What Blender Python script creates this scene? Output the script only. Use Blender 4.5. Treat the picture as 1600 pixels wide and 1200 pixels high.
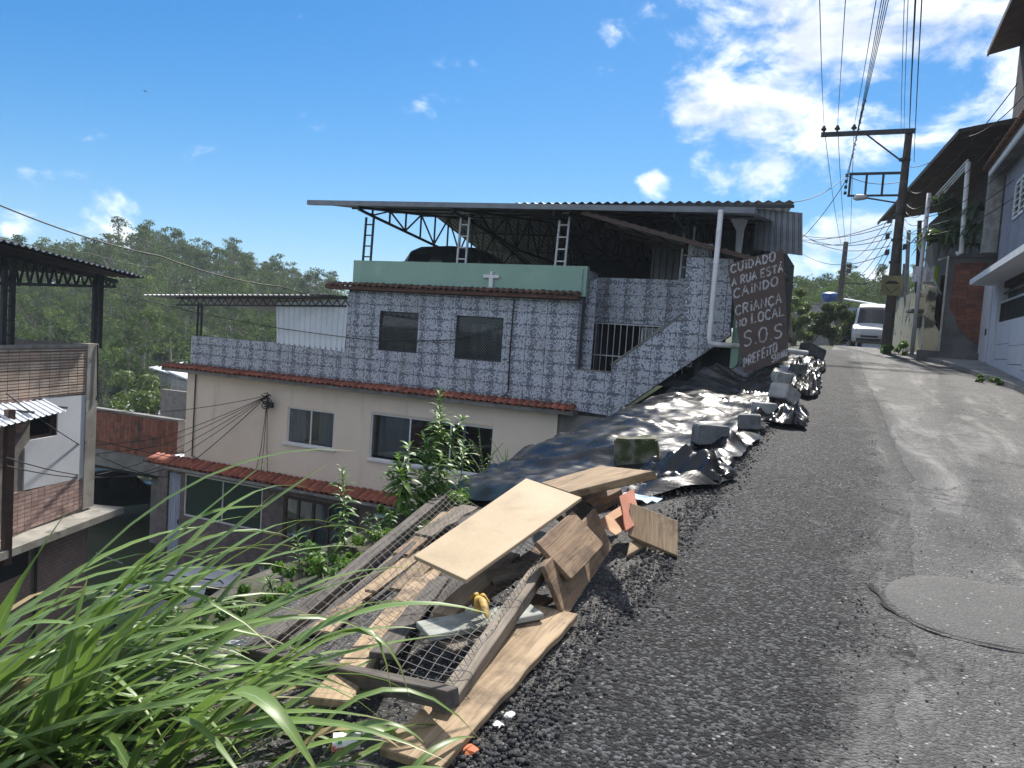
import bpy, bmesh, math, random
import numpy as np
from mathutils import Vector, Matrix, noise
for o in list(bpy.data.objects): bpy.data.objects.remove(o)
SC = bpy.context.scene
COL = SC.collection
R = math.radians
rng = random.Random(7)
# ---------------------------------------------------------------- camera
FPX, YAW, PIT, ROL, EYE = 1180.0, R(24), R(3.64), R(3.9), 1.6
cam = bpy.data.cameras.new('camera'); camo = bpy.data.objects.new('camera', cam); COL.objects.link(camo)
cam.sensor_width = 36; cam.lens = 36 * FPX / 1600; cam.clip_start = .05; cam.clip_end = 5000
CAMR = Matrix.Rotation(YAW, 3, 'Z') @ Matrix.Rotation(R(90) - PIT, 3, 'X') @ Matrix.Rotation(ROL, 3, 'Z')
camo.matrix_world = Matrix.Translation((0, 0, EYE)) @ CAMR.to_4x4()
SC.camera = camo
# ---------------------------------------------------------------- sun, sky, exposure
SUN_AZ, SUN_EL = -8.0, 48.0        # azimuth clockwise from +Y (the road direction)
SKY_STRENGTH, SUN_STRENGTH = .15, 2.2
sd = Vector((math.sin(R(SUN_AZ)) * math.cos(R(SUN_EL)), math.cos(R(SUN_AZ)) * math.cos(R(SUN_EL)), math.sin(R(SUN_EL))))
sun = bpy.data.lights.new('sun', 'SUN'); suno = bpy.data.objects.new('sun', sun); COL.objects.link(suno)
sun.energy = SUN_STRENGTH; sun.angle = R(2.4); sun.color = (1, .945, .86)
suno.rotation_euler = (-sd).to_track_quat('-Z', 'Y').to_euler(); suno.location = sd * 60
SC.view_settings.view_transform = 'Standard'; SC.view_settings.look = 'None'
SC.view_settings.gamma = 1; SC.view_settings.use_curve_mapping = False
SC.view_settings.exposure = 1.9

def pixdir(u, v):
    return (CAMR @ Vector(((u - 800) / FPX, -(v - 600) / FPX, -1)))
def onY(u, v, Y):
    d = pixdir(u, v); return Vector((0, 0, EYE)) + d * (Y / d.y)
def onX(u, v, X):
    d = pixdir(u, v); return Vector((0, 0, EYE)) + d * (X / d.x)
def onZ(u, v, Z):
    d = pixdir(u, v); return Vector((0, 0, EYE)) + d * ((Z - EYE) / d.z)
def atD(u, v, D):
    return Vector((0, 0, EYE)) + pixdir(u, v) * D

# ---------------------------------------------------------------- node helpers
def nn(nt, t, **k):
    n = nt.nodes.new(t)
    for a, b in k.items():
        if a.startswith('i_'):
            n.inputs[a[2:].replace('_', ' ')].default_value = b
        else: setattr(n, a, b)
    return n
def lk(nt, a, b): nt.links.new(a, b)
def math_(nt, op, a, b=None, c=None, clamp=False):
    n = nt.nodes.new('ShaderNodeMath'); n.operation = op; n.use_clamp = clamp
    for i, x in enumerate((a, b, c)):
        if x is None: continue
        if isinstance(x, (int, float)): n.inputs[i].default_value = x
        else: lk(nt, x, n.inputs[i])
    return n.outputs[0]
def smooth(nt, x, lo, hi):
    n = nt.nodes.new('ShaderNodeMapRange'); n.interpolation_type = 'SMOOTHSTEP'
    lk(nt, x, n.inputs[0]); n.inputs[1].default_value = lo; n.inputs[2].default_value = hi
    return n.outputs[0]
def mixc(nt, f, a, b, mode='MIX'):
    n = nt.nodes.new('ShaderNodeMix'); n.data_type = 'RGBA'; n.blend_type = mode
    if isinstance(f, (int, float)): n.inputs[0].default_value = f
    else: lk(nt, f, n.inputs[0])
    for i, x in ((6, a), (7, b)):
        if isinstance(x, (tuple, list)): n.inputs[i].default_value = (*x[:3], 1)
        else: lk(nt, x, n.inputs[i])
    return n.outputs[2]
def noise_(nt, vec, scale, detail=5, rough=.55, dist=0):
    n = nt.nodes.new('ShaderNodeTexNoise')
    n.inputs['Scale'].default_value = scale; n.inputs['Detail'].default_value = detail
    n.inputs['Roughness'].default_value = rough; n.inputs['Distortion'].default_value = dist
    if vec is not None: lk(nt, vec, n.inputs['Vector'])
    return n.outputs[0]
def new_mat(name):
    m = bpy.data.materials.new(name); m.use_nodes = True; nt = m.node_tree
    b = nt.nodes['Principled BSDF']; return m, nt, b
def coords(nt, kind, stretch=(1, 1, 1)):
    if kind == 'world':
        g = nt.nodes.new('ShaderNodeNewGeometry'); v = g.outputs['Position']
    else:
        g = nt.nodes.new('ShaderNodeTexCoord'); v = g.outputs['Object']
    if stretch != (1, 1, 1):
        mp = nt.nodes.new('ShaderNodeMapping'); lk(nt, v, mp.inputs[0]); mp.inputs['Scale'].default_value = stretch; v = mp.outputs[0]
    return v
MATS = {}
def M(name, c1, c2=None, scale=4, rough=.75, bump=0, bscale=60, metal=0, kind='world', stretch=(1, 1, 1), rnd=0,
      lo=.35, hi=.65, spec=.4, transl=0, c3=None, s3=1.2, lo3=.55, hi3=.72, fine=.12, st3=None):
    """general surface: two colours mixed by noise, an optional third in patches, fine grain, bump and per-object variation"""
    m, nt, b = new_mat(name)
    v = coords(nt, kind, stretch)
    c2 = c2 or tuple(x * .8 for x in c1)
    col = mixc(nt, smooth(nt, noise_(nt, v, scale), lo, hi), c1, c2)
    if c3: col = mixc(nt, smooth(nt, noise_(nt, coords(nt, kind, st3) if st3 else v, s3, 7, .62, .4), lo3, hi3), col, c3)
    if fine:
        f = noise_(nt, v, bscale, 3, .6)
        f = math_(nt, 'MULTIPLY_ADD', f, 2 * fine, 1 - fine)
        cr = nt.nodes.new('ShaderNodeCombineColor')
        for i in range(3): lk(nt, f, cr.inputs[i])
        col = mixc(nt, 1, col, cr.outputs[0], 'MULTIPLY')
    if rnd:
        oi = nt.nodes.new('ShaderNodeObjectInfo')
        f = math_(nt, 'MULTIPLY_ADD', oi.outputs['Random'], 2 * rnd, 1 - rnd)
        cr = nt.nodes.new('ShaderNodeCombineColor')
        for i in range(3): lk(nt, f, cr.inputs[i])
        col = mixc(nt, 1, col, cr.outputs[0], 'MULTIPLY')
    lk(nt, col, b.inputs['Base Color'])
    b.inputs['Metallic'].default_value = metal
    rr = math_(nt, 'MULTIPLY_ADD', noise_(nt, v, scale * 1.7, 4), .25, rough - .125, True); lk(nt, rr, b.inputs['Roughness'])
    b.inputs['Specular IOR Level'].default_value = spec
    if bump:
        bp = nt.nodes.new('ShaderNodeBump'); bp.inputs['Strength'].default_value = min(1, bump); bp.inputs['Distance'].default_value = .012 * max(1, bump)
        lk(nt, noise_(nt, v, bscale, 6, .65), bp.inputs['Height']); lk(nt, bp.outputs[0], b.inputs['Normal'])
    if transl:
        t = nt.nodes.new('ShaderNodeBsdfTranslucent'); lk(nt, col, t.inputs[0])
        mx = nt.nodes.new('ShaderNodeMixShader'); mx.inputs[0].default_value = transl
        lk(nt, b.outputs[0], mx.inputs[1]); lk(nt, t.outputs[0], mx.inputs[2])
        lk(nt, mx.outputs[0], nt.nodes['Material Output'].inputs[0])
    MATS[name] = m; return m

# ---------------------------------------------------------------- mesh helpers
class MB:
    def __init__(s): s.v = []; s.f = []
    def add(s, vs, fs):
        o = len(s.v); s.v += [tuple(p) for p in vs]; s.f += [tuple(i + o for i in f) for f in fs]; return s
    def box(s, a, b):
        (x0, y0, z0), (x1, y1, z1) = a, b
        return s.add([(x0,y0,z0),(x1,y0,z0),(x1,y1,z0),(x0,y1,z0),(x0,y0,z1),(x1,y0,z1),(x1,y1,z1),(x0,y1,z1)],
              [(0,3,2,1),(4,5,6,7),(0,1,5,4),(1,2,6,5),(2,3,7,6),(3,0,4,7)])
    def obox(s, c, ax, ay, az):     # oriented box by half axes
        c, ax, ay, az = Vector(c), Vector(ax), Vector(ay), Vector(az)
        vs = [c+sx*ax+sy*ay+sz*az for sz in (-1,1) for sx, sy in ((-1,-1),(1,-1),(1,1),(-1,1))]
        return s.add(vs, [(0,3,2,1),(4,5,6,7),(0,1,5,4),(1,2,6,5),(2,3,7,6),(3,0,4,7)])
    def bar(s, p, q, w, h=None, up=(0,0,1)):
        p, q = Vector(p), Vector(q); d = (q-p)
        if d.length < 1e-6: return s
        d.normalize(); h = h or w; up = Vector(up)
        if abs(d.dot(up)) > .98: up = Vector((0,1,0))
        x = d.cross(up).normalized(); z = x.cross(d).normalized()
        return s.obox((p+q)/2, (q-p)/2, x*w/2, z*h/2)
    def prism(s, poly, d):          # poly: 3D points (planar), extruded by vector d
        n = len(poly); d = Vector(d); a = [Vector(p) for p in poly]
        return s.add(a + [p+d for p in a], [tuple(range(n))[::-1], tuple(range(n, 2*n))] + [(i,(i+1)%n,n+(i+1)%n,n+i) for i in range(n)])
    def tube(s, pts, r, n=6, cap=True):
        pts = [Vector(p) for p in pts]; rs = r if isinstance(r, (list, tuple)) else [r]*len(pts); o = len(s.v)
        ref = Vector((.13,.31,.94))
        for i, p in enumerate(pts):
            t = (pts[min(i+1,len(pts)-1)]-pts[max(i-1,0)]).normalized()
            x = t.cross(ref);
            if x.length < .1: x = t.cross(Vector((1,0,0)))
            x.normalize(); y = t.cross(x)
            for k in range(n):
                a = 2*math.pi*k/n; q = p+(x*math.cos(a)+y*math.sin(a))*rs[i]; s.v.append(tuple(q))
        for i in range(len(pts)-1):
            for k in range(n):
                s.f.append((o+i*n+k, o+i*n+(k+1)%n, o+(i+1)*n+(k+1)%n, o+(i+1)*n+k))
        if cap:
            s.f.append(tuple(o+k for k in range(n))[::-1]); s.f.append(tuple(o+(len(pts)-1)*n+k for k in range(n)))
        return s
    def grid(s, P):                 # P[i][j] points
        o = len(s.v); n = len(P[0])
        for row in P: s.v += [tuple(p) for p in row]
        for i in range(len(P)-1):
            for j in range(n-1):
                s.f.append((o+i*n+j, o+i*n+j+1, o+(i+1)*n+j+1, o+(i+1)*n+j))
        return s
    def mesh(s, name, off=(0,0,0)):
        me = bpy.data.meshes.new(name); ox, oy, oz = off
        me.from_pydata([(x-ox, y-oy, z-oz) for x, y, z in s.v], [], s.f); me.update(); return me
    def build(s, name, mat, parent=None, smooth_=False, off=None):
        """one mesh object; verts are given in world space, the parent's own origin is subtracted"""
        if parent is not None: off = worigin(parent)
        elif off is None:
            xs, ys, zs = zip(*s.v); off = ((min(xs)+max(xs))/2, (min(ys)+max(ys))/2, min(zs))
        me = s.mesh(name, off)
        if mat: me.materials.append(MATS[mat] if isinstance(mat, str) else mat)
        if smooth_: me.polygons.foreach_set('use_smooth', [True]*len(me.polygons))
        o = bpy.data.objects.new(name, me); COL.objects.link(o)
        if parent is not None: o.parent = parent
        else: o.location = off
        return o
def worigin(o):
    v = Vector((0,0,0))
    while o is not None: v = v + o.location; o = o.parent
    return v
def tag(o, label=None, cat=None, group=None, kind=None):
    if label: o['label'] = label
    if cat: o['category'] = cat
    if group: o['group'] = group
    if kind: o['kind'] = kind
    return o
def thing(name, label, cat, loc=(0,0,0), group=None):
    o = bpy.data.objects.new(name, None); COL.objects.link(o); o.location = loc; o.empty_display_size = .2
    return tag(o, label, cat, group)
def piece(name, me, parent, loc=None, mw=None):
    """a repeated piece sharing mesh data: placed by world location, under a parent without rotation"""
    o = bpy.data.objects.new(name, me); COL.objects.link(o); o.parent = parent
    if mw is not None: o.matrix_local = Matrix.Translation(-worigin(parent)) @ mw
    else: o.location = Vector(loc) - worigin(parent)
    return o
def bevel(o, w=.01, seg=2):
    m = o.modifiers.new('bevel', 'BEVEL'); m.width = w; m.segments = seg; m.limit_method = 'ANGLE'; return o
def lerp(a, b, t): return a + (b-a)*t
def sstep(x, a, b):
    t = max(0., min(1., (x-a)/(b-a))); return t*t*(3-2*t)
def interp(x, tab):
    if x <= tab[0][0]: return tab[0][1]
    for (a, va), (b, vb) in zip(tab, tab[1:]):
        if x <= b: return lerp(va, vb, (x-a)/(b-a))
    return tab[-1][1]

# ---------------------------------------------------------------- sky with clouds
w = bpy.data.worlds.new('World'); SC.world = w; w.use_nodes = True; nt = w.node_tree; nt.nodes.clear()
out = nn(nt, 'ShaderNodeOutputWorld'); bg = nn(nt, 'ShaderNodeBackground'); bg.inputs[1].default_value = SKY_STRENGTH
sky = nn(nt, 'ShaderNodeTexSky', sky_type='NISHITA', sun_disc=False); sky.sun_elevation = R(SUN_EL); sky.sun_rotation = R(SUN_AZ)
sky.air_density = 1.0; sky.dust_density = .3; sky.ozone_density = 3.0; sky.altitude = 700
tc = nn(nt, 'ShaderNodeTexCoord'); dirv = tc.outputs['Generated']
def cl_mask(u, v, rad, soft):       # a cloud bank around one direction of the sky
    d = pixdir(u, v).normalized()
    n = nn(nt, 'ShaderNodeVectorMath', operation='DOT_PRODUCT'); lk(nt, dirv, n.inputs[0]); n.inputs[1].default_value = d
    return smooth(nt, n.outputs['Value'], math.cos(R(rad + soft)), math.cos(R(max(.1, rad))))
banks = [(1300, 20, 4.0, 9, 1), (1150, 120, 2.5, 5, 1), (1160, 235, 1.6, 3.6, .95), (1490, 20, 2.5, 5.5, .95), (1640, -230, 10, 9, 1), (1330, 405, 1.5, 4, 1.0),
         (1250, 425, 1.5, 3, 1.0), (1420, 400, 1, 4, .9), (1023, 290, .2, 2.0, .66), (165, 385, .2, 4, .7), (40, 312, .1, 2.6, .6), (965, 85, .1, 3, .55), (20,353,.05,.9,.5)]
mask = None
for u, v, r_, s_, a_ in banks:
    x = math_(nt, 'MULTIPLY', cl_mask(u, v, r_, s_), a_)
    mask = x if mask is None else math_(nt, 'MAXIMUM', mask, x)
sz = nn(nt, 'ShaderNodeSeparateXYZ'); lk(nt, dirv, sz.inputs[0])
fw_ = nn(nt, 'ShaderNodeVectorMath', operation='DOT_PRODUCT'); lk(nt, dirv, fw_.inputs[0]); fw_.inputs[1].default_value = pixdir(800, 600).normalized()
away = math_(nt, 'MULTIPLY', math_(nt, 'SUBTRACT', 1, smooth(nt, fw_.outputs['Value'], .35, .72)), .88)   # clouds added out of view to whiten and lift the fill light
mask = math_(nt, 'MAXIMUM', mask, away)
warp = nn(nt, 'ShaderNodeMapping'); lk(nt, dirv, warp.inputs[0]); warp.inputs['Scale'].default_value = (1, 1, 1.7); warp.inputs['Location'].default_value = (.37, .12, .4)
n1 = noise_(nt, warp.outputs[0], 9, 10, .6, .25)
n2 = noise_(nt, warp.outputs[0], 3.2, 5, .5)
dens = math_(nt, 'ADD', math_(nt, 'MULTIPLY', mask, .5), math_(nt, 'MULTIPLY', math_(nt, 'SUBTRACT', n1, .5), 1.7))
dens = math_(nt, 'ADD', dens, math_(nt, 'MULTIPLY', math_(nt, 'SUBTRACT', n2, .5), .25))
cover = smooth(nt, dens, .24, .66)
wsh = nn(nt, 'ShaderNodeMapping'); lk(nt, dirv, wsh.inputs[0]); wsh.inputs['Scale'].default_value = (1, 1, 1.7); wsh.inputs['Location'].default_value = (.37 + .006, .12 + .02, .4 + .03)
n3 = noise_(nt, wsh.outputs[0], 9, 6, .55, .25)
thick = smooth(nt, math_(nt, 'ADD', math_(nt, 'MULTIPLY', mask, .5), math_(nt, 'SUBTRACT', n3, .5)), .30, .66)
ccol = mixc(nt, math_(nt, 'MULTIPLY', thick, .9), (3.0, 3.0, 3.0), (1.35, 1.5, 1.75))
hs = nn(nt, 'ShaderNodeHueSaturation'); hs.inputs['Saturation'].default_value = 1.2; hs.inputs['Value'].default_value = 1.0; 
def vm(op, a, b):
    n = nn(nt, 'ShaderNodeVectorMath', operation=op)
    for i, x in enumerate((a, b)):
        if isinstance(x, tuple): n.inputs[i].default_value = x
        else: lk(nt, x, n.inputs[i])
    return n.outputs[0]
comp = vm('DIVIDE', sky.outputs[0], vm('ADD', (1, 1, 1), vm('MULTIPLY', sky.outputs[0], (.16, .16, .16))))
gmn = nn(nt, 'ShaderNodeGamma'); gmn.inputs[1].default_value = 1.6; lk(nt, vm('MULTIPLY', comp, (.2, .2, .2)), gmn.inputs[0]); comp = vm('MULTIPLY', gmn.outputs[0], (2.25, 2.7, 3.15))
lk(nt, comp, hs.inputs['Color'])
skyc = mixc(nt, math_(nt, 'MULTIPLY', cover, .96), hs.outputs[0], ccol)
lk(nt, skyc, bg.inputs[0]); lk(nt, bg.outputs[0], out.inputs[0])

# ---------------------------------------------------------------- the ground
def road_z(Y):
    if Y < 14: return .05 * Y
    if Y < 34: return .7 + (Y - 14) * .07
    return 2.1 + (Y - 34) * .004
def bend(Y):                       # the street bends left past the pole
    return -.012 * max(0, Y - 33) ** 2 if Y < 70 else -.012 * 37 ** 2
RIDGE = [(-75, 2), (-62, 3), (-57, 4), (-54, 6.5), (-50, 9.5), (-44, 6.5), (-37, 1), (-25, 1), (-10, 4), (0, 8), (6, 8), (20, 10), (60, 10)]
def terrain(X, Y):
    z = road_z(min(Y, 60)) - .012
    n = noise.noise((X*.7, Y*.7, 0)) * .05 + noise.noise((X*.17, Y*.17, 3)) * .25
    edge = interp(Y, [(-3, -3.6), (3, -3.9), (9, -4.0), (12, -3.9), (15, -3.0), (17, -2.3), (30, -2.3), (36, -4), (60, -12)]) + bend(Y)*.6
    sh = -1.15 + (0 if Y < 33 else bend(Y))
    if X < sh:
        z -= .235 * min(sh - X, sh - edge) + .02*sstep(X, sh, sh-.5)
    if X < edge:
        val = interp(math.hypot(X, Y), [(0, -7.0), (30, -7.0), (75, -9.5), (400, -9.5)])
        w_ = interp(Y, [(10, 3.4), (16, 1.2), (32, 1.2), (40, 20), (60, 40)])
        if 16.5 < Y < 33: w_ = .4
        k = sstep(X, edge, edge - w_) if w_ > 2 else sstep(X, edge, edge - w_)
        z = lerp(z, val, k)
        z += n * (.35 if X > edge - 5 and Y < 16 else 0)
    if X > 4.2: z += .12 * (X - 4.2) if X < 12 else .94
    d = math.hypot(X, Y)
    if d > 62:
        az = math.degrees(math.atan2(X, Y)); h = interp(az, RIDGE)
        k = sstep(d, 78 if az < -20 else 62, 175 if az < -20 else 140)
        z = lerp(z, h + n * 4, k)
        z -= max(0, d - 230) * .02
    return z
XS = sorted(set([-900,-700,-500,-400,-320,-260,-220] + [-200 + 7*i for i in range(23)] + [-40 + 2*i for i in range(14)] + [-12 + .35*i for i in range(49)] + [5.5 + i for i in range(8)] + [14 + 6*i for i in range(16)] + [120,150,200,300,450,700,900]))
YS = sorted(set([-200,-120,-70,-40,-25] + [-15 + 1.5*i for i in range(9)] + [-2 + .35*i for i in range(110)] + [37 + 1.5*i for i in range(22)] + [70 + 6*i for i in range(24)] + [220,250,290,340,420,520,700,900,1200]))
g = MB(); g.grid([[(x, y, terrain(x, y)) for x in XS] for y in YS])
g.f = [f[::-1] for f in g.f] if False else g.f
M('earth', (.07, .068, .05), (.05, .058, .034), 1.2, .95, .8, 30, c3=(.035, .05, .018), s3=.4, lo3=.38, hi3=.5)
tag(g.build('ground', 'earth', smooth_=True, off=(0,0,0)), kind='structure')

# asphalt
def asphalt(name, base, light, agg, patch=None, rough=.82, bscale=70, bd=.8, spec=.38, fade=None, flecks=0, mott=.45):
    m, nt, b = new_mat(name); v = coords(nt, 'world')
    vo = nn(nt, 'ShaderNodeTexVoronoi'); vo.inputs['Scale'].default_value = agg; lk(nt, v, vo.inputs[0])
    sep = nn(nt, 'ShaderNodeSeparateColor'); lk(nt, vo.outputs['Color'], sep.inputs[0])
    stone = smooth(nt, sep.outputs[0], .45, 1.0)
    big = smooth(nt, noise_(nt, v, .9, 6, .6), .35, .7); mid = smooth(nt, noise_(nt, v, 3.5, 7, .68, .5), .45, .68)
    def blotch(c, base):
        c = mixc(nt, math_(nt, 'MULTIPLY', big, mott), c, tuple(x*.5 for x in base)); return mixc(nt, math_(nt, 'MULTIPLY', mid, mott), c, tuple(x*.6 for x in base))
    c = blotch(mixc(nt, stone, base, light), base)
    def worn(c, patch):
        st = coords(nt, 'world', (1.6, .28, 1)); pn = smooth(nt, noise_(nt, st, 1.0, 8, .66, .7), .48, .66)
        c = mixc(nt, math_(nt, 'MULTIPLY', math_(nt, 'MULTIPLY', pn, math_(nt, 'SUBTRACT', 1.15, mid)), .75), c, patch)
        cv = nn(nt, 'ShaderNodeTexVoronoi', feature='DISTANCE_TO_EDGE'); cv.inputs['Scale'].default_value = .9
        wv = nn(nt, 'ShaderNodeVectorMath', operation='ADD'); nz = nn(nt, 'ShaderNodeTexNoise'); nz.inputs['Scale'].default_value = 2.6; nz.inputs['Detail'].default_value = 6
        lk(nt, v, nz.inputs['Vector']); lk(nt, v, wv.inputs[0]); lk(nt, nz.outputs['Color'], wv.inputs[1]); lk(nt, wv.outputs[0], cv.inputs['Vector'])
        cr = math_(nt, 'SUBTRACT', 1, smooth(nt, cv.outputs[0], .003, .028)); gate = smooth(nt, noise_(nt, v, .7, 3), .46, .56)
        return mixc(nt, math_(nt, 'MULTIPLY', math_(nt, 'MULTIPLY', cr, gate), .8), c, (.014, .014, .014))
    if patch: c = worn(c, patch)
    if fade:
        uv = nn(nt, 'ShaderNodeUVMap'); su = nn(nt, 'ShaderNodeSeparateXYZ'); lk(nt, uv.outputs[0], su.inputs[0])
        e = math_(nt, 'ADD', su.outputs[0], math_(nt, 'MULTIPLY', math_(nt, 'SUBTRACT', noise_(nt, v, 2.2, 8, .68), .5), .55)); k = smooth(nt, e, .70, .88)
        ob, ol, op = fade; c = mixc(nt, k, c, worn(blotch(mixc(nt, stone, ob, ol), ob), op))
    if flecks:
        v2 = nn(nt, 'ShaderNodeTexVoronoi'); v2.inputs['Scale'].default_value = 38; lk(nt, v, v2.inputs[0]); s2 = nn(nt, 'ShaderNodeSeparateColor'); lk(nt, v2.outputs['Color'], s2.inputs[0])
        fk = math_(nt, 'MULTIPLY', math_(nt, 'GREATER_THAN', s2.outputs[1], 1-flecks), math_(nt, 'LESS_THAN', v2.outputs['Distance'], .30)); c = mixc(nt, math_(nt, 'MULTIPLY', fk, .8), c, (.34, .335, .325))
    lk(nt, c, b.inputs['Base Color']); b.inputs['Roughness'].default_value = rough; b.inputs['Specular IOR Level'].default_value = spec
    bp = nn(nt, 'ShaderNodeBump'); bp.inputs['Strength'].default_value = 1; bp.inputs['Distance'].default_value = .011*bd
    h = math_(nt, 'ADD', math_(nt, 'MULTIPLY', noise_(nt, v, bscale, 4, .7), 1.0), math_(nt, 'MULTIPLY', vo.outputs['Distance'], -.9))
    h = math_(nt, 'ADD', h, math_(nt, 'MULTIPLY', noise_(nt, v, 9, 4, .6), .8))
    lk(nt, h, bp.inputs['Height']); lk(nt, bp.outputs[0], b.inputs['Normal'])
    MATS[name] = m
OLD = ((.066, .066, .067), (.150, .149, .146), (.21, .208, .202))
asphalt('old_asphalt', *OLD[:2], 70, OLD[2], .78, 70, 1.0, flecks=.10)
asphalt('fresh_asphalt', (.011, .0115, .013), (.115, .12, .128), 62, None, .75, 90, 1.5, .22, fade=OLD, flecks=.03, mott=.3)
asphalt('gravel_shoulder', (.05, .048, .047), (.17, .163, .157), 75, (.10, .098, .094), .9, 60, flecks=.12)
asphalt('patch_asphalt', (.10, .099, .097), (.15, .148, .144), 110, None, .85, 120, .6, mott=.2, flecks=.04)
def strip(name, xl, xr, y0, y1, dz, mat, step=.22, nx=8, wob=0, seed=0, taper=False):
    P = []
    y = y0
    while y < y1 + 1e-6:
        a, b_ = xl(y), xr(y)
        a += wob * noise.noise((y*1.3, seed, 0)) + wob*.5*noise.noise((y*5, seed, 1)); b_ += wob * noise.noise((y*1.1, seed, 7)) + wob*.6*noise.noise((y*4.3, seed, 4))
        P.append([(lerp(a, b_, j/nx), y, road_z(min(y, 60)) + (dz if 0 < j < nx or not taper else .012) + .006*noise.noise((lerp(a, b_, j/nx)*1.1, y*1.1, 5)) ) for j in range(nx+1)])
        y += step if y < 14 else .6
    m = MB(); m.grid(P); o = m.build(name, mat, smooth_=True, off=(0,0,0)); n_ = nx+1; uv = o.data.uv_layers.new(name='UVMap')
    uv.data.foreach_set('uv', np.array([((l.vertex_index % n_)/nx, .5) for l in o.data.loops], dtype=np.float32).ravel()); return tag(o, kind='structure')
RXR = lambda y: interp(y, [(-8, 3.9), (16, 3.8), (19.8, 3.45), (26, 2.7), (30, 1.7), (34, 1.2), (40, 2.6), (46, 4.2), (60, 5)]) + bend(y)
strip('road', lambda y: -.7 + bend(y), RXR, -8, 58, .020, 'old_asphalt', nx=14, wob=.03)
gs = MB(); P = []
for i in range(150):
    y = -6 + i*.16
    if y > 18: break
    P.append([(x, y, terrain(x, y) + .018 + .012*noise.noise((x*3, y*3, 2))*sstep(x, -1.2, -1.6)) for x in np.linspace(-3.35 + .3*noise.noise((y, 3, 0)) + .15*noise.noise((y*4, 3, 2)), -.5, 34)])
gs.grid(P); tag(gs.build('gravel_bank', 'gravel_shoulder', smooth_=True, off=(0,0,0)), kind='structure')
strip('fresh_asphalt_strip', lambda y: interp(y, [(1, -1.08), (3.5, -.97), (7, -.97), (12, -1.0), (30, -1.0)]),
      lambda y: interp(y, [(0, .2), (2.9, .30), (4.75, .48), (8.6, .70), (14, .6), (20, .4), (30, .2)]), -8, 31, .025, 'fresh_asphalt', wob=.06, seed=9, step=.07, nx=24, taper=True)
# ================================================================ materials of the houses
M('beige_paint', (.80, .68, .57), (.76, .64, .535), 1.1, .85, .15, 40, c3=(.50, .42, .36), s3=1.2, lo3=.55, hi3=.85, fine=.06, st3=(1.6, 1, .22))
M('pale_paint', (.80, .68, .56), (.76, .65, .54), 1.3, .85, .15, 40, fine=.05)
M('green_paint', (.30, .45, .37), (.26, .41, .34), 1.5, .8, .2, 30, c3=(.36, .50, .43), s3=1.1)
M('clay_tile', (.34, .105, .06), (.24, .075, .05), 6, .75, .3, 50, rnd=.28, kind='world', c3=(.11, .07, .055), s3=4)
M('old_clay', (.17, .075, .055), (.11, .06, .05), 7, .85, .3, 50, rnd=.3, c3=(.06, .05, .045), s3=4)
M('white_frame', (.72, .74, .76), (.66, .68, .70), 6, .4, 0, fine=.04)
M('galv_metal', (.20, .215, .24), (.16, .17, .19), 3, .45, 0, metal=.5, fine=.06, kind='world')
M('white_sheet', (.74, .77, .82), (.66, .70, .76), 2, .45, 0, fine=.05)
M('dark_steel', (.045, .05, .058), (.03, .034, .04), 5, .5, 0, metal=.4, fine=.08)
M('pale_steel', (.55, .56, .58), (.45, .46, .48), 5, .5, 0, metal=.2, fine=.08)
M('plaster_grey', (.22, .21, .20), (.14, .135, .13), 1.7, .9, .4, 30, c3=(.08, .08, .075), s3=1.1)
M('concrete', (.30, .29, .27), (.20, .195, .185), 2.5, .9, .5, 45, c3=(.11, .105, .095), s3=1.6)
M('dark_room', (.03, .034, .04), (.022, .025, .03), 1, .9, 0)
M('purple_stone', (.20, .16, .165), (.12, .10, .105), 4, .6, .2, 30)
M('brown_frame', (.085, .05, .038), (.06, .036, .028), 8, .6, .1, 60)
M('curtain', (.56, .54, .51), (.47, .45, .43), 3, .9, 0, stretch=(14, 14, .4))
M('blue_curtain', (.42, .47, .60), (.30, .35, .48), 3, .9, 0, stretch=(14, 14, .4))
M('teal_glass', (.010, .045, .050), (.012, .035, .04), 1, .12, 0, fine=0, spec=.6)
M('white_paint', (.76, .77, .78), (.68, .69, .70), 3, .6, .05, 40, fine=.05)
M('white_pvc', (.72, .73, .74), (.62, .63, .63), 2, .5, 0, c3=(.48, .47, .43), s3=3, fine=.05)
M('black_rubber', (.012, .012, .013), (.02, .02, .02), 8, .6, 0)
M('cardboard', (.36, .24, .13), (.27, .18, .10), 5, .9, .1)
def glass_mat():
    m, nt, b = new_mat('window_glass'); nt.nodes.remove(b)
    tr = nn(nt, 'ShaderNodeBsdfTransparent'); tr.inputs[0].default_value = (.62, .68, .72, 1)
    gl = nn(nt, 'ShaderNodeBsdfGlossy'); gl.inputs['Roughness'].default_value = .03; gl.inputs[0].default_value = (.8, .85, .9, 1)
    fr = nn(nt, 'ShaderNodeFresnel'); fr.inputs[0].default_value = 1.5
    mx = nn(nt, 'ShaderNodeMixShader'); lk(nt, math_(nt, 'MULTIPLY_ADD', fr.outputs[0], .6, .01), mx.inputs[0]); lk(nt, tr.outputs[0], mx.inputs[1]); lk(nt, gl.outputs[0], mx.inputs[2])
    lk(nt, mx.outputs[0], nt.nodes['Material Output'].inputs[0]); MATS['window_glass'] = m
glass_mat()
TW, TH = .56, .32
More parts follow.
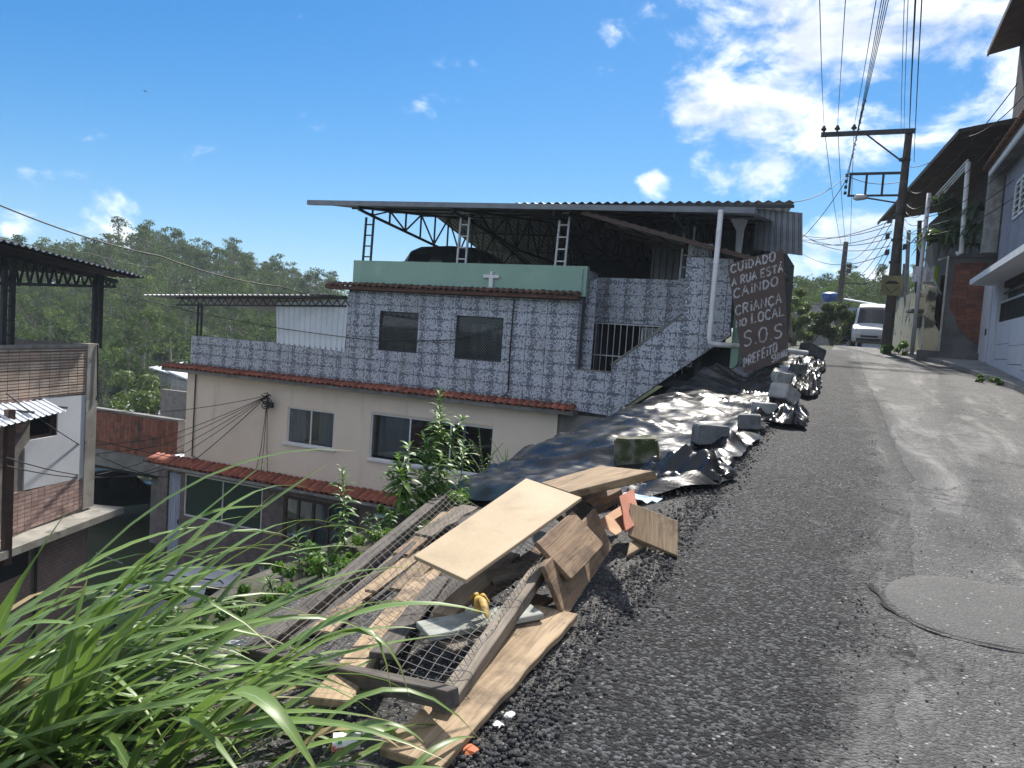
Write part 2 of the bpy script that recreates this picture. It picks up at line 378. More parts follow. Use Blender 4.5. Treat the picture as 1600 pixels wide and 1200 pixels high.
def mosaic_mat():
    """glazed wall tiles printed with a small grey and white mosaic, darker towards one end of each tile"""
    m, nt, b = new_mat('mosaic_tile'); g = nn(nt, 'ShaderNodeNewGeometry'); s = nn(nt, 'ShaderNodeSeparateXYZ'); lk(nt, g.outputs['Position'], s.inputs[0])
    hx = math_(nt, 'ADD', s.outputs[0], math_(nt, 'MULTIPLY', s.outputs[1], 1.0))
    cs = TH / 9
    def cell(a): return math_(nt, 'FLOOR', math_(nt, 'DIVIDE', a, cs))
    cb = nn(nt, 'ShaderNodeCombineXYZ'); lk(nt, cell(hx), cb.inputs[0]); lk(nt, cell(s.outputs[2]), cb.inputs[1])
    wn = nn(nt, 'ShaderNodeTexWhiteNoise', noise_dimensions='2D'); lk(nt, cb.outputs[0], wn.inputs['Vector'])
    fx = math_(nt, 'FRACT', math_(nt, 'DIVIDE', hx, TW)); fz = math_(nt, 'FRACT', math_(nt, 'DIVIDE', s.outputs[2], TH))
    bx_ = math_(nt, 'SUBTRACT', 1, smooth(nt, math_(nt, 'ABSOLUTE', math_(nt, 'SUBTRACT', fx, .5)), .24, .46))
    bx_ = math_(nt, 'SUBTRACT', 1, bx_)
    bz = smooth(nt, math_(nt, 'ABSOLUTE', math_(nt, 'SUBTRACT', fz, .5)), .30, .5)
    thr = math_(nt, 'ADD', math_(nt, 'MULTIPLY', bx_, .50), math_(nt, 'MULTIPLY_ADD', bz, .30, .04))
    val = math_(nt, 'SUBTRACT', wn.outputs['Value'], thr)
    rp = nn(nt, 'ShaderNodeValToRGB'); lk(nt, val, rp.inputs[0]); rp.color_ramp.interpolation = 'CONSTANT'
    e = rp.color_ramp.elements; e[0].position = 0; e[0].color = (.11, .12, .155, 1); e[1].position = .05; e[1].color = (.24, .255, .305, 1)
    for p, c in ((.12, (.36, .385, .46)), (.30, (.53, .555, .63))): x = e.new(p); x.color = (*c, 1)
    def edge(a): 
        f = math_(nt, 'FRACT', math_(nt, 'DIVIDE', a, cs)); return math_(nt, 'GREATER_THAN', math_(nt, 'ABSOLUTE', math_(nt, 'SUBTRACT', f, .5)), .40)
    gr = math_(nt, 'MAXIMUM', edge(hx), edge(s.outputs[2]))
    c = mixc(nt, math_(nt, 'MULTIPLY', gr, .75), rp.outputs[0], (.20, .215, .26))
    c = mixc(nt, math_(nt, 'MULTIPLY', smooth(nt, noise_(nt, g.outputs['Position'], 1.1, 5), .45, .75), .35), c, (.22, .21, .20))
    lk(nt, c, b.inputs['Base Color']); b.inputs['Roughness'].default_value = .35
    MATS['mosaic_tile'] = m
mosaic_mat()
M('grout', (.10, .105, .12), None, 3, .9)

def wall_holes(mb, x0, x1, z0, z1, Y, th, holes):
    """wall slab facing -Y with rectangular openings"""
    xs = sorted({x0, x1, *[h[0] for h in holes], *[h[1] for h in holes]}); zs = sorted({z0, z1, *[h[2] for h in holes], *[h[3] for h in holes]})
    def inh(i, k):
        if i < 0 or k < 0 or i >= len(xs)-1 or k >= len(zs)-1: return True
        cx, cz = (xs[i]+xs[i+1])/2, (zs[k]+zs[k+1])/2
        return any(h[0] < cx < h[1] and h[2] < cz < h[3] for h in holes)
    for i in range(len(xs)-1):
        for k in range(len(zs)-1):
            if inh(i, k): continue
            a, b, c, d = xs[i], xs[i+1], zs[k], zs[k+1]
            mb.add([(a,Y,c),(b,Y,c),(b,Y,d),(a,Y,d)], [(0,1,2,3)])
            mb.add([(a,Y+th,c),(b,Y+th,c),(b,Y+th,d),(a,Y+th,d)], [(3,2,1,0)])
            for di, dk, q in ((-1,0,[(a,Y,c),(a,Y,d),(a,Y+th,d),(a,Y+th,c)]),(1,0,[(b,Y,d),(b,Y,c),(b,Y+th,c),(b,Y+th,d)]),
                              (0,-1,[(b,Y,c),(a,Y,c),(a,Y+th,c),(b,Y+th,c)]),(0,1,[(a,Y,d),(b,Y,d),(b,Y+th,d),(a,Y+th,d)])):
                if inh(i+di, k+dk): mb.add(q, [(0,1,2,3)])
    return mb
def clip(poly, a, b):               # keep the part of a 2D polygon left of a->b
    def sd_(p): return (b[0]-a[0])*(p[1]-a[1])-(b[1]-a[1])*(p[0]-a[0])
    out = []
    for i in range(len(poly)):
        p, q = poly[i], poly[(i+1)%len(poly)]; sp, sq = sd_(p), sd_(q)
        if sp >= 0: out.append(p)
        if sp*sq < 0:
            t = sp/(sp-sq); out.append((p[0]+(q[0]-p[0])*t, p[1]+(q[1]-p[1])*t))
    return out
def area(p): return abs(sum(p[i][0]*p[(i+1)%len(p)][1]-p[(i+1)%len(p)][0]*p[i][1] for i in range(len(p))))/2
def rect_minus(r, h):
    x0, x1, z0, z1 = r; a, b, c, d = h
    if a >= x1 or b <= x0 or c >= z1 or d <= z0: return [r]
    out = []
    if a > x0: out.append((x0, a, z0, z1))
    if b < x1: out.append((b, x1, z0, z1))
    x0, x1 = max(x0, a), min(x1, b)
    if c > z0: out.append((x0, x1, z0, c))
    if d < z1: out.append((x0, x1, d, z1))
    return out
FULL_TILE = {}
def tile_face(parent, convex, Y, holes=(), mat='mosaic_tile', tw=TW, th=TH, t=.012, gap=.006, name='tile', to3=None, minarea=.004):
    """lay tiles over convex 2D outlines (x,z); each tile is a mesh of its own, whole ones share their data"""
    to3 = to3 or (lambda x, z, d: (x, Y - d, z))
    for poly in convex:
        x0 = min(p[0] for p in poly); x1 = max(p[0] for p in poly); z0 = min(p[1] for p in poly); z1 = max(p[1] for p in poly)
        for i in range(math.floor(x0/tw), math.ceil(x1/tw)):
            for k in range(math.floor(z0/th), math.ceil(z1/th)):
                rs = [(i*tw+gap, (i+1)*tw-gap, k*th+gap, (k+1)*th-gap)]
                for h in holes: rs = [q for r in rs for q in rect_minus(r, h)]
                for a, b, c, d in rs:
                    pl = [(a,c),(b,c),(b,d),(a,d)]
                    for j in range(len(poly)):
                        pl = clip(pl, poly[j], poly[(j+1)%len(poly)])
                        if len(pl) < 3: break
                    if len(pl) < 3 or area(pl) < minarea: continue
                    cx = sum(p[0] for p in pl)/len(pl); cz = sum(p[1] for p in pl)/len(pl)
                    c0 = Vector(to3(cx, cz, 0)); dd = t + rng.uniform(0, .004)
                    key = (name, round(area(pl), 5), len(pl), tuple((round(p[0]-cx, 3), round(p[1]-cz, 3)) for p in pl), mat)
                    if key not in FULL_TILE:
                        fr = [Vector(to3(p[0], p[1], t)) - c0 for p in pl]; bk = [Vector(to3(p[0], p[1], 0)) - c0 for p in pl]; n = len(pl)
                        me = bpy.data.meshes.new(name); me.from_pydata([tuple(v) for v in fr+bk], [], [tuple(range(n))] + [(j, n+j, n+(j+1)%n, (j+1)%n) for j in range(n)])
                        me.materials.append(MATS[mat]); FULL_TILE[key] = me
                    piece(name, FULL_TILE[key], parent, c0 + (Vector(to3(0,0,dd)) - Vector(to3(0,0,t))))
def barrel_tile_mesh(name, L, r, mat, th=.012, n=7):
    P = MB()
    for rr in (r, r-th):
        for y, s in ((0, 1.0), (-L, .86)):
            for k in range(n+1):
                a = math.pi*k/n; P.v.append((rr*s*math.cos(a), y, rr*s*math.sin(a)*.8))
    m = n+1
    for k in range(n):
        P.f += [(k, k+1, m+k+1, m+k), (2*m+k+1, 2*m+k, 3*m+k, 3*m+k+1), (m+k, m+k+1, 3*m+k+1, 3*m+k), (k+1, k, 2*m+k, 2*m+k+1)]
    me = P.mesh(name); me.materials.append(MATS[mat]); me.polygons.foreach_set('use_smooth', [True]*len(me.polygons)); return me
def eave_row(parent, xa, xb, Y0, z0, L, slope, pitch, mat, tilt=0):
    me = barrel_tile_mesh('roof_tile', L, pitch*.55, mat)
    n = int((xb-xa)/pitch)
    for i in range(n+1):
        x = xa + i*pitch; mw = Matrix.Translation((x, Y0, z0 + tilt*(x-xa) + rng.uniform(-.008,.008))) @ Matrix.Rotation(slope + rng.uniform(-.03,.03), 4, 'X') @ Matrix.Rotation(rng.uniform(-.05,.05), 4, 'Z') @ Matrix.Rotation(0, 4, 'Y')
        piece('roof_tile', me, parent, mw=mw)
def window(parent, x0, x1, z0, z1, Y, cols=2, frame='white_frame', fw=.045, glass='window_glass', room=True, rows=1, pane_depth=.02, wallth=.2):
    wn = MB()
    for (a, b, c, d) in ((x0,x1,z0,z0+fw),(x0,x1,z1-fw,z1),(x0,x0+fw,z0+fw,z1-fw),(x1-fw,x1,z0+fw,z1-fw)): wn.box((a,Y-.012,c),(b,Y+.05,d))
    for i in range(1, cols):
        x = lerp(x0, x1, i/cols); wn.box((x-fw*.45,Y-.008,z0+fw),(x+fw*.45,Y+.046,z1-fw))
    for k in range(1, rows):
        z = lerp(z0, z1, k/rows)
        for i in range(cols):
            a = lerp(x0, x1, i/cols)+fw*.5; b = lerp(x0, x1, (i+1)/cols)-fw*.5; wn.box((a,Y-.006,z-fw*.4),(b,Y+.044,z+fw*.4))
    o = wn.build('window', frame, parent)
    for i in range(cols):
        for k in range(rows):
            a, b = lerp(x0, x1, i/cols)+fw*.4, lerp(x0, x1, (i+1)/cols)-fw*.4; c, d = lerp(z0, z1, k/rows)+fw*.4, lerp(z0, z1, (k+1)/rows)-fw*.4
            MB().box((a,Y+pane_depth,c),(b,Y+pane_depth+.006,d)).build('pane', glass, o)
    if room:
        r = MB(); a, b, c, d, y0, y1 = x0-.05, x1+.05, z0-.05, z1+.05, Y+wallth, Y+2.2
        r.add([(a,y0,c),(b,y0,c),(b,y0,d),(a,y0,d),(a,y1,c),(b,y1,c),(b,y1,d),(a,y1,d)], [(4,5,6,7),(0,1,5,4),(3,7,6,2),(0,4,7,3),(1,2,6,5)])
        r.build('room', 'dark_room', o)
    return o
def curtain(parent, x0, x1, z0, z1, Y, mat, amp=.03, wl=.12):
    n = max(8, int((x1-x0)/.02)); m = MB()
    m.grid([[(lerp(x0,x1,i/n), Y + amp*math.sin(2*math.pi*lerp(x0,x1,i/n)/wl + 1.7*z), z) for i in range(n+1)] for z in np.linspace(z0, z1, 5)])
    return m.build('curtain', mat, parent, smooth_=True)
def corrugated(P00, P10, P01, P11, pitch=.19, h=.035, nv=1, shape='trap'):
    """corrugated sheet between four corners; ribs run from the P0x edge to the P1x edge"""
    P00, P10, P01, P11 = map(Vector, (P00, P10, P01, P11)); w_ = (P01-P00).length; n = max(2, int(w_/pitch))
    nrm = (P10-P00).cross(P01-P00).normalized()
    if nrm.z < 0: nrm = -nrm
    prof = [(0,0),(.3,0),(.42,1),(.58,1),(.7,0)] if shape == 'trap' else [(k/6, .5-.5*math.cos(2*math.pi*k/6)) for k in range(6)]
    us = [((i+a)/n, b*h) for i in range(n) for a, b in prof] + [(1, 0)]
    m = MB()
    rows = []
    for j in range(nv+1):
        v = j/nv; rows.append([(P00.lerp(P01, u)).lerp(P10.lerp(P11, u), v) + nrm*hh for u, hh in us])
    m.grid(rows); return m

# ================================================================ the tiled house below the road
YF = 18.3
house = thing('house', 'large three storey house with grey mosaic tile front and metal roof', 'house', (-12, YF, -7.0))
W1 = [(-12.43,-11.14,.93,2.06), (-9.93,-8.51,.87,2.06)]
# --- tiled storey
tb = MB()
wall_holes(tb, -13.56, -6.42, -.18, 2.62, YF, .2, [(a,b,c,d) for a,b,c,d in W1])
tb.box((-19.72,YF,-.18),(-13.56,YF+.16,.90))
tb.prism([(-6.42,YF,-.18),(-5.38,YF,-.24),(-2.64,YF,1.95),(-2.7,YF,3.74),(-3.8,YF,3.76),(-3.78,YF,2.38),(-5.45,YF,1.02),(-5.45,YF,.86),(-6.42,YF,.84)], (0,.2,0))
tw = tb.build('tiled_wall', 'grout', house)
tile_face(tw, [[(-19.72,-.18),(-13.56,-.18),(-13.56,.90),(-19.72,.90)], [(-13.56,-.18),(-6.42,-.18),(-6.42,2.6),(-13.56,2.6)]], YF, W1)
stair = [(-6.42,-.18),(-5.38,-.24),(-2.64,1.95),(-2.7,3.74),(-3.8,3.76),(-3.78,2.38),(-5.45,1.02),(-5.45,.86),(-6.42,.84)]
tile_face(tw, [[(-6.42,-.18),(-5.38,-.24),(-5.45,.86),(-6.42,.84)], [(-5.38,-.24),(-2.64,1.95),(-3.78,2.38),(-5.45,1.02)], [(-2.64,1.95),(-2.7,3.74),(-3.8,3.76),(-3.78,2.38)]], YF, minarea=.002)
# pale coping on the stair wall
cp = MB(); cp.bar((-5.47,YF+.09,1.04),(-3.78,YF+.09,2.41),.26,.05); cp.box((-6.42,YF-.03,.84),(-5.45,YF+.2,.875)); cp.build('coping', 'plaster_grey', house)
# recessed bay behind the stair
YC = 19.55
rb = MB(); rb.box((-6.40,YC,2.12),(-3.6,YC+.15,3.32)); rb.box((-6.62,YF+.21,.2),(-6.42,YC+2.2,3.45)); rb.build('recessed_wall', 'grout', house)
rw = rb = None
rc = MB().box((-6.40,YC+.16,.3),(-6.30,YC+.2,3.3)).build('bay_wall', 'grout', house)
tile_face(rc, [[(-6.42,2.14),(-3.6,2.14),(-3.6,3.32),(-6.42,3.32)]], YC)
tile_face(rc, [[(YF+.02,.86),(YC,.86),(YC,3.42),(YF+.02,3.42)]], 0, to3=lambda x, z, d: (-6.42+d, x, z))
fl = MB().box((-6.42,YF+.2,.62),(-3.4,YC+1.8,.80)).box((-6.42,YC+1.8,.8),(-3.2,YC+1.9,2.49)).box((-3.45,YF+.22,.8),(-3.3,YC+1.8,2.3)); fl.build('landing', 'dark_room', house)
gt = MB()
for i in range(15):
    x = -6.30 + i*.17; gt.bar((x,YC-.1,.82),(x,YC-.1,2.12),.018)
gt.bar((-6.35,YC-.1,1.25),(-3.8,YC-.1,1.25),.03); gt.bar((-6.35,YC-.1,2.10),(-3.8,YC-.1,2.10),.03); gt.build('door_bars', 'pale_steel', house)
ww = window(house, -5.15, -3.75, 1.1, 2.06, YC+.25, 2, room=False)
curtain(ww, -5.1, -3.8, 1.15, 2.02, YC+.33, 'curtain', .02, .1)
# windows with netting and boxes inside
for n_, (a, b, c, d) in enumerate(W1):
    wd = window(house, a, b, c, d, YF+.05, 1, frame='dark_steel', fw=.035)
    nt_ = MB(); k = a-1.3
    while k < b:                     # diamond netting
        for s_ in (1, -1):
            p = [(k,c),(k+(d-c),d)] if s_ > 0 else [(k,d),(k+(d-c),c)]
            q = []
            t0 = max(0, (a-p[0][0])/(p[1][0]-p[0][0])); t1 = min(1, (b-p[0][0])/(p[1][0]-p[0][0]))
            if t0 < t1:
                f = lambda t: (lerp(p[0][0],p[1][0],t), YF+.03, lerp(p[0][1],p[1][1],t)); nt_.bar(f(t0), f(t1), .004)
        k += .075
    nt_.build('safety_net', 'galv_metal', wd)
    if n_ == 0:
        for i, (bx0, bw, bh) in enumerate(((-12.38,.28,.24),(-12.06,.26,.30),(-11.76,.34,.22),(-11.38,.2,.15))):
            MB().box((bx0,YF+.35,.94),(bx0+bw,YF+.6,.94+bh)).build('box', 'cardboard', wd)
        MB().box((-12.42,YF+.8,1.5),(-11.2,YF+.85,1.54)).box((-12.0,YF+.7,1.72),(-11.3,YF+.9,1.9)).build('shelf', 'cardboard', wd)
    else: curtain(wd, a+.1, b-.05, c+.05, d-.2, YF+.7, 'teal_glass', .03, .3)
MB().tube([(-8.24,YF-.03,2.55),(-8.26,YF-.03,1.2),(-8.24,YF-.03,.1),(-8.4,YF-.03,-.05)], .018).build('cable_conduit', 'dark_steel', house)
MB().prism([(-6.4,YF+.75,-7),(-2.5,YF+.75,-7),(-2.5,YF+.75,1.95),(-5.35,YF+.75,-.22),(-6.4,YF+.75,-.22)], (0,.15,0)).build('under_stair_shade', 'dark_room', house)  # dark panel added so the gap under the stairs reads as shade
# --- upper eave and green parapet
ev = MB().box((-14.2,YF-.30,2.62),(-6.38,YF+.1,2.70)); ev.build('eave_slab', 'old_clay', house)
er = MB().box((-14.15,YF-.25,2.70),(-6.40,YF+.05,2.715)).build('tile_row', 'old_clay', house)
eave_row(er, -14.1, -6.45, YF+.02, 2.78, .36, R(13), .19, 'old_clay')
MB().box((-13.5,YF+.06,2.72),(-6.30,YF+.24,3.49)).build('green_parapet', 'green_paint', house)
MB().box((-13.49,YF+.25,2.72),(-13.3,30.8,3.45)).build('side_parapet', 'green_paint', house)
MB().box((-13.3,YF+.25,2.50),(-6.63,30.9,2.64)).box((-6.63,YC+.2,2.50),(-2.45,30.9,2.64)).build('deck', 'concrete', house)
# --- middle eave
MB().box((-20.6,YF-.38,-.30),(-6.25,YF+.05,-.20)).build('eave_slab', 'plaster_grey', house)
er = MB().box((-20.6,YF-.36,-.20),(-6.25,YF-.02,-.19)).build('tile_row', 'old_clay', house)
eave_row(er, -20.6, -6.3, YF-.02, -.105, .42, R(14), .20, 'clay_tile')
# --- beige storey
W2 = [(-15.62,-13.86,-2.15,-1.03), (-12.56,-8.6,-2.25,-.90)]
wl = MB(); wall_holes(wl, -19.86, -8.6, -3.30, -.30, YF+.02, .2, W2); wl.box((-19.86,YF+.22,-3.3),(-19.66,30,-.3)); wl.build('beige_wall', 'beige_paint', house)
MB().box((-8.6,YF-.02,-7),(-6.78,YF+.2,-.31)).build('pier_wall', 'pale_paint', house)
MB().box((-6.78,YF+.03,-7),(-5.2,YF+.25,-.31)).box((-6.4,YF+.26,-7),(-2.5,YF+.5,-.25)).build('foundation_wall', 'plaster_grey', house)
MB().tube([(-7.0,YF-.05,-1.45),(-5.6,YF-.05,-1.35)], .09, 8).build('drain_pipe', 'dark_steel', house)
hd = MB().box((-12.6,YF-.01,-.86),(-8.6,YF+.01,-.50)); hd.box((-12.62,YF-.03,-.52),(-8.6,YF+.01,-.46)); hd.build('shutter_box', 'beige_paint', house)
w_ = window(house, -15.62, -13.86, -2.15, -1.03, YF+.06, 2); curtain(w_, -15.58, -15.15, -2.12, -1.06, YF+.3, 'blue_curtain'); curtain(w_, -14.68, -14.3, -2.12, -1.06, YF+.34, 'curtain'); curtain(w_, -14.28, -13.9, -2.12, -1.06, YF+.32, 'blue_curtain')
w_ = window(house, -12.56, -8.6, -2.25, -.90, YF+.06, 3); curtain(w_, -12.5, -11.4, -2.2, -.95, YF+.4, 'curtain', .02, .3)
MB().box((-9.56,YF+.10,-2.2),(-9.50,YF+.14,-.95)).build('sash_stile', 'white_frame', w_)
MB().box((-15.75,YF-.05,-2.20),(-13.75,YF+.03,-2.155)).box((-12.6,YF-.05,-2.30),(-8.62,YF+.03,-2.255)).build('window_sill', 'white_frame', house)
MB().tube([(-19.45,YF-.02,-.35),(-19.47,YF-.02,-3.05),(-19.2,YF-.02,-3.12)], .022).build('cable_conduit', 'dark_steel', house)
# --- lower eave
MB().box((-21.0,YF-.62,-3.46),(-11.2,YF+.01,-3.38)).build('eave_slab', 'concrete', house)
er = MB().box((-21.0,YF-.58,-3.38),(-11.2,YF,-3.365)).build('tile_row', 'old_clay', house)
eave_row(er, -20.95, -11.2, YF-.02, -3.20, .60, R(17), .225, 'clay_tile')
# --- street storey
W3 = [(-19.95,-16.6,-5.15,-3.72), (-15.75,-12.9,-5.35,-3.82), (-20.75,-20.15,-7,-3.75)]
wl = MB(); wall_holes(wl, -21.2, -8.6, -7.05, -3.46, YF+.18, .2, W3); wl.build('street_wall', 'purple_stone', house)
window(house, -19.95, -16.6, -5.15, -3.72, YF+.2, 2, glass='teal_glass', fw=.05)
w_ = window(house, -15.75, -12.9, -5.35, -3.82, YF+.2, 5, frame='brown_frame', fw=.10, rows=2); curtain(w_, -15.7, -12.95, -5.3, -3.86, YF+.34, 'curtain', .015, .12)
dr = MB()
for i in range(5): dr.box((-20.73+i*.115,YF+.24,-7),(-20.73+i*.115+.10,YF+.27,-3.8))
d_ = dr.build('door', 'blue_curtain', house); MB().box((-20.26,YF+.2,-5.5),(-20.23,YF+.24,-5.35)).build('handle', 'dark_steel', d_)
MB().box((-11.9,YF-.55,-3.75),(-9.2,YF+.15,-3.68)).build('green_awning', 'green_paint', house)
# --- white corrugated screen on the terrace
scr = corrugated((-16.15,YF-.02,.88),(-16.25,YF-.02,2.12),(-13.6,YF-.02,.80),(-13.55,YF-.02,2.35), .19, .03)
scr.build('metal_screen', 'white_sheet', house)
# --- terrace canopy at the left
cn = corrugated((-21.2,YF-.75,2.10),(-20.9,YF+5.5,1.90),(-13.6,YF-.75,2.40),(-13.6,YF+5.5,2.15), .2, .035); cn.build('terrace_roof', 'galv_metal', house)
MB().bar((-20.4,YF-.05,2.10),(-13.6,YF-.05,2.38),.05,.06).bar((-20.4,YF-.05,1.86),(-13.6,YF-.05,2.14),.04,.05).build('truss', 'dark_steel', house)
tr = house.children[-1]
for i in range(22):
    x = -20.3 + i*.31; z = 2.09+.038*(x+20.4); a, b = ((x,z-.24),(x+.155,z-.02)); 
    MB().bar((x,YF-.05,z-.22),(x+.155,YF-.05,z-.02),.022).bar((x+.155,YF-.05,z-.02),(x+.31,YF-.05,z-.21),.022).build('web_member', 'dark_steel', tr)
for x in (-19.6,):
    m = MB().bar((x,YF+.1,.9),(x,YF+.1,1.95),.05).bar((x+.17,YF+.1,.9),(x+.17,YF+.1,1.96),.05)
    for k in range(4): m.bar((x,YF+.1,1.05+k*.26),(x+.17,YF+.1,1.05+k*.26),.03)
    m.build('column', 'dark_steel', house)
MB().bar((-20.1,23.4,-.2),(-20.1,23.4,1.9),.08).bar((-16.5,23.4,-.2),(-16.5,23.4,2.0),.08).build('column', 'dark_steel', house)
MB().box((-19.7,YF+.17,-.35),(-13.6,24,-.25)).build('terrace_floor', 'concrete', house)
# --- main roof over the deck
tz = lambda x: -.024*(x+8.5)
RF = lambda x, y: (x, y, (lerp(4.90, 5.70, (y-17.85)/7.15) if y <= 25 else lerp(5.70, 4.35, (y-25)/6.6)) + tz(x))
corrugated(RF(-14.7,17.85), RF(-14.7,25), RF(-2.3,17.85), RF(-2.3,25), .21, .04).build('roof_sheet', 'galv_metal', house)
corrugated(RF(-14.7,31.6), RF(-14.7,25.0), RF(-2.3,31.6), RF(-2.3,25.0), .21, .04).build('roof_sheet', 'galv_metal', house)
g_ = MB(); a = Vector(RF(-14.8,17.8)); b = Vector(RF(-2.25,17.8)); dz = Vector((0,0,.02))
g_.bar(a+dz, b+dz, .13, .13); g_.build('gutter', 'galv_metal', house)
def truss(x, mat='dark_steel'):
    bot = lambda y: interp(y, [(17.9, 4.78), (18.6, 4.70), (22.5, 4.32), (25, 4.30), (27.5, 4.2), (31.4, 4.10)]) + tz(x)
    top = lambda y: RF(x, y)[2] - .07
    c = MB(); ys = [17.9, 18.6, 20.5, 22.5, 25, 27.5, 29.5, 31.4]
    for y0, y1 in zip(ys, ys[1:]):
        c.bar((x,y0,bot(y0)),(x,y1,bot(y1)),.06,.07); c.bar((x,y0,top(y0)),(x,y1,top(y1)),.06,.07)
    o = c.build('truss', mat, house)
    y = 18.6; k = 0
    while y < 30.6:
        wm = MB().bar((x,y,bot(y)),(x,y,top(y)),.045); 
        if k % 2 == 0: wm.bar((x,y,bot(y)+.02),(x,y+.9,top(y+.9)-.02),.04)
        else: wm.bar((x,y,top(y)-.02),(x,y+.9,bot(y+.9)+.02),.04)
        wm.build('web_member', mat, o); y += .9; k += 1
for x in (-13.1, -10.05, -7.15, -4.1): truss(x)
for x, mt in ((-13.25,'dark_steel'), (-10.12,'pale_steel'), (-7.22,'pale_steel'), (-4.3,'pale_steel')):
    y = YF+.16 if x < -5 else YC+.4; z0 = 3.49 if x < -5 else 2.64
    m = MB().bar((x,y,z0),(x+.04,y,4.75),.05).bar((x+.27,y,z0),(x+.30,y,4.75),.05)
    for k in range(5): zz = z0+.12+k*.31; m.bar((x,y,zz),(x+.28,y,zz),.035)
    m.build('column', mt, house)
for y in (19.5, 21.5, 23.5, 26.5, 28.5, 30.5):
    a = Vector(RF(-14.5,y)); b = Vector(RF(-2.5,y)); dz = Vector((0,0,-.025)); MB().bar(a+dz,b+dz,.05,.05).build('purlin', 'dark_steel', house)
# dark storage wall at the back and along the road side
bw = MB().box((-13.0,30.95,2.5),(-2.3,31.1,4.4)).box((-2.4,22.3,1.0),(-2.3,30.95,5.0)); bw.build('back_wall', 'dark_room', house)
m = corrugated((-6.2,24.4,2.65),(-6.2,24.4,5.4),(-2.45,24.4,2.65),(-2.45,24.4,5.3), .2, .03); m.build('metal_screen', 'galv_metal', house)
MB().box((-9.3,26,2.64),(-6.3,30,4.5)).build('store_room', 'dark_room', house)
# upper roof and its side sheets
corrugated((-10.0,21.6,5.68),(-10.0,25.0,5.95),(-1.75,21.6,5.66),(-2.2,25.0,5.93), .26, .06, shape='sine').build('upper_roof', 'galv_metal', house)
MB().bar((-10.0,21.7,5.63),(-1.75,21.7,5.57),.06,.08).build('roof_beam', 'dark_steel', house)
corrugated((-2.75,22.0,4.45),(-2.75,22.0,5.58),(-1.45,22.0,4.30),(-1.55,22.0,5.45), .15, .03).build('side_sheet', 'galv_metal', house)
MB().prism([(-3.35,21.3,5.2),(-2.85,21.3,5.25),(-2.95,21.3,4.9),(-3.0,21.3,3.7),(-3.1,21.3,3.7),(-3.15,21.3,4.85)], (0,.1,0)).build('white_bracket', 'white_paint', house)
# sloping lower canopy
P = lambda u, v, y: onY(u, v, y)
c0, c1 = Vector((-6.4,17.9,4.80)), Vector((-1.75,17.9,3.62))
corrugated(c0, c0+Vector((0,4.2,.1)), c1, c1+Vector((0,4.2,.1)), .25, .03).build('lower_canopy', 'white_sheet', house)
m = MB().bar(c0+Vector((0,0,-.04)), c1+Vector((0,0,-.04)), .05, .10).bar(c0+Vector((0,2.0,-.04)), c1+Vector((0,2.0,-.04)), .05, .08).bar(c0+Vector((0,4.1,-.02)), c1+Vector((0,4.1,-.02)), .05, .08)
m.build('canopy_frame', 'brown_frame', house)
for i in range(7):
    p = c0.lerp(c1, .08+i*.15)+Vector((0,0,-.06)); MB().bar(p+Vector((0,-.02,0)), p+Vector((0,4.1,.1)), .035).build('rafter', 'brown_frame', house)
# brick and tile stub pillar, downpipe
st = MB().box((-3.88,YF+.5,2.3),(-3.3,YF+1.0,4.15)); st.build('pillar', 'grout', house)
tile_face(house.children[-1], [[(-3.88,3.3),(-3.3,3.3),(-3.3,4.15),(-3.88,4.15)]], YF+.5)
MB().tube([(-3.0,17.75,4.78),(-3.02,17.75,1.86),(-3.0,17.75,1.76),(-2.9,17.76,1.72),(-1.9,18.2,1.72),(-.95,18.9,1.66)], .062, 10).build('downpipe', 'white_pvc', house, smooth_=True)
MB().box((-2.62,YF+.2,.6),(-2.45,22.2,3.7)).build('side_wall', 'green_paint', house)
# plain white cross in place of a small statue on the green parapet
cr = MB().box((-9.03,YF-.02,2.72),(-8.91,YF+.055,3.14)).box((-9.21,YF-.018,3.10),(-8.74,YF+.053,3.19)).box((-9.01,YF-.019,3.19),(-8.93,YF+.054,3.28))
tag(bevel(cr.build('cross', 'white_paint'), .015), 'small plain white cross standing in for a statue on eave against green parapet', 'cross')
# ================================================================ vehicles
def paint(name, c, rough=.28):
    m, nt, b = new_mat(name); b.inputs['Base Color'].default_value = (*c, 1); b.inputs['Roughness'].default_value = rough; b.inputs['Coat Weight'].default_value = .5; b.inputs['Coat Roughness'].default_value = .08
    v = coords(nt, 'obj'); d = smooth(nt, noise_(nt, v, 3, 6, .6), .4, .8); lk(nt, mixc(nt, math_(nt, 'MULTIPLY', d, .25), c, tuple(x*.7+.03 for x in c)), b.inputs['Base Color']); MATS[name] = m
paint('car_white', (.72, .73, .75)); paint('car_black', (.012, .014, .018)); paint('car_navy', (.008, .011, .016)); paint('van_silver', (.36, .38, .40), .35)
M('car_glass', (.012, .015, .018), None, 2, .15, 0, fine=0, spec=.6)
M('tyre', (.016, .016, .017), None, 9, .85, .2)
M('rim', (.40, .41, .42), None, 5, .4, 0, metal=.6)
M('lamp_red', (.35, .02, .02), None, 3, .25, 0, fine=0)
M('lamp_clear', (.62, .64, .66), None, 3, .2, 0, fine=0)
M('trim_black', (.02, .02, .022), None, 4, .6)
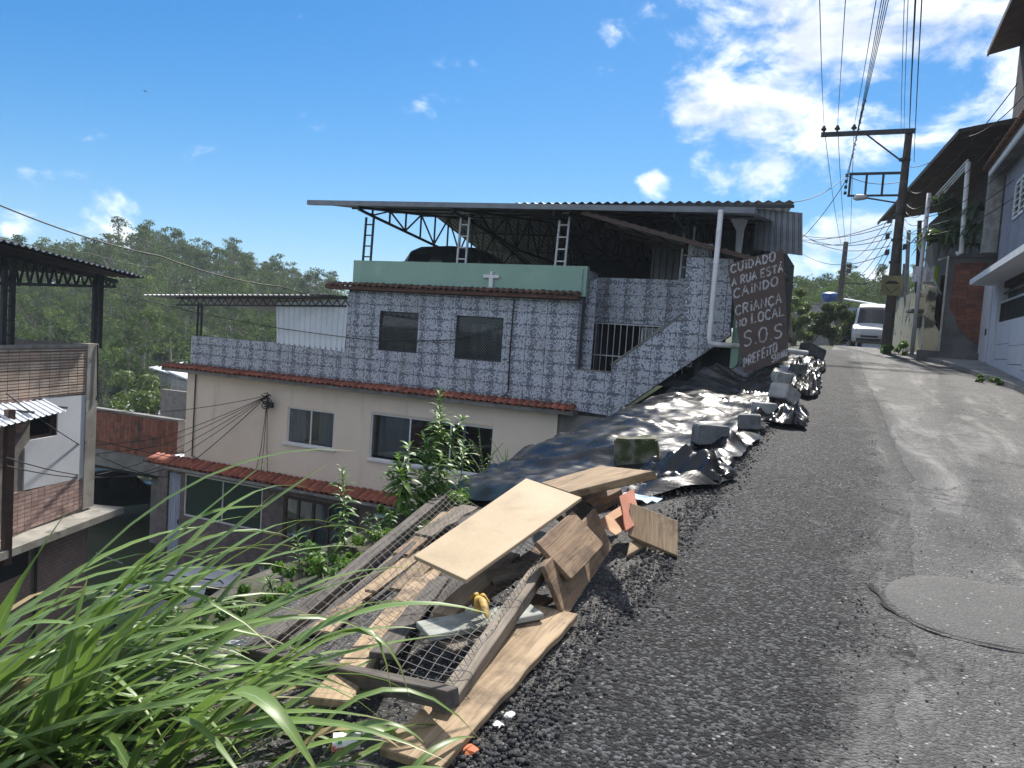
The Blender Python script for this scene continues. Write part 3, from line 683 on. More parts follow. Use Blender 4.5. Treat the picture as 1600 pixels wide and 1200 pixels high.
CARS = {
 # x (length), bottom, belt, roof, half width at belt, half width at roof ; front at +x
 'hatch': dict(st=[(-2.0,.42,.92,.95,.70,.66),(-1.95,.30,.98,1.10,.80,.68),(-1.80,.26,1.0,1.38,.84,.66),(-1.5,.24,1.0,1.50,.86,.64),(-.6,.22,.98,1.54,.87,.64),(.2,.22,.96,1.50,.87,.63),(.55,.22,.95,1.36,.87,.64),(1.05,.22,.94,1.02,.86,.70),(1.3,.24,.90,.96,.85,.72),(1.75,.27,.80,.86,.80,.70),(1.98,.36,.66,.72,.66,.60)], cab=(2,7), wheels=(-1.28,1.25), wr=.31),
 'suv': dict(st=[(-2.15,.45,1.0,1.05,.78,.72),(-2.1,.34,1.08,1.25,.86,.74),(-1.98,.30,1.1,1.62,.88,.70),(-1.6,.28,1.1,1.72,.90,.68),(-.6,.26,1.08,1.75,.90,.68),(.2,.26,1.06,1.70,.90,.68),(.5,.26,1.05,1.55,.90,.68),(.95,.26,1.04,1.12,.89,.74),(1.3,.28,1.02,1.08,.88,.76),(1.9,.32,.92,1.0,.84,.74),(2.12,.42,.75,.82,.72,.64)], cab=(2,7), wheels=(-1.35,1.35), wr=.36),
 'van': dict(st=[(-2.8,.5,1.3,2.35,.92,.84),(-2.7,.36,1.32,2.50,.96,.86),(-2.0,.32,1.32,2.55,.97,.86),(-.5,.32,1.3,2.56,.97,.86),(.9,.32,1.3,2.54,.97,.86),(1.35,.32,1.3,2.42,.97,.84),(1.62,.32,1.3,2.18,.97,.82),(2.12,.32,1.26,1.40,.96,.84),(2.45,.34,1.12,1.20,.93,.84),(2.72,.38,.95,1.03,.84,.78),(2.82,.45,.75,.80,.72,.68)], cab=(5,7), wheels=(-1.7,1.85), wr=.36),
}
def car(name, label, kind, body, loc, yaw, group=None, rails=False):
    K = CARS[kind]; st = K['st']; i0, i1 = K['cab']
    root = thing(name, label, 'van' if kind == 'van' else 'car', loc, group)
    def ring(s, g=0.0):
        x, zb, bl, rf, w_, wr = s
        half = [(0,zb),(w_*.86,zb),(w_*.97,zb+.10),(w_,lerp(zb,bl,.6)),(w_*.985,bl),(lerp(w_,wr,.92),lerp(bl,rf,.80)),(wr*.86,rf-.02),(wr*.5,rf+.012),(0,rf+.02)]
        return [(x, y, z) for y, z in half] + [(x, -y, z) for y, z in half[-2:0:-1]]
    S = []
    for a, b in zip(st, st[1:]):
        for t in (0, .5): S.append(tuple(lerp(p, q, t) for p, q in zip(a, b)))
    S.append(st[-1]); rings = [ring(s) for s in S]; n = len(rings[0])
    parts = {'body': MB(), 'side_window': MB(), 'windscreen': MB(), 'rear_window': MB()}
    side = {}
    for i in range(len(S)-1):
        for k in range(n):
            q = [rings[i][k], rings[i][(k+1)%n], rings[i+1][(k+1)%n], rings[i+1][k]]; tgt = 'body'
            if 2*i0 <= i < 2*i1 and k in (4, n-5) and i % 4 != 3: tgt = 'side_window'
            if 2*(i1-2)+1 <= i < 2*i1 and k in (6,7,8,9) : tgt = 'windscreen'
            if kind != 'van' and 2 <= i < 2*i0+1 and k in (6,7,8,9): tgt = 'rear_window'
            (side.setdefault((i//4, k), MB()) if tgt == 'side_window' else parts[tgt]).add(q, [(3,2,1,0)])
    for e in (0, -1):
        f = tuple(range(n)); parts['body'].add(rings[e], [f if e == 0 else f[::-1]])
    rot = Matrix.Rotation(yaw, 3, 'Z')
    def put(mb, nm, mat, parent=root, sm=True):
        mb.v = [tuple(rot @ Vector(v) + Vector(loc)) for v in mb.v]
        if not mb.v: return None
        o = mb.build(nm, mat, parent, smooth_=sm)
        return o
    bo = put(parts['body'], 'body', body)
    if bo:
        bm = bmesh.new(); bm.from_mesh(bo.data); bmesh.ops.remove_doubles(bm, verts=bm.verts, dist=.001); bm.to_mesh(bo.data); bm.free()
        bo.data.set_sharp_from_angle(angle=R(38))
    for nm in ('windscreen', 'rear_window'): put(parts[nm], nm, 'car_glass', sm=False)
    for mb_ in side.values(): put(mb_, 'side_window', 'car_glass', sm=False)
    for wx in K['wheels']:
        for s in (-1, 1):
            y = s*(st[4][4]-.10); r = K['wr']
            o = put(MB().tube([(wx,y-.10,r),(wx,y+.10,r)], r, 20), 'wheel', 'tyre')
            put(MB().tube([(wx,y+s*.102,r),(wx,y+s*.11,r)], r*.6, 14), 'rim', 'rim', o)
    fx = st[-2][0]; bx_ = st[0][0]
    for s in (-1, 1):
        put(MB().obox((fx+.02, s*st[-2][4]*.72, lerp(st[-2][1], st[-2][2], .80)), (.10,-s*.05,0), (0,.17,0), (0,0,.075)), 'headlight', 'lamp_clear', sm=False)
        put(MB().obox((bx_+.05, s*st[1][4]*.90, st[0][2]-.05), (.07,0,0), (0,.07,0), (0,0,.13)), 'tail_light', 'lamp_red', sm=False)
        put(MB().obox((st[7][0]-.35, s*(st[7][4]+.10), st[7][2]+.06), (.05,0,0), (0,.09,0), (0,0,.07)), 'mirror', 'trim_black', sm=False)
    put(MB().obox((st[-1][0]-.01, 0, lerp(st[-1][1], st[-1][2], .75)), (.03,0,0), (0,.42,0), (0,0,.055)), 'grille', 'trim_black', sm=False)
    put(MB().obox((st[-1][0]+.0, 0, st[-1][1]+.05), (.04,0,0), (0,.62,0), (0,0,.07)), 'bumper', 'trim_black', sm=False)
    if rails:
        for s in (-1, 1): put(MB().tube([(-1.5,s*.6,1.50),(-1.4,s*.6,1.57),(.1,s*.6,1.56),(.2,s*.6,1.49)], .02), 'roof_rail', 'trim_black')
        put(MB().tube([(-1.45,0,1.5),(-1.62,0,1.72)], .008), 'antenna', 'trim_black')
    return root
car('parked_car', 'dark hatchback parked on the roof deck behind green parapet', 'hatch', 'car_black', (-10.75, 20.6, 2.64), R(2))
car('parked_car', 'white car with roof rails parked in the lower yard behind grass', 'hatch', 'car_white', (-16.3, 15.2, -7.0), R(196), rails=True)
sc_ = car('parked_car', 'dark off-road car with spare wheel parked in shaded garage', 'suv', 'car_navy', (-28.3, 22.6, -7.0), R(70))
p_ = Vector((-28.3,22.6,-7.0)); rt = Matrix.Rotation(R(70), 3, 'Z')
o_ = MB().tube([p_ + rt @ Vector((-2.18,.05,1.0)), p_ + rt @ Vector((-2.38,.05,1.0))], .34, 20).build('spare_wheel', 'tyre', sc_, smooth_=True)
MB().tube([p_ + rt @ Vector((-2.385,.05,1.0)), p_ + rt @ Vector((-2.41,.05,1.0))], .05, 8).build('hub', 'rim', o_)
for k in range(4): MB().bar(p_ + rt @ Vector((-2.40,.05,1.0)), p_ + rt @ Vector((-2.40,.05+.28*math.cos(k*R(90)),1.0+.28*math.sin(k*R(90)))), .03, .02).build('spoke', 'rim', o_)
vz = road_z(37.5)
car('parked_van', 'tall silver van parked beside the utility pole uphill', 'van', 'van_silver', (1.05, 47.5, road_z(47.5)+.03), R(-96))

# ================================================================ brick house at the left
LC = Vector((-16.45, 12.35, 0)); LE = Vector((.339, -.941, 0)); LN = Vector((.941, .339, 0))
def onL(u, v, d=0):
    r = pixdir(u, v); o = Vector((0,0,EYE)); c = LC + LN*d
    t = (c - o).dot(LN) / r.dot(LN); p = o + r*t; q = p - LC
    return (q.dot(LE), p.z)
def L3(a, z, d=0): p = LC + LE*a + LN*d; return (p.x, p.y, z)
def lbox(a0, a1, z0, z1, d0, d1):
    return MB().obox(LC + LE*(a0+a1)/2 + LN*(d0+d1)/2 + Vector((0,0,(z0+z1)/2)), LE*(a1-a0)/2, LN*(d1-d0)/2, (0,0,(z1-z0)/2))
m, nt, b = new_mat('hollow_brick'); v = coords(nt, 'world'); s = nn(nt, 'ShaderNodeSeparateXYZ'); lk(nt, v, s.inputs[0])
wv = smooth(nt, math_(nt, 'SINE', math_(nt, 'MULTIPLY', s.outputs[2], 97)), -.95, -.1); oi = nn(nt, 'ShaderNodeObjectInfo')
c = mixc(nt, oi.outputs['Random'], (.46, .33, .25), (.54, .45, .37)); c = mixc(nt, smooth(nt, noise_(nt, v, 3, 6), .4, .7), c, (.30, .25, .21)); c = mixc(nt, math_(nt, 'SUBTRACT', 1, wv), c, (.20, .145, .115))
lk(nt, c, b.inputs['Base Color']); b.inputs['Roughness'].default_value = .92
bp = nn(nt, 'ShaderNodeBump'); bp.inputs['Distance'].default_value = .015; lk(nt, wv, bp.inputs['Height']); lk(nt, bp.outputs[0], b.inputs['Normal']); MATS['hollow_brick'] = m
M('pink_brick', (.44, .31, .28), (.36, .245, .22), 7, .85, .5, 60, rnd=.22, c3=(.17, .12, .11), s3=2)
M('mortar', (.27, .24, .215), (.20, .18, .165), 4, .95, .4)
M('blue_white_plaster', (.60, .62, .66), (.55, .57, .61), 1.3, .85, .15, 30, c3=(.44, .44, .44), s3=1.0, lo3=.6, hi3=.85)
M('old_concrete', (.33, .315, .28), (.22, .21, .19), 2, .95, .6, 40, c3=(.10, .10, .09), s3=2.2)
M('red_brick', (.26, .095, .06), (.17, .07, .05), 5, .9, .4, 50, rnd=.25, c3=(.07, .05, .045), s3=1.3)
m, nt, b = new_mat('far_brick'); v = coords(nt, 'world'); g_ = nn(nt, 'ShaderNodeSeparateXYZ'); lk(nt, v, g_.inputs[0]); cb = nn(nt, 'ShaderNodeCombineXYZ')
lk(nt, math_(nt, 'SUBTRACT', math_(nt, 'MULTIPLY', g_.outputs[0], .339), math_(nt, 'MULTIPLY', g_.outputs[1], .941)), cb.inputs[0]); lk(nt, g_.outputs[2], cb.inputs[1])
bt = nn(nt, 'ShaderNodeTexBrick'); lk(nt, cb.outputs[0], bt.inputs[0]); bt.inputs['Scale'].default_value = 1; bt.inputs['Brick Width'].default_value = .19; bt.inputs['Row Height'].default_value = .085; bt.inputs['Mortar Size'].default_value = .008
for i_, c in (('Color1', (.46, .31, .28)), ('Color2', (.37, .25, .225)), ('Mortar', (.22, .18, .17))): bt.inputs[i_].default_value = (*c, 1)
lk(nt, mixc(nt, smooth(nt, noise_(nt, v, 1.5, 6), .45, .8), bt.outputs[0], (.26, .20, .185)), b.inputs['Base Color']); b.inputs['Roughness'].default_value = .9; MATS['far_brick'] = m
lh = thing('house', 'unfinished brick house with white plaster patch and open metal roof', 'house', L3(2, -7.0, -3))
ZT = onL(70, 539)[1]; zsl = onL(133, 797)[1]; zbk = onL(100, 617)[1]; zpl = onL(100, 752)[1]
A1 = 6.2; DEP = -7
core = MB(); hz0, hz1 = onL(66, 684)[1], onL(66, 648)[1]; ha0, ha1 = onL(88, 660)[0], onL(47, 660)[0]
# walls with the window opening, then the other three sides
xs = [0, ha0, ha1, A1]; zs = [-7.05, hz0, hz1, ZT]
for i in range(3):
    for k in range(3):
        if i == 1 and k == 1: continue
        core.add([L3(xs[i],zs[k]),L3(xs[i+1],zs[k]),L3(xs[i+1],zs[k+1]),L3(xs[i],zs[k+1])], [(0,1,2,3)])
core.add([L3(0,-7.05),L3(0,ZT),L3(0,ZT,DEP),L3(0,-7.05,DEP)], [(0,1,2,3)]); core.add([L3(A1,-7.05),L3(A1,ZT),L3(A1,ZT,DEP),L3(A1,-7.05,DEP)], [(3,2,1,0)])
core.add([L3(0,-7.05,DEP),L3(A1,-7.05,DEP),L3(A1,ZT,DEP),L3(0,ZT,DEP)], [(3,2,1,0)]); core.add([L3(.25,ZT-.9,-.2),L3(A1,ZT-.9,-.2),L3(A1,ZT-.9,DEP),L3(.25,ZT-.9,DEP)], [(0,1,2,3)])
core.add([L3(0,ZT),L3(A1,ZT),L3(A1,ZT,-.2),L3(0,ZT,-.2)], [(0,1,2,3)]); core.add([L3(0,ZT,-.2),L3(A1,ZT,-.2),L3(A1,ZT-.9,-.2),L3(0,ZT-.9,-.2)], [(0,1,2,3)])
core.build('wall', 'mortar', lh)
r_ = MB(); r_.add([L3(ha0,hz0,-.0),L3(ha1,hz0,0),L3(ha1,hz1,0),L3(ha0,hz1,0),L3(ha0,hz0,-1.5),L3(ha1,hz0,-1.5),L3(ha1,hz1,-1.5),L3(ha0,hz1,-1.5)], [(4,5,6,7),(0,1,5,4),(3,7,6,2),(0,4,7,3),(1,2,6,5)]); r_.build('room', 'dark_room', lh)
wf = MB();
for q in ((ha0,ha1,hz0,hz0+.05),(ha0,ha1,hz1-.05,hz1),(ha0,ha0+.06,hz0,hz1),(ha1-.04,ha1,hz0,hz1)): mb_ = lbox(q[0],q[1],q[2],q[3],-.12,-.06); wf.add(mb_.v, mb_.f)
wf.build('window_frame', 'brown_frame', lh)
uw = lbox(.30, A1, ZT-.06, ZT-.001, -.22, .03).build('wall_cap', 'old_concrete', lh)
to3L = lambda x, z, d: L3(x, z, d)
tile_face(uw, [[(.32,zbk),(3.9,zbk),(3.9,ZT-.07),(.32,ZT-.07)]], 0, mat='hollow_brick', tw=.31, th=.195, t=.035, gap=.009, name='brick', to3=to3L)
pl = lbox(.30, 2.35, zpl-.02, zbk-.01, .001, .012).build('plaster_backing', 'mortar', lh)
bpy.data.objects.remove(pl)
# white plaster patch (with the window cut out), pink bricks around it
pp = MB()
outl = [onL(134,617), onL(66,621), onL(62,640), onL(47,648), onL(47,684), onL(38,700), onL(35,764), onL(128,745)]
c_ = [(onL(134,617)[0], hz1, ha0, zbk)]
for pa in ([onL(134,617), onL(66,621), (ha1, hz1), (ha0, hz1), ], [onL(134,617), (ha0,hz1), (ha0,hz0), onL(128,746)], [(ha0,hz0), (ha1,hz0), onL(37,700), onL(35,766), onL(128,746)]):
    pp.prism([L3(a, z, .001) for a, z in pa], LN*.03)
pp.build('plaster_patch', 'blue_white_plaster', lh)
pb = lbox(.1, .2, zsl+.05, zsl+.1, -.05, -.02).build('brickwork', 'mortar', lh)
zlow = onL(100, 800)[1]
tile_face(pb, [[(onL(133,745)[0], zsl+.12), (onL(20,770)[0], zsl-.02+.0), (onL(18,768)[0], onL(35,766)[1]), (onL(128,745)[0], onL(128,746)[1])]], 0, mat='pink_brick', tw=.20, th=.092, t=.03, gap=.006, name='brick', to3=to3L)
tile_face(pb, [[(onL(36,700)[0], onL(35,764)[1]), (3.3, onL(35,764)[1]), (3.3, zbk+.02), (onL(64,610)[0], zbk+.02), (ha1+.02, hz1)]], 0, mat='pink_brick', tw=.20, th=.092, t=.028, gap=.006, name='brick', to3=to3L, holes=[(ha0, ha1, hz0, hz1)])
# corner pillar, slab, lower storey
lbox(-.10, .30, zsl+.05, ZT+.02, -.3, .06).build('corner_pillar', 'old_concrete', lh)
lbox(-.45, A1, zsl-.16, zsl, -.5, .62).build('balcony_slab', 'old_concrete', lh)
lbox(.12, 1.75, -7.0, zsl-.17, -.1, .03).build('lower_wall', 'far_brick', lh)
lbox(1.95, 3.1, -7.0, zsl-.17, -.1, .02).build('lower_wall', 'far_brick', lh)
lbox(3.1, 3.45, -7.0, zsl-.17, -.1, .06).build('corner_pillar', 'old_concrete', lh)
wa0, wz0 = onL(66, 890, .03); wa1, wz1 = onL(32, 856, .03)
lbox(2.05, 2.95, wz0+.1, wz1, -.05, .031).build('lower_window', 'dark_room', lh)
MB().tube([L3(1.85,-6.8,.06),L3(1.85,zsl-.2,.06)], .03).build('drain_pipe', 'dark_steel', lh)
pa = onL(14, 700, .55)[0]
m = MB().bar(L3(pa,zsl-.3,.55), L3(pa,onL(14,640,.55)[1],.55), .14); m.build('post', 'brown_frame', lh)
# awning over the window
z0 = onL(0, 640, .5)[1]; 
corrugated(L3(onL(90,642,.55)[0],onL(90,641,.55)[1],.75), L3(onL(70,628)[0],onL(70,632)[1]+.10,.02), L3(4.6,onL(0,648,.55)[1]-.25,.75), L3(4.6,onL(0,628)[1]-.02,.02), .17, .03).build('window_awning', 'white_sheet', lh)
for a in (1.9, 2.9, 3.8): MB().bar(L3(a,z0-.1,.02), L3(a,z0-.1,.7), .04).build('bracket', 'dark_steel', lh)
# roof on posts
for u0, u1 in ((156, 161), (18, 22)):
    a = onL(u0, 500, -.15)[0]; m = MB()
    for da in (0, .22): m.bar(L3(a+da,ZT-.1,-.15), L3(a+da, onL(u0, 445 if u0 > 100 else 425, -.15)[1]+.25, -.15), .09)
    for k in range(5): m.bar(L3(a,ZT+.2+k*.3,-.15), L3(a+.22,ZT+.2+k*.3,-.15), .035)
    m.build('post', 'dark_steel', lh)
ra, rz = onL(213, 436, .3); ra2, rz2 = onL(0, 388, .3)
corrugated(L3(ra,rz,.45), L3(ra2+2,rz2+.18,.45), L3(ra,rz,-7), L3(ra2+2,rz2+.18,-7), .24, .05, shape='sine').build('roof_sheet', 'dark_steel', lh)
m = corrugated(L3(ra-.05,rz+.03,.5), L3(ra-.05,rz+.04,-7), L3(ra2+2,rz2+.22,.5), L3(ra2+2,rz2+.22,-7), .19, .05, shape='sine'); m.build('roof_sheet', 'galv_metal', lh)
tz0, tz1 = onL(180, 448, -.15), onL(0, 447, -.15)
tc_ = MB().bar(L3(tz0[0],tz0[1],-.15), L3(tz1[0]+1,tz1[1],-.15), .06, .06).bar(L3(ra+.1,rz-.1,-.15), L3(ra2+2,rz2+.08,-.15), .07, .10); tro = tc_.build('truss', 'dark_steel', lh)
for i in range(14):
    a = tz0[0] + i*.3; zt = lerp(rz-.1, rz2+.08, (a-ra)/(ra2+2-ra)); zb_ = lerp(tz0[1], tz1[1], (a-tz0[0])/(tz1[0]-tz0[0]))
    MB().bar(L3(a,zb_,-.15), L3(a+.15,zt,-.15), .035).bar(L3(a+.15,zt,-.15), L3(a+.3,zb_,-.15), .035).build('web_member', 'dark_steel', tro)
MB().tube([L3(-.02,ZT,.08),L3(-.06,ZT-1.2,.10),L3(-.02,zbk-.2,.09)], .018).build('cable', 'black_rubber', lh)
MB().tube([L3(.4,onL(140,800,.6)[1]-1.1,.5), L3(-.25,zsl-1.35,.75)], .02).build('rail', 'pale_steel', lh)

# ================================================================ garage with brick walls between the two houses
gb = thing('garage', 'brick and concrete garage with dark open bay between two houses', 'garage', (-24, 19.5, -7))
GY = 19.6
gm = MB().box((-31,GY,-4.35),(-21.6,GY+.2,-3.72)); gm.build('lintel', 'plaster_grey', gb)
gw = MB().box((-31,GY+.02,-3.71),(-21.62,GY+.2,-2.22)).box((-21.8,GY+.21,-7),(-21.62,27,-2.25)).box((-31,27,-7),(-21.6,27.2,-2.2)); gw.build('wall', 'mortar', gb)
tile_face(gw_ := gb.children[-1], [[(-31,-3.70),(-21.62,-3.70),(-21.62,-2.26),(-31,-2.26)]], GY+.02, mat='red_brick', tw=.19, th=.29, t=.02, gap=.006, name='brick')
MB().box((-31.1,GY-.04,-2.26),(-21.55,GY+.24,-2.18)).build('wall_cap', 'plaster_grey', gb)
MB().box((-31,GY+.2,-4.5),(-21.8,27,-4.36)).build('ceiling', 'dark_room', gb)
MB().box((-23.4,GY+.5,-7.05),(-21.85,GY+.7,-4.37)).box((-31,GY,-7.05),(-30.6,GY+.2,-4.36)).build('side_pier', 'plaster_grey', gb)
MB().box((-21.55,YF+.5,-3.5),(-19.9,27,-3.4)).build('lower_roof', 'white_sheet', gb)
# bicycle wheel leaning by the garage corner
wc = Vector(L3(-.3,-6.5,1.0)); m = MB(); m.tube([wc + Vector((.30*math.cos(t),.12*math.sin(t),.33*math.sin(t)+.05)) for t in np.linspace(0, 2*math.pi, 25)], .016, 6)
for k in range(8): t = k*math.pi/4; m.bar(wc+Vector((0,0,.05)), wc + Vector((.30*math.cos(t),.12*math.sin(t),.33*math.sin(t)+.05)), .006)
tag(m.build('bicycle_wheel', 'pale_steel'), 'old bicycle wheel leaning by the brick house corner', 'wheel')
# ================================================================ road-side embankment: tarp, blocks, sign, timber heap
def surf(X, Y): return max(terrain(X, Y), road_z(Y)+.012 if -1.8 < X < -.55 else -99)
def G(u, v, h=0, fn=surf):
    """the point of the embankment seen at a pixel, h metres above the ground there"""
    r = pixdir(u, v); o = Vector((0,0,EYE)); t = .8; prev = t
    while t < 60:
        p = o + r*t
        if p.z < fn(p.x, p.y) + h:
            a, b = prev, t
            for _ in range(24):
                m_ = (a+b)/2; p = o + r*m_
                if p.z < fn(p.x, p.y) + h: b = m_
                else: a = m_
            return o + r*((a+b)/2)
        prev = t; t += .06
    return o + r*10
# ---- black plastic sheet
def tarp_near(x): return interp(x, [(-5.4, 8.6), (-4.2, 7.6), (-3, 6.7), (-2, 6.25), (-1.5, 6.35), (-1.0, 6.75), (-.8, 7.3)])
def tarp_base(X, Y):
    z = terrain(X, Y)
    mound = .82*sstep(Y, 13.8, 17.4)*sstep(X, -4.0, -2.8)*(1-.72*sstep(X, -2.7, -1.9))*(1-sstep(X, -1.55, -1.0))*(1-sstep(Y, 19, 21))
    hump = .30*math.exp(-((X+2.8)/1.1)**2)*sstep(Y, 7.2, 10)*(1-sstep(Y, 14, 17))
    return z + mound + hump
def rid(x, y, s): return 1-2*abs(noise.noise((x, y, s)))
_cr = random.Random(5)
CREASE = [(math.cos(a_), math.sin(a_), _cr.uniform(-40, 40), _cr.uniform(.6, 2.2)) for a_ in (_cr.uniform(0, 6.28) for _ in range(9))]
def facets(x, y, s):
    """sharp folds meeting flat facets, as crumpled film has"""
    v = 0
    for i, (c, d, o, f) in enumerate(CREASE):
        q = (x*c+y*d)*f*s + o + 1.3*noise.noise((x*s*.6+i, y*s*.6, i)); v += (abs((q % 2)-1)-.5)/f
    return v/5
def tarp_z(X, Y, e=None):
    e = e if e is not None else 1
    wx = X + .3*noise.noise((X*.9, Y*.8, 9)); wy = Y + .45*noise.noise((X*.8, Y*.7, 4)) + .35*X
    f = .085*max(0, rid(wx*.22, wy*.95, 1))**2 + .05*max(0, rid(wx*.3+3, wy*2.2, 2))**3 + .018*rid(wx*.5, wy*4.5, 3)
    tri = lambda q: abs((q % 1)-.5)*2
    amp = sstep(noise.noise((X*.5, Y*.35, 12)), -.35, .35)
    f += .055*amp*tri((Y*.9 + .55*X + .6*noise.noise((X*.7, Y*.5, 21)))*.95)**1.5 + .03*tri((Y*.55 - .8*X + .5*noise.noise((X*.8, Y*.6, 31)))*1.5)**1.3 + .016*tri((Y*1.1 + .9*X + .6*noise.noise((X, Y, 41)))*2.6)
    right = sstep(X, -2.1, -1.05); near = 1-sstep(Y - tarp_near(X), .1, 1.3)
    c = max(right, near)
    f += (.035+.10*c)*facets(X, Y, 1.6) + (.02+.05*c)*facets(X+7, Y, 3.6)
    return tarp_base(X, Y) + .06 + f*min(1, .25+e)
tp = MB(); rows = []
ts = [i*.045 for i in range(90)]; ts += [4.05+i*.06 for i in range(100)]; ts += [10.05+i*.13 for i in range(100)]
us = np.linspace(0, 1, 112)
for t in ts:
    row = []
    for u in us:
        x0 = -4.65; x = lerp(x0, -.98, u)
        y = tarp_near(x) + t + .08*noise.noise((x*3, 1.3, 0))*max(0, 1-t)
        xr = -.98 + .16*noise.noise((y*1.3, 2, 2)) + .09*noise.noise((y*4, 2, 5)); xl = interp(y, [(9, -4.75), (12, -4.6), (15, -4.0), (17, -3.4), (18.3, -2.9), (30, -2.2)])
        x = lerp(xl, xr, u); e = min(1, min(t, (1-u)*3.5)/.25)
        z = tarp_z(x, y, e)
        if x < -4: z = max(z, tarp_z(-4, y, e) - 1.3*(-4-x) - .2)
        row.append((x, y, z))
    rows.append(row)
tp.grid(rows)
m, nt, b = new_mat('black_plastic'); v = coords(nt, 'world')
lk(nt, mixc(nt, smooth(nt, noise_(nt, v, 2.2, 6, .6), .50, .80), (.008, .0085, .0095), (.055, .053, .05)), b.inputs['Base Color'])
lk(nt, math_(nt, 'MULTIPLY_ADD', smooth(nt, noise_(nt, v, 3, 5), .4, .8), .20, .27), b.inputs['Roughness']); b.inputs['Specular IOR Level'].default_value = .42
bp = nn(nt, 'ShaderNodeBump'); bp.inputs['Distance'].default_value = .012; bp.inputs['Strength'].default_value = .5
vv = coords(nt, 'world', (2, 9, 4)); lk(nt, noise_(nt, vv, 1, 5, .6, 1.5), bp.inputs['Height']); lk(nt, bp.outputs[0], b.inputs['Normal']); MATS['black_plastic'] = m
tarp = tp.build('tarp', 'black_plastic', smooth_=True, off=(-2.5, 7, 0)); tag(tarp, 'black plastic sheet spread over the embankment and weighed down with blocks', 'tarp')
# loose crumpled ends of the sheet along the road
def crumple(name, label, c, rx, ry, h, seed, n=36):
    m = MB(); P = []
    for i in range(n+1):
        row = []
        for j in range(n+1):
            a, b_ = 2*i/n-1, 2*j/n-1
            ed = 1 + .25*noise.noise((a*2+seed, b_*2, 1)); x = c[0]+rx*a*ed; y = c[1]+ry*b_*ed
            k = max(0, 1-max(abs(a), abs(b_))**2)
            z = tarp_z(x, y, 0) + .03 + h*k**.4*max(0, .55 + 1.9*facets(a*1.3+seed, b_*1.3, 1.3) + .8*facets(a*1.3, b_*1.3+seed, 3.1))
            row.append((x, y, z))
        P.append(row)
    m.grid(P); o = m.build(name, 'black_plastic', smooth_=True); o.data.set_sharp_from_angle(angle=R(50)); return tag(o, label, 'tarp', 'crumpled ends of the black plastic sheet')
crumple('tarp_fold', 'crumpled black plastic heap at the near end of the sheet', G(1065, 742), .46, .42, .20, 3.3, 44)
crumple('tarp_fold', 'crumpled black plastic ball at road edge right of two blocks', G(1222, 660, 0), .34, .75, .20, 8.1)
crumple('tarp_fold', 'thin crumpled black plastic at road edge beyond the middle blocks', G(1255, 612, 0), .30, 1.3, .24, 5.6)
crumple('tarp_fold', 'shiny crumpled black plastic below the leaning painted sign', G(1262, 583, 0), .35, 1.6, .25, 1.7)
# ---- blocks weighing the sheet down
M('block_grey', (.17, .175, .18), (.11, .115, .12), 5, .9, .6, 60, kind='obj', c3=(.06, .062, .06), s3=4)
M('block_moss', (.20, .19, .16), (.07, .08, .035), 6, .95, 1, 50, kind='obj', c3=(.04, .055, .018), s3=5, lo3=.40, hi3=.60)
M('block_pale', (.36, .36, .35), (.24, .24, .235), 5, .9, .5, 60, kind='obj')
def block(label, u, v, w_, h_, d_, yaw, tilt, mat, rough=.0, seed=0):
    p = G(u, v, 0, lambda x, y: tarp_z(x, y)); D = CAMR.transposed() @ (p - Vector((0,0,EYE))); D = -D.z
    sx, sz, sy = w_*D/FPX/2, h_*D/FPX/2, d_/2
    bm = bmesh.new(); bmesh.ops.create_cube(bm, size=2); bmesh.ops.scale(bm, vec=(sx, sy, sz), verts=bm.verts)
    bmesh.ops.bevel(bm, geom=list(bm.edges), offset=min(sx, sz)*.12, segments=2, affect='EDGES'); bmesh.ops.subdivide_edges(bm, edges=list(bm.edges), cuts=2, use_grid_fill=True)
    for q in bm.verts:
        n = noise.noise_vector(q.co*9 + Vector((seed, 0, 0))); q.co += n*rough*min(sx, sz)
    me = bpy.data.meshes.new('concrete_block'); bm.to_mesh(me); bm.free(); me.materials.append(MATS[mat]); me.polygons.foreach_set('use_smooth', [True]*len(me.polygons)); me.set_sharp_from_angle(angle=R(28))
    o = bpy.data.objects.new('concrete_block', me); COL.objects.link(o)
    o.matrix_world = Matrix.Translation(p + Vector((0, sy*.6, sz*.72))) @ Matrix.Rotation(YAW+yaw, 4, 'Z') @ Matrix.Rotation(tilt, 4, 'Y')
    return tag(o, label, 'block', 'blocks holding down the black plastic')
block('rough mossy stone block with pale top, nearest on the tarp', 990, 722, 66, 44, .34, R(-12), R(-4), 'block_moss', .30, 1)
block('wide grey block just right of the mossy block on tarp', 1107, 691, 50, 31, .26, R(6), R(2), 'block_grey', .16, 2)
block('dark square block beside crumpled plastic, third along the tarp edge', 1169, 667, 34, 22, .24, R(-20), R(-3), 'block_grey', .12, 3)
block('flat grey block with pale top behind the dark square block', 1193, 646, 30, 19, .26, R(15), R(0), 'block_pale', .10, 4)
block('pale concrete block tilted on its edge in mid tarp', 1224, 626, 40, 24, .34, R(38), R(22), 'block_pale', .08, 5)
block('rounded pale block of stacked layers left of tilted one', 1221, 601, 26, 21, .30, R(5), R(4), 'block_pale', .28, 6)
block('small dark block under the foot of the painted sign', 1246, 583, 24, 16, .30, R(-15), R(0), 'block_grey', .12, 7)
block('large grey hollow block tilted at the far end of the tarp', 1268, 556, 36, 18, .45, R(25), R(16), 'block_grey', .06, 8)
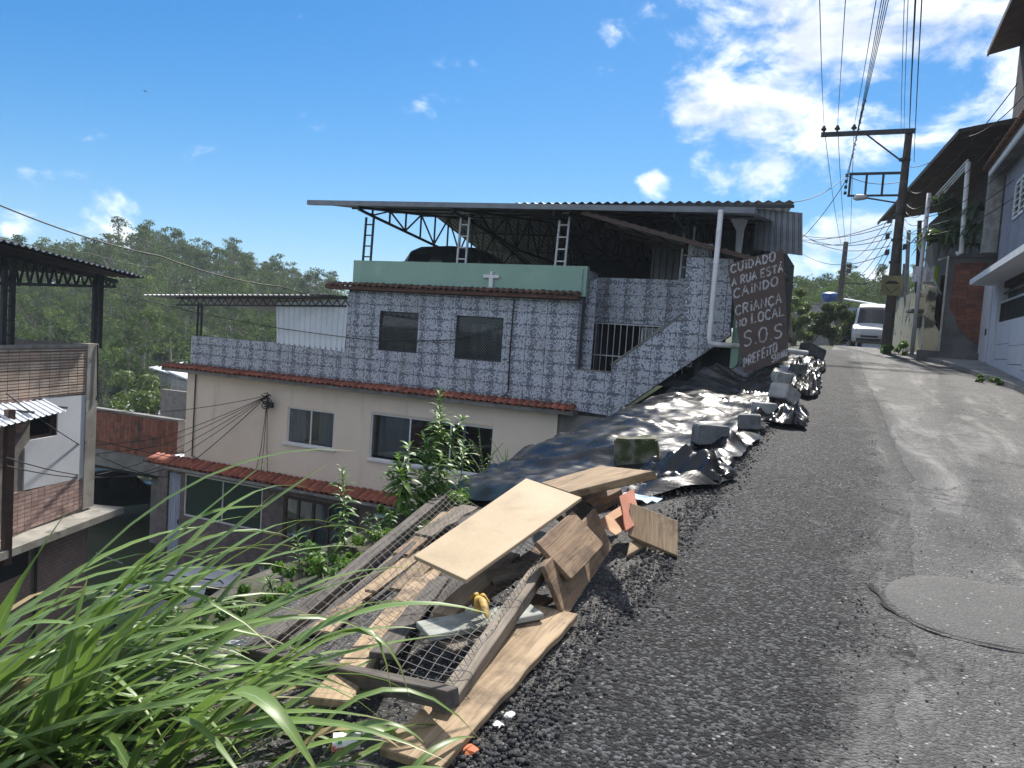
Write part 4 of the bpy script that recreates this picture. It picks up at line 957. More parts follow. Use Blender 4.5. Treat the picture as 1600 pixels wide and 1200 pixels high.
# ---- painted warning board
M('sign_brown', (.085, .058, .050), (.066, .046, .040), 3, .7, .15, 40, kind='obj', c3=(.12, .085, .07), s3=2)
M('brush_white', (.44, .44, .46), (.20, .18, .18), 11, .8, 0, lo=.35, hi=.72)
SY = lambda v: 17.0 + (560-v)*.0016
sgn = [onY(u, v, SY(v)) for u, v in ((1162,583),(1232,562),(1224,390),(1150,408),(1137,415))]
root = thing('warning_board', 'tall brown board with hand painted white warning words leaning by tarp', 'sign', tuple((sgn[0]+sgn[1])/2))
e1, e2 = sgn[1]-sgn[0], sgn[3]-sgn[0]; nS = e1.cross(e2).normalized()
if nS.y > 0: nS = -nS
sgn = [p - nS*((p-sgn[0]).dot(nS)) for p in sgn]
MB().prism(sgn, -nS*.02).build('board', 'sign_brown', root)
for k in (.2, .8):
    a = sgn[0].lerp(sgn[1], k) - nS*.03; b_ = sgn[3].lerp(sgn[2], k) - nS*.03; q = a.lerp(b_, .75)
    MB().bar(a, b_, .05, .03).build('batten', 'brown_frame', root); MB().bar(q, Vector((q.x, q.y+.75, surf(q.x, q.y+.75)-.05)), .05).build('prop', 'brown_frame', root)
FONT = {'C':[[(.95,.82),(.6,1),(.2,.85),(.05,.5),(.2,.15),(.6,0),(.95,.15)]], 'U':[[(.08,1),(.1,.3),(.35,.02),(.68,.05),(.88,.35),(.92,1)]], 'i':[[(.5,.68),(.5,0)],[(.5,.98),(.52,.88)]], 'I':[[(.5,1),(.5,0)]],
 'D':[[(.12,0),(.12,1)],[(.12,1),(.6,.9),(.92,.5),(.6,.08),(.12,0)]], 'A':[[(.02,0),(.5,1),(.98,0)],[(.22,.38),(.8,.38)]], 'O':[[(.5,1),(.14,.85),(.03,.5),(.15,.13),(.5,0),(.85,.13),(.97,.5),(.86,.86),(.5,1)]],
 'R':[[(.1,0),(.12,1)],[(.12,1),(.75,.95),(.85,.72),(.65,.52),(.12,.48)],[(.4,.48),(.95,0)]], 'E':[[(.9,1),(.12,.97),(.1,0),(.9,.03)],[(.1,.5),(.7,.52)]], 'S':[[(.95,.88),(.6,1),(.18,.88),(.15,.64),(.5,.52),(.85,.38),(.85,.15),(.5,0),(.05,.1)]],
 'T':[[(.0,.95),(1,1)],[(.5,.97),(.48,0)]], 'N':[[(.08,0),(.1,1),(.88,0),(.92,1)]], 'L':[[(.12,1),(.1,.02),(.95,.06)]], 'P':[[(.12,0),(.12,1)],[(.12,1),(.75,.95),(.88,.72),(.65,.5),(.12,.46)]], 'F':[[(.12,0),(.12,.98),(.9,1)],[(.12,.52),(.7,.54)]],
 'M':[[(.04,0),(.1,1),(.5,.3),(.9,1),(.96,0)]], '.':[[(.4,.02),(.55,.06)]], ',':[[(.4,.02),(.55,.06)]], 'r':[[(.15,0),(.15,.65)],[(.15,.4),(.5,.65),(.85,.6)]], 'a':[[(.85,.65),(.3,.65),(.1,.3),(.3,0),(.8,.1)],[(.85,.65),(.85,0)]], 'v':[[(.05,.65),(.45,0),(.9,.65)]], ' ':[]}
def smooth_line(pts, n=4):
    if len(pts) < 3: return pts
    out = []
    for i in range(len(pts)-1):
        p0, p1, p2, p3 = pts[max(i-1,0)], pts[i], pts[i+1], pts[min(i+2,len(pts)-1)]
        for k in range(n):
            t = k/n; out.append(tuple(.5*((2*p1[d])+(-p0[d]+p2[d])*t+(2*p0[d]-5*p1[d]+4*p2[d]-p3[d])*t*t+(-p0[d]+3*p1[d]-3*p2[d]+p3[d])*t**3) for d in (0,1)))
    return out + [pts[-1]]
def write(words, place, nrm, parent, mat, lw, name='lettering', seed=1):
    """brush lettering as flat ribbons; place(x,y) puts a point on the face. words: (text, x0,y0, x1,y1, height)"""
    rr = random.Random(seed)
    for text, x0, y0, x1, y1, h in words:
        mb = MB(); adv = [(.45 if c in 'i.I, ' else 1) for c in text]; tot = sum(adv); pos = 0
        bx, by = (x1-x0)/tot, (y1-y0)/tot
        for c, ad in zip(text, adv):
            ox, oy = x0+bx*pos, y0+by*pos; pos += ad; ww = ad*.78; hh = h*rr.uniform(.9, 1.08)
            acc = None
            base = {'Ç':'C','Á':'A'}.get(c, c); strokes = list(FONT[base])
            if c == 'Ç': strokes.append([(.5,-.02),(.55,-.18),(.4,-.24)])
            if c == 'Á': strokes.append([(.55,1.1),(.7,1.25)])
            for s in strokes:
                pts = smooth_line(s) if base in 'CUDORSP' else s
                q = [(ox + bx*ww*p[0] + rr.uniform(-.4,.4), oy + by*ww*p[0] - hh*p[1] + rr.uniform(-.4,.4)) for p in pts]
                L = []; Rr = []
                for i in range(len(q)):
                    a, b2 = q[max(i-1,0)], q[min(i+1,len(q)-1)]; dx, dy = b2[0]-a[0], b2[1]-a[1]; l = math.hypot(dx, dy) or 1
                    w2 = lw*(.5+.12*math.sin(i*1.7+ox)); L.append((q[i][0]-dy/l*w2, q[i][1]+dx/l*w2)); Rr.append((q[i][0]+dy/l*w2, q[i][1]-dx/l*w2))
                off = nrm*(.0025+.0004*rr.random())
                mb.grid([[place(*p)+off for p in L], [place(*p)+off for p in Rr]])
        mb.build(name, mat, parent)
def on_sign(x, y):
    r = pixdir(1120 + x/5.714, 380 + y/5.714); o = Vector((0,0,EYE)); return o + r*((sgn[0]-o).dot(nS)/r.dot(nS))
write([('CUiDADO',125,268,535,150,76),('A RUA ESTÁ',135,385,600,248,74),('CAiNDO',150,495,560,368,82),('CRiANÇA',165,645,592,528,84),('NO',172,755,275,725,66),('LOCAL',308,716,618,640,88),
       ('S.O.S',240,925,605,832,125),('PREFEiTO',238,1112,545,962,82),('SUMiU',490,1066,635,995,62)], on_sign, nS, root, 'brush_white', 15)
# ---- timber
def wood(name, c1, c2, dark, rough=.8):
    m, nt, b = new_mat(name); tc = nn(nt, 'ShaderNodeTexCoord'); oi = nn(nt, 'ShaderNodeObjectInfo')
    ad = nn(nt, 'ShaderNodeVectorMath', operation='ADD'); lk(nt, tc.outputs['Object'], ad.inputs[0]); cb = nn(nt, 'ShaderNodeCombineXYZ')
    for i, k in enumerate((37, 11, 5)): lk(nt, math_(nt, 'MULTIPLY', oi.outputs['Random'], k), cb.inputs[i])
    lk(nt, cb.outputs[0], ad.inputs[1]); mp = nn(nt, 'ShaderNodeMapping'); lk(nt, ad.outputs[0], mp.inputs[0]); mp.inputs['Scale'].default_value = (1.3, 16, 16)
    g1 = noise_(nt, mp.outputs[0], 1.6, 7, .62, .9); mp2 = nn(nt, 'ShaderNodeMapping'); lk(nt, ad.outputs[0], mp2.inputs[0]); mp2.inputs['Scale'].default_value = (5, 90, 90)
    g2 = noise_(nt, mp2.outputs[0], 1, 4, .6); st = noise_(nt, ad.outputs[0], 4, 6, .6)
    vo = nn(nt, 'ShaderNodeTexVoronoi'); lk(nt, ad.outputs[0], vo.inputs[0]); vo.inputs['Scale'].default_value = 3.2; kn = math_(nt, 'SUBTRACT', 1, smooth(nt, vo.outputs['Distance'], .03, .11))
    c = mixc(nt, smooth(nt, g1, .33, .68), c1, c2); c = mixc(nt, math_(nt, 'MULTIPLY', smooth(nt, g2, .5, .75), .55), c, dark); c = mixc(nt, math_(nt, 'MULTIPLY', smooth(nt, st, .46, .72), .75), c, dark)
    c = mixc(nt, math_(nt, 'MULTIPLY', kn, .75), c, dark); f = math_(nt, 'MULTIPLY_ADD', oi.outputs['Random'], .4, .8); cc = nn(nt, 'ShaderNodeCombineColor')
    for i in range(3): lk(nt, f, cc.inputs[i])
    c = mixc(nt, 1, c, cc.outputs[0], 'MULTIPLY'); lk(nt, c, b.inputs['Base Color']); b.inputs['Roughness'].default_value = rough; b.inputs['Specular IOR Level'].default_value = .25
    bp = nn(nt, 'ShaderNodeBump'); bp.inputs['Distance'].default_value = .004; bp.inputs['Strength'].default_value = .8; lk(nt, math_(nt, 'ADD', g1, g2), bp.inputs['Height']); lk(nt, bp.outputs[0], b.inputs['Normal']); MATS[name] = m
wood('wood_pale', (.36, .27, .175), (.24, .17, .105), (.075, .055, .04))
wood('wood_grey', (.26, .22, .175), (.17, .145, .115), (.06, .052, .045))
wood('wood_dark', (.12, .105, .094), (.07, .061, .054), (.025, .022, .02))
wood('wood_brown', (.27, .185, .115), (.16, .105, .07), (.05, .037, .028))
wood('wood_mould', (.42, .43, .40), (.30, .31, .28), (.14, .15, .12))
M('ply_cream', (.44, .34, .22), (.39, .30, .19), 2.2, .7, .05, 50, kind='obj', c3=(.30, .235, .155), s3=3.5, lo3=.5, hi3=.85)
M('terracotta', (.42, .15, .09), (.35, .13, .08), 5, .8, .1, kind='obj')
M('card', (.50, .31, .19), (.42, .25, .15), 4, .85, .1, kind='obj')
def slab(name, label, cat, p0, p1, p3, th, mat, group=None, parent=None, irr=.006, bev=.004, seg=10, warp=0):
    """a board: p0->p1 along the grain, p0->p3 across; its thickness goes down from that face"""
    p0, p1, p3 = Vector(p0), Vector(p1), Vector(p3); ex = (p1-p0); L = ex.length; ex.normalize(); n = ex.cross(p3-p0).normalized()
    if n.z < 0: n = -n
    ey = n.cross(ex).normalized(); W = (p3-p0).dot(ey); sh = (p3-p0).dot(ex); sd_ = rng.random()*50
    bm = bmesh.new(); vs = []
    for i in range(seg+1):
        x = L*i/seg; ja = irr*noise.noise((x*6, sd_, 0)); jb = irr*noise.noise((x*6, sd_, 9)); wz = warp*noise.noise((x*1.5, sd_, 4))
        endj = irr*1.5*noise.noise((i, sd_, 7)) if i in (0, seg) else 0
        vs.append([bm.verts.new(q) for q in ((x+endj, ja, wz), (x+sh+endj, W+jb, wz), (x+sh+endj, W+jb, wz-th), (x+endj, ja, wz-th))])
    for i in range(seg):
        for k in range(4): bm.faces.new((vs[i][k], vs[i][(k+1)%4], vs[i+1][(k+1)%4], vs[i+1][k]))
    bm.faces.new(vs[0][::-1]); bm.faces.new(vs[-1]); bmesh.ops.recalc_face_normals(bm, faces=bm.faces)
    me = bpy.data.meshes.new(name); bm.to_mesh(me); bm.free(); me.materials.append(MATS[mat]); o = bpy.data.objects.new(name, me); COL.objects.link(o)
    mw = Matrix.Translation(p0) @ Matrix((ex, ey, n)).transposed().to_4x4()
    if parent is not None: o.parent = parent; o.matrix_local = Matrix.Translation(-worigin(parent)) @ mw
    else: o.matrix_world = mw
    if bev: bevel(o, bev, 1)
    return tag(o, label, cat, group)
def plank(name, label, cat, a, b_, w_, th, mat, roll=0, **k):
    """board given by its centre line on the top face and its width"""
    a, b_ = Vector(a), Vector(b_); d = (b_-a).normalized(); side = d.cross(Vector((0,0,1))).normalized(); side = Matrix.Rotation(roll, 3, d) @ side
    return slab(name, label, cat, a-side*w_/2, b_-side*w_/2, a+side*w_/2, th, mat, **k)
TG = 'timber thrown on the wire frame'
plank('plank', 'long wide pale plank with bark edge lying nearest the road', 'plank', G(642,1180,.045), G(868,952,.05), .235, .035, 'wood_pale', group=TG, irr=.014, seg=24)
plank('plank', 'pale weathered plank under the mesh, longest on the left', 'plank', G(500,985,.09), G(700,800,.10), .13, .03, 'wood_pale', group=TG, irr=.008, seg=16)
plank('plank', 'wide pale plank passing under the front beam of the frame', 'plank', G(514,1092,.03), G(680,880,.06), .16, .03, 'wood_pale', group=TG, irr=.01, seg=16)
plank('plank', 'narrow pale strip lying across two planks below cream board', 'plank', G(578,922,.13), G(660,862,.14), .075, .02, 'wood_pale', group=TG)
plank('plank', 'short pale board beside the narrow strip under cream board', 'plank', G(622,920,.10), G(668,876,.12), .12, .022, 'wood_pale', group=TG)
plank('plank', 'dark grey plank half hidden right of the wide pale one', 'plank', G(596,1020,.04), G(690,900,.05), .11, .03, 'wood_dark', group=TG)
plank('plank', 'grey plank piece lying on gravel under the right beam', 'plank', G(695,1008,.03), G(760,985,.04), .13, .02, 'wood_grey', group=TG)
plank('plank', 'white mouldy plank lying crosswise under the wire mesh', 'plank', G(660,982,.07), G(836,948,.09), .18, .03, 'wood_mould', group=TG)
plank('plank', 'brown broken plank between left beam and cream board', 'plank', G(625,865,.12), G(720,792,.16), .12, .03, 'wood_brown', group=TG, irr=.02)
plank('plank', 'rough pale splinter of wood beside the left beam top', 'plank', G(660,835,.15), G(735,790,.20), .16, .025, 'wood_grey', group=TG, irr=.03)
plank('plank', 'thin grey lath lying along the left beam under mesh', 'plank', G(470,990,.06), G(640,850,.09), .06, .02, 'wood_grey', group=TG, irr=.01)
plank('plank', 'dark plank in shade below the cream panel corner', 'plank', G(640,985,.02), G(740,890,.03), .12, .025, 'wood_dark', group=TG, irr=.01)
plank('plank', 'splintered brown plank end right of the banana peel', 'plank', G(770,985,.02), G(850,930,.04), .12, .025, 'wood_brown', group=TG, irr=.02)
plank('plank', 'grey plank running under the cream panel toward left beam', 'plank', G(655,890,.07), G(760,800,.12), .14, .03, 'wood_grey', group=TG, irr=.01)
plank('plank', 'brown plank in shade right under the cream panel edge', 'plank', G(735,935,.06), G(860,850,.12), .13, .03, 'wood_brown', group=TG, irr=.012)
plank('plank', 'pale plank end poking out under the lower panel corner', 'plank', G(690,960,.05), G(800,862,.12), .12, .03, 'wood_pale', group=TG, irr=.012)
plank('plank', 'long dark batten just right of the left beam', 'plank', G(455,1000,.10), G(650,845,.13), .05, .04, 'wood_dark', group=TG, irr=.006)
# framed wire mesh
fr = thing('wire_frame', 'timber frame with wire mesh lying on the gravel bank', 'frame', tuple(G(560,960)))
F0, F1 = G(392,1016,.13), G(704,762,.20); F2, F3 = G(690,1098,.09), G(858,862,.20)
plank('side_beam', None, None, F0, F1, .11, .085, 'wood_dark', parent=fr, seg=14, irr=.006)
plank('side_beam', None, None, F2, F3, .080, .07, 'wood_grey', parent=fr, seg=14, irr=.004)
plank('end_beam', None, None, G(398,1012,.20), G(706,1076,.19), .065, .07, 'wood_dark', parent=fr, seg=14, irr=.003)
hg = MB(); hp = G(366,1004,.16); 
[hg.obox(hp+Vector((.03*i,.012*i+.02*j,0)), (.013,.005,0), (-.003,.008,0), (0,0,.002)) for i in (-1,0,1) for j in (-1,0,1) if (i,j) != (0,0)]; ho = hg.build('hinge', 'pale_steel', fr)
wm = MB(); nu, nv = 18, 32
def wpt(s, t):
    p = F0.lerp(F1, t).lerp(F2.lerp(F3, t), s); k = math.sin(math.pi*s)*math.sin(math.pi*min(1, t*1.05))
    return p + Vector((.012*noise.noise((s*7, t*9, 1)), .012*noise.noise((s*7, t*9, 5)), .015 - .05*k + .03*noise.noise((s*3, t*4, 2))))
for i in range(nu+1): wm.tube([wpt(i/nu, t) for t in np.linspace(0, .98, 40)], .0018, 3, False)
for j in range(nv+1): wm.tube([wpt(s, j/nv*.98) for s in np.linspace(0, 1, 26)], .0018, 3, False)
M('wire', (.20, .20, .20), (.13, .115, .10), 20, .55, 0, metal=.6)
tag(wm.build('wire_mesh', 'wire', fr), kind='stuff')
for t in (.12, .55, .92):
    c = F2.lerp(F3, t); MB().tube([c + Vector((.06*math.cos(a), .02*math.sin(a*2), .05*math.sin(a)-.02)) for a in np.linspace(0, 6.2, 14)], .0022, 4).build('binding_wire', 'wire', fr)
# boards on top of the heap
def quad(label, mat, px, D0, th, cat='board', name='board', **k):
    """a board from the four corners seen in the picture and the distance of the first"""
    r = [pixdir(*q) for q in px]; A = np.array([r[1][:], r[3][:], (-r[2])[:]]).T; a_, b_, c_ = np.linalg.solve(A, np.array((r[0]*D0)[:])); o = Vector((0,0,EYE))
    return slab(name, label, cat, o+r[0]*D0, o+r[1]*a_, o+r[3]*b_, th, mat, **k)
def plate(label, mat, px, p0, n, th, cat='board', name='board', group=None):
    """a flat board lying in the plane through p0 with normal n, outlined by its corners"""
    n = Vector(n).normalized(); o = Vector((0,0,EYE)); P = [o + pixdir(*q)*((p0-o).dot(n)/pixdir(*q).dot(n)) for q in px]; ex = (P[1]-P[0]).normalized(); ey = n.cross(ex); Rm = Matrix((ex, ey, n)); c = P[0]
    m = MB().prism([Rm @ (p-c) for p in P], (0,0,-th)); me = m.mesh(name); me.materials.append(MATS[mat]); ob = bpy.data.objects.new(name, me); COL.objects.link(ob); ob.matrix_world = Matrix.Translation(c) @ Rm.transposed().to_4x4(); bevel(ob, .003, 1)
    print('PLATE', label, [round((P[i]-P[(i+1)%4]).length, 2) for i in range(4)], [round(p.z-surf(p.x,p.y), 2) for p in P]); return tag(ob, label, cat, group)
def depth(p): return -(CAMR.transposed() @ (p - Vector((0,0,EYE)))).z
def corner(label, mat, q, th, cat='board', name='board', **k):
    p = [G(*c) for c in q]; return slab(name, label, cat, p[0], p[1], p[2], th, mat, **k)
plate('large smooth cream panel lying on top of the heap', 'ply_cream', [(646,868),(822,747),(909,777),(728,906)], G(690,888,.26), (-.04,-.20,1), .022, group='boards heaped beside the road')
BG = 'boards heaped beside the road'
corner('weathered brown square board leaning on the larger stained board', 'wood_brown', [(893,905,.17),(945,850,.20),(838,846,.34)], .028, group=BG)
corner('large stained brown board standing on edge against the heap', 'wood_brown', [(884,966,.02),(957,856,.02),(850,884,.27)], .026, group=BG)
corner('thick pale plank at the top of heap before plastic sheet', 'wood_pale', [(845,754,.36),(940,727,.36),(888,769,.33)], .05, group=BG)
corner('brown box-like timber offcut under thick pale plank', 'wood_brown', [(902,776,.26),(950,752,.28),(910,792,.14)], .12, group=BG)
corner('square weathered grooved board propped up at the heap end', 'wood_pale', [(1058,868,.04),(1058,813,.20),(981,836,.08)], .03, group=BG, irr=.003)
corner('small pale offcut beneath square grooved board', 'wood_pale', [(980,868,.02),(1012,850,.03),(984,846,.05)], .03, group=BG)
corner('torn sheet of tan card in front of the square grooved board', 'card', [(930,815,.12),(975,786,.16),(962,836,.10)], .006, cat='card', name='card_sheet', warp=.04)
corner('terracotta tile piece standing behind square grooved board', 'terracotta', [(978,830,.12),(968,775,.26),(1002,815,.14)], .02, cat='tile', name='tile_piece')
corner('dark broken board end beneath cream panel corner', 'wood_dark', [(870,800,.24),(925,770,.26),(895,820,.16)], .05, group=BG)
corner('grey plank hidden in shade between cream panel and right beam', 'wood_grey', [(760,890,.14),(850,868,.18),(775,910,.10)], .03, group=BG)
crm = MB(); c = G(1000, 783, .05)
for k in range(1): crm.grid([[c + Vector((.16*a, .10*b_, .05*noise.noise((a*3, b_*3, 2))+.03)) for a in np.linspace(-1, 1, 9)] for b_ in np.linspace(-1, 1, 7)])
M('blue_bag', (.10, .22, .40), (.30, .40, .55), 12, .4, .2); tag(crm.build('plastic_bag', 'blue_bag', smooth_=True), 'scrap of blue plastic bag behind terracotta tile piece', 'bag')
# banana peel
M('banana', (.55, .36, .05), (.30, .17, .03), 22, .6, .1, kind='obj', c3=(.10, .06, .02), s3=14)
bp_ = thing('banana_peel', 'yellow banana peel lying on the wire mesh', 'fruit peel', tuple(G(750, 945, .13))); b0 = G(748, 932, .17)
for k, (u, v, h) in enumerate(((762, 968, .13), (733, 940, .13), (766, 945, .13), (745, 960, .12))):
    e = G(u, v, h); pts = [b0, b0.lerp(e, .4) + Vector((0,0,.035)), b0.lerp(e, .8) + Vector((0,0,.015)), e]
    m = MB(); sd2 = (e-b0).cross(Vector((0,0,1))).normalized(); rows = []
    for p, w_ in zip(smooth3 if False else pts, (.012, .022, .02, .006)): rows.append([p - sd2*w_, p + Vector((0,0,.008)), p + sd2*w_])
    m.grid(rows); o = m.build('peel_strip', 'banana', bp_, smooth_=True); sm = o.modifiers.new('solid', 'SOLIDIFY'); sm.thickness = .004; ss = o.modifiers.new('sub', 'SUBSURF'); ss.levels = ss.render_levels = 2
# printed tub
tub = thing('plastic_tub', 'squashed white printed tub lying in the grass', 'tub', tuple(G(540, 1172)))
ca = G(520, 1160, .035); cb_ = G(563, 1158, .035); ax = (cb_-ca); m = MB()
ring = 20; P = []
for i in range(7):
    t = i/6; c = ca + ax*t; r = .036*(1-.12*t); x = ax.normalized(); up = Vector((0,0,1)); sd3 = x.cross(up).normalized()
    P.append([c + (sd3*math.cos(a) + up*math.sin(a)*.8)*r*(1+.12*noise.noise((t*4, math.cos(a)*2, math.sin(a)*2))) for a in np.linspace(0, 2*math.pi, ring+1)])
m.grid(P); m.f += [tuple(range(ring)), tuple(6*(ring+1)+k for k in range(ring))[::-1]]
M('tub_white', (.78, .78, .78), (.70, .70, .71), 12, .35, 0, kind='obj'); M('print_red', (.55, .03, .05), None, 9, .5); M('print_green', (.05, .28, .08), None, 9, .5); M('print_orange', (.65, .25, .04), None, 9, .5)
m.build('body', 'tub_white', tub, smooth_=True)
tn = -(CAMR @ Vector((0,0,-1))).normalized()
def on_tub(x, y):
    t = (x-512)/58; c = ca + ax*t; r = .036*(1-.12*t)*1.12; d = (1160-y)/17
    return c + (tn*math.sqrt(max(0, 1-min(1, d*d*.8))) + (CAMR @ Vector((0,1,0)))*d*.85)*r
write([('Srav', 518, 1168, 550, 1170, 11)], on_tub, tn, tub, 'print_red', 2.2, 'print', 3)
MB().grid([[on_tub(532+4*a, 1150+5*b_)+tn*.002 for a in (-1,0,1)] for b_ in (-1,0,1)]).build('print', 'print_green', tub)
MB().grid([[on_tub(516+1.5*a, 1160+6*b_)+tn*.002 for a in (-1,0,1)] for b_ in (-1,0,1)]).build('print', 'print_orange', tub)
# litter
M('paper', (.70, .70, .70), (.55, .55, .56), 14, .8, .2, kind='obj'); M('orange_scrap', (.50, .13, .04), None, 12, .7)
def scrap(label, u, v, r, mat, name='paper_scrap', seed=0, flat=.4):
    bm = bmesh.new(); bmesh.ops.create_icosphere(bm, subdivisions=2, radius=r)
    for q in bm.verts:
        q.co += noise.noise_vector(q.co*(1.4/r) + Vector((seed, 0, 0)))*r*.55; q.co.z *= flat
    me = bpy.data.meshes.new(name); bm.to_mesh(me); bm.free(); me.materials.append(MATS[mat]); o = bpy.data.objects.new(name, me); COL.objects.link(o); o.location = G(u, v, r*flat*.5); o.rotation_euler.z = seed
    return tag(o, label, 'litter', 'litter beside the long plank')
scrap('crumpled white paper on the asphalt beside the long plank', 803, 1067, .035, 'paper', seed=1)
scrap('white paper scrap on loose asphalt nearest the plank edge', 797, 1117, .024, 'paper', seed=2.2)
scrap('pale bluish scrap beside the white paper scrap', 778, 1132, .022, 'paper', seed=3.1)
scrap('orange plastic scrap below the long plank', 733, 1172, .034, 'orange_scrap', 'plastic_scrap', seed=4.4, flat=.3)
scrap('tiny orange leaf on fresh asphalt in mid road', 1124, 921, .018, 'orange_scrap', 'leaf_scrap', seed=5.4, flat=.3)
# ---- mossy edge of the bank
rw_ = MB(); P = []
for i in range(50):
    y = 3.2 + i*.12; x = -4.02 + .06*noise.noise((y, 0, 3)); z = surf(-3.9, y)
    P.append([(x+dx*(1+.3*noise.noise((y*2, dx*5, 1))), y, z+dz+.05*noise.noise((y*2.5, dz*6, 7))) for dx, dz in ((.22,-.3),(.20,-.06),(.14,.0),(-.05,.03),(-.2,-.02),(-.26,-.2),(-.3,-1.2))])
rw_.grid(P); M('mossy_concrete', (.09, .085, .07), (.045, .055, .022), 4, .95, 1, 40, c3=(.13, .12, .10), s3=3)
tag(rw_.build('bank_edge', 'mossy_concrete', smooth_=True), 'mossy concrete edge along the top of the bank', 'kerb')
# ---- loose asphalt crumbs
cm = MB(); ico = [(0,0,1)] + [(.89*math.cos(a), .89*math.sin(a), .45) for a in (0,1.256,2.513,3.77,5.03)] + [(.89*math.cos(a), .89*math.sin(a), -.45) for a in (.63,1.88,3.14,4.4,5.65)] 
icf = [(0,1,2),(0,2,3),(0,3,4),(0,4,5),(0,5,1),(1,6,2),(2,7,3),(3,8,4),(4,9,5),(5,10,1),(6,7,2),(7,8,3),(8,9,4),(9,10,5),(10,6,1)]
def crumbs(n, fx, fy, r0, r1, seed):
    rr = random.Random(seed); vs = []; fs = []
    for _ in range(n):
        y = fy(rr); x = fx(rr, y); r = r0 + (r1-r0)*rr.random()**3; z = surf(x, y) + r*.3 if x < -1.05 else road_z(y)+.026 + r*.25
        sx, sy, sz = (rr.uniform(.6, 1.2)*r for _ in range(3)); a = rr.random()*6.28; o = len(vs)
        for p in ico: vs.append((x + (p[0]*math.cos(a)-p[1]*math.sin(a))*sx, y + (p[0]*math.sin(a)+p[1]*math.cos(a))*sy, z + p[2]*sz))
        fs += [tuple(q+o for q in f) for f in icf]
    return MB().add(vs, fs)
M('crumb', (.035, .035, .037), (.065, .065, .068), 30, .85, 0)
M('crumb_pale', (.16, .155, .15), (.09, .088, .085), 30, .9, 0)
ed = lambda rr, y: -1.03 + rr.gauss(0, .10)
tag(crumbs(8000, ed, lambda rr: 1.9 + 11*rr.random()**1.5, .003, .015, 3).build('asphalt_crumbs', 'crumb', off=(0,0,0)), 'loose black asphalt crumbs along the strip edge', 'gravel', kind='stuff')
tag(crumbs(9000, lambda rr, y: rr.uniform(-3.7, -.9), lambda rr: 1.9 + 7*rr.random()**1.6, .003, .012, 4).build('gravel', 'crumb_pale', off=(0,0,0)), 'pale gravel scattered on the bank', 'gravel', kind='stuff')
tag(crumbs(2600, lambda rr, y: rr.uniform(-1.0, 0.3) if rr.random() < .6 else rr.uniform(.1, 2.5), lambda rr: 1.9 + 6*rr.random()**1.6, .003, .008, 5).build('gravel', 'crumb_pale', off=(0,0,0)), 'small pale chips lying on the asphalt', 'gravel', kind='stuff')
tag(crumbs(500, lambda rr, y: interp(y, [(0, -.15), (2.9, -.04), (4.75, .14), (8.6, .36), (14, .25)]) + rr.gauss(.02, .06), lambda rr: 1.9 + 9*rr.random()**1.5, .002, .008, 6).build('asphalt_crumbs', 'crumb', off=(0,0,0)), 'loose black crumbs where fresh strip meets old road', 'gravel', kind='stuff')
# ---- round asphalt patch over a manhole
mh = MB(); mc = (.78, 4.86); P = []
for i in range(9):
    r = .52*i/8; P.append([(mc[0] + r*(1+.03*noise.noise((math.cos(a)*2, math.sin(a)*2, 3)))*math.cos(a), mc[1] + r*1.02*math.sin(a), road_z(mc[1]+r*math.sin(a)) + .030 + .004*(1-(i/8)**2) - (.010 if i == 8 else 0)) for a in np.linspace(0, 2*math.pi, 49)])
mh.grid(P); tag(mh.build('manhole_patch', 'patch_asphalt', smooth_=True, off=(mc[0], mc[1], .24)), kind='structure')
cr = MB(); pts = [(mc[0] + .54*math.cos(a)*(1+.03*math.sin(a*7)), mc[1] + .55*math.sin(a)*(1+.03*math.sin(a*5))) for a in np.linspace(3.0, 5.9, 40)]
cr.grid([[(x, y, road_z(y)+.033) for x, y in pts], [(mc[0]+(x-mc[0])*(1.035+.02*math.sin(i*.9)), mc[1]+(y-mc[1])*(1.035+.02*math.sin(i*.9)), road_z(y)+.033) for i, (x, y) in enumerate(pts)]])
M('crack_black', (.008, .008, .008), None, 9, .95); tag(cr.build('road_crack', 'crack_black', off=(0,0,0)), kind='structure')
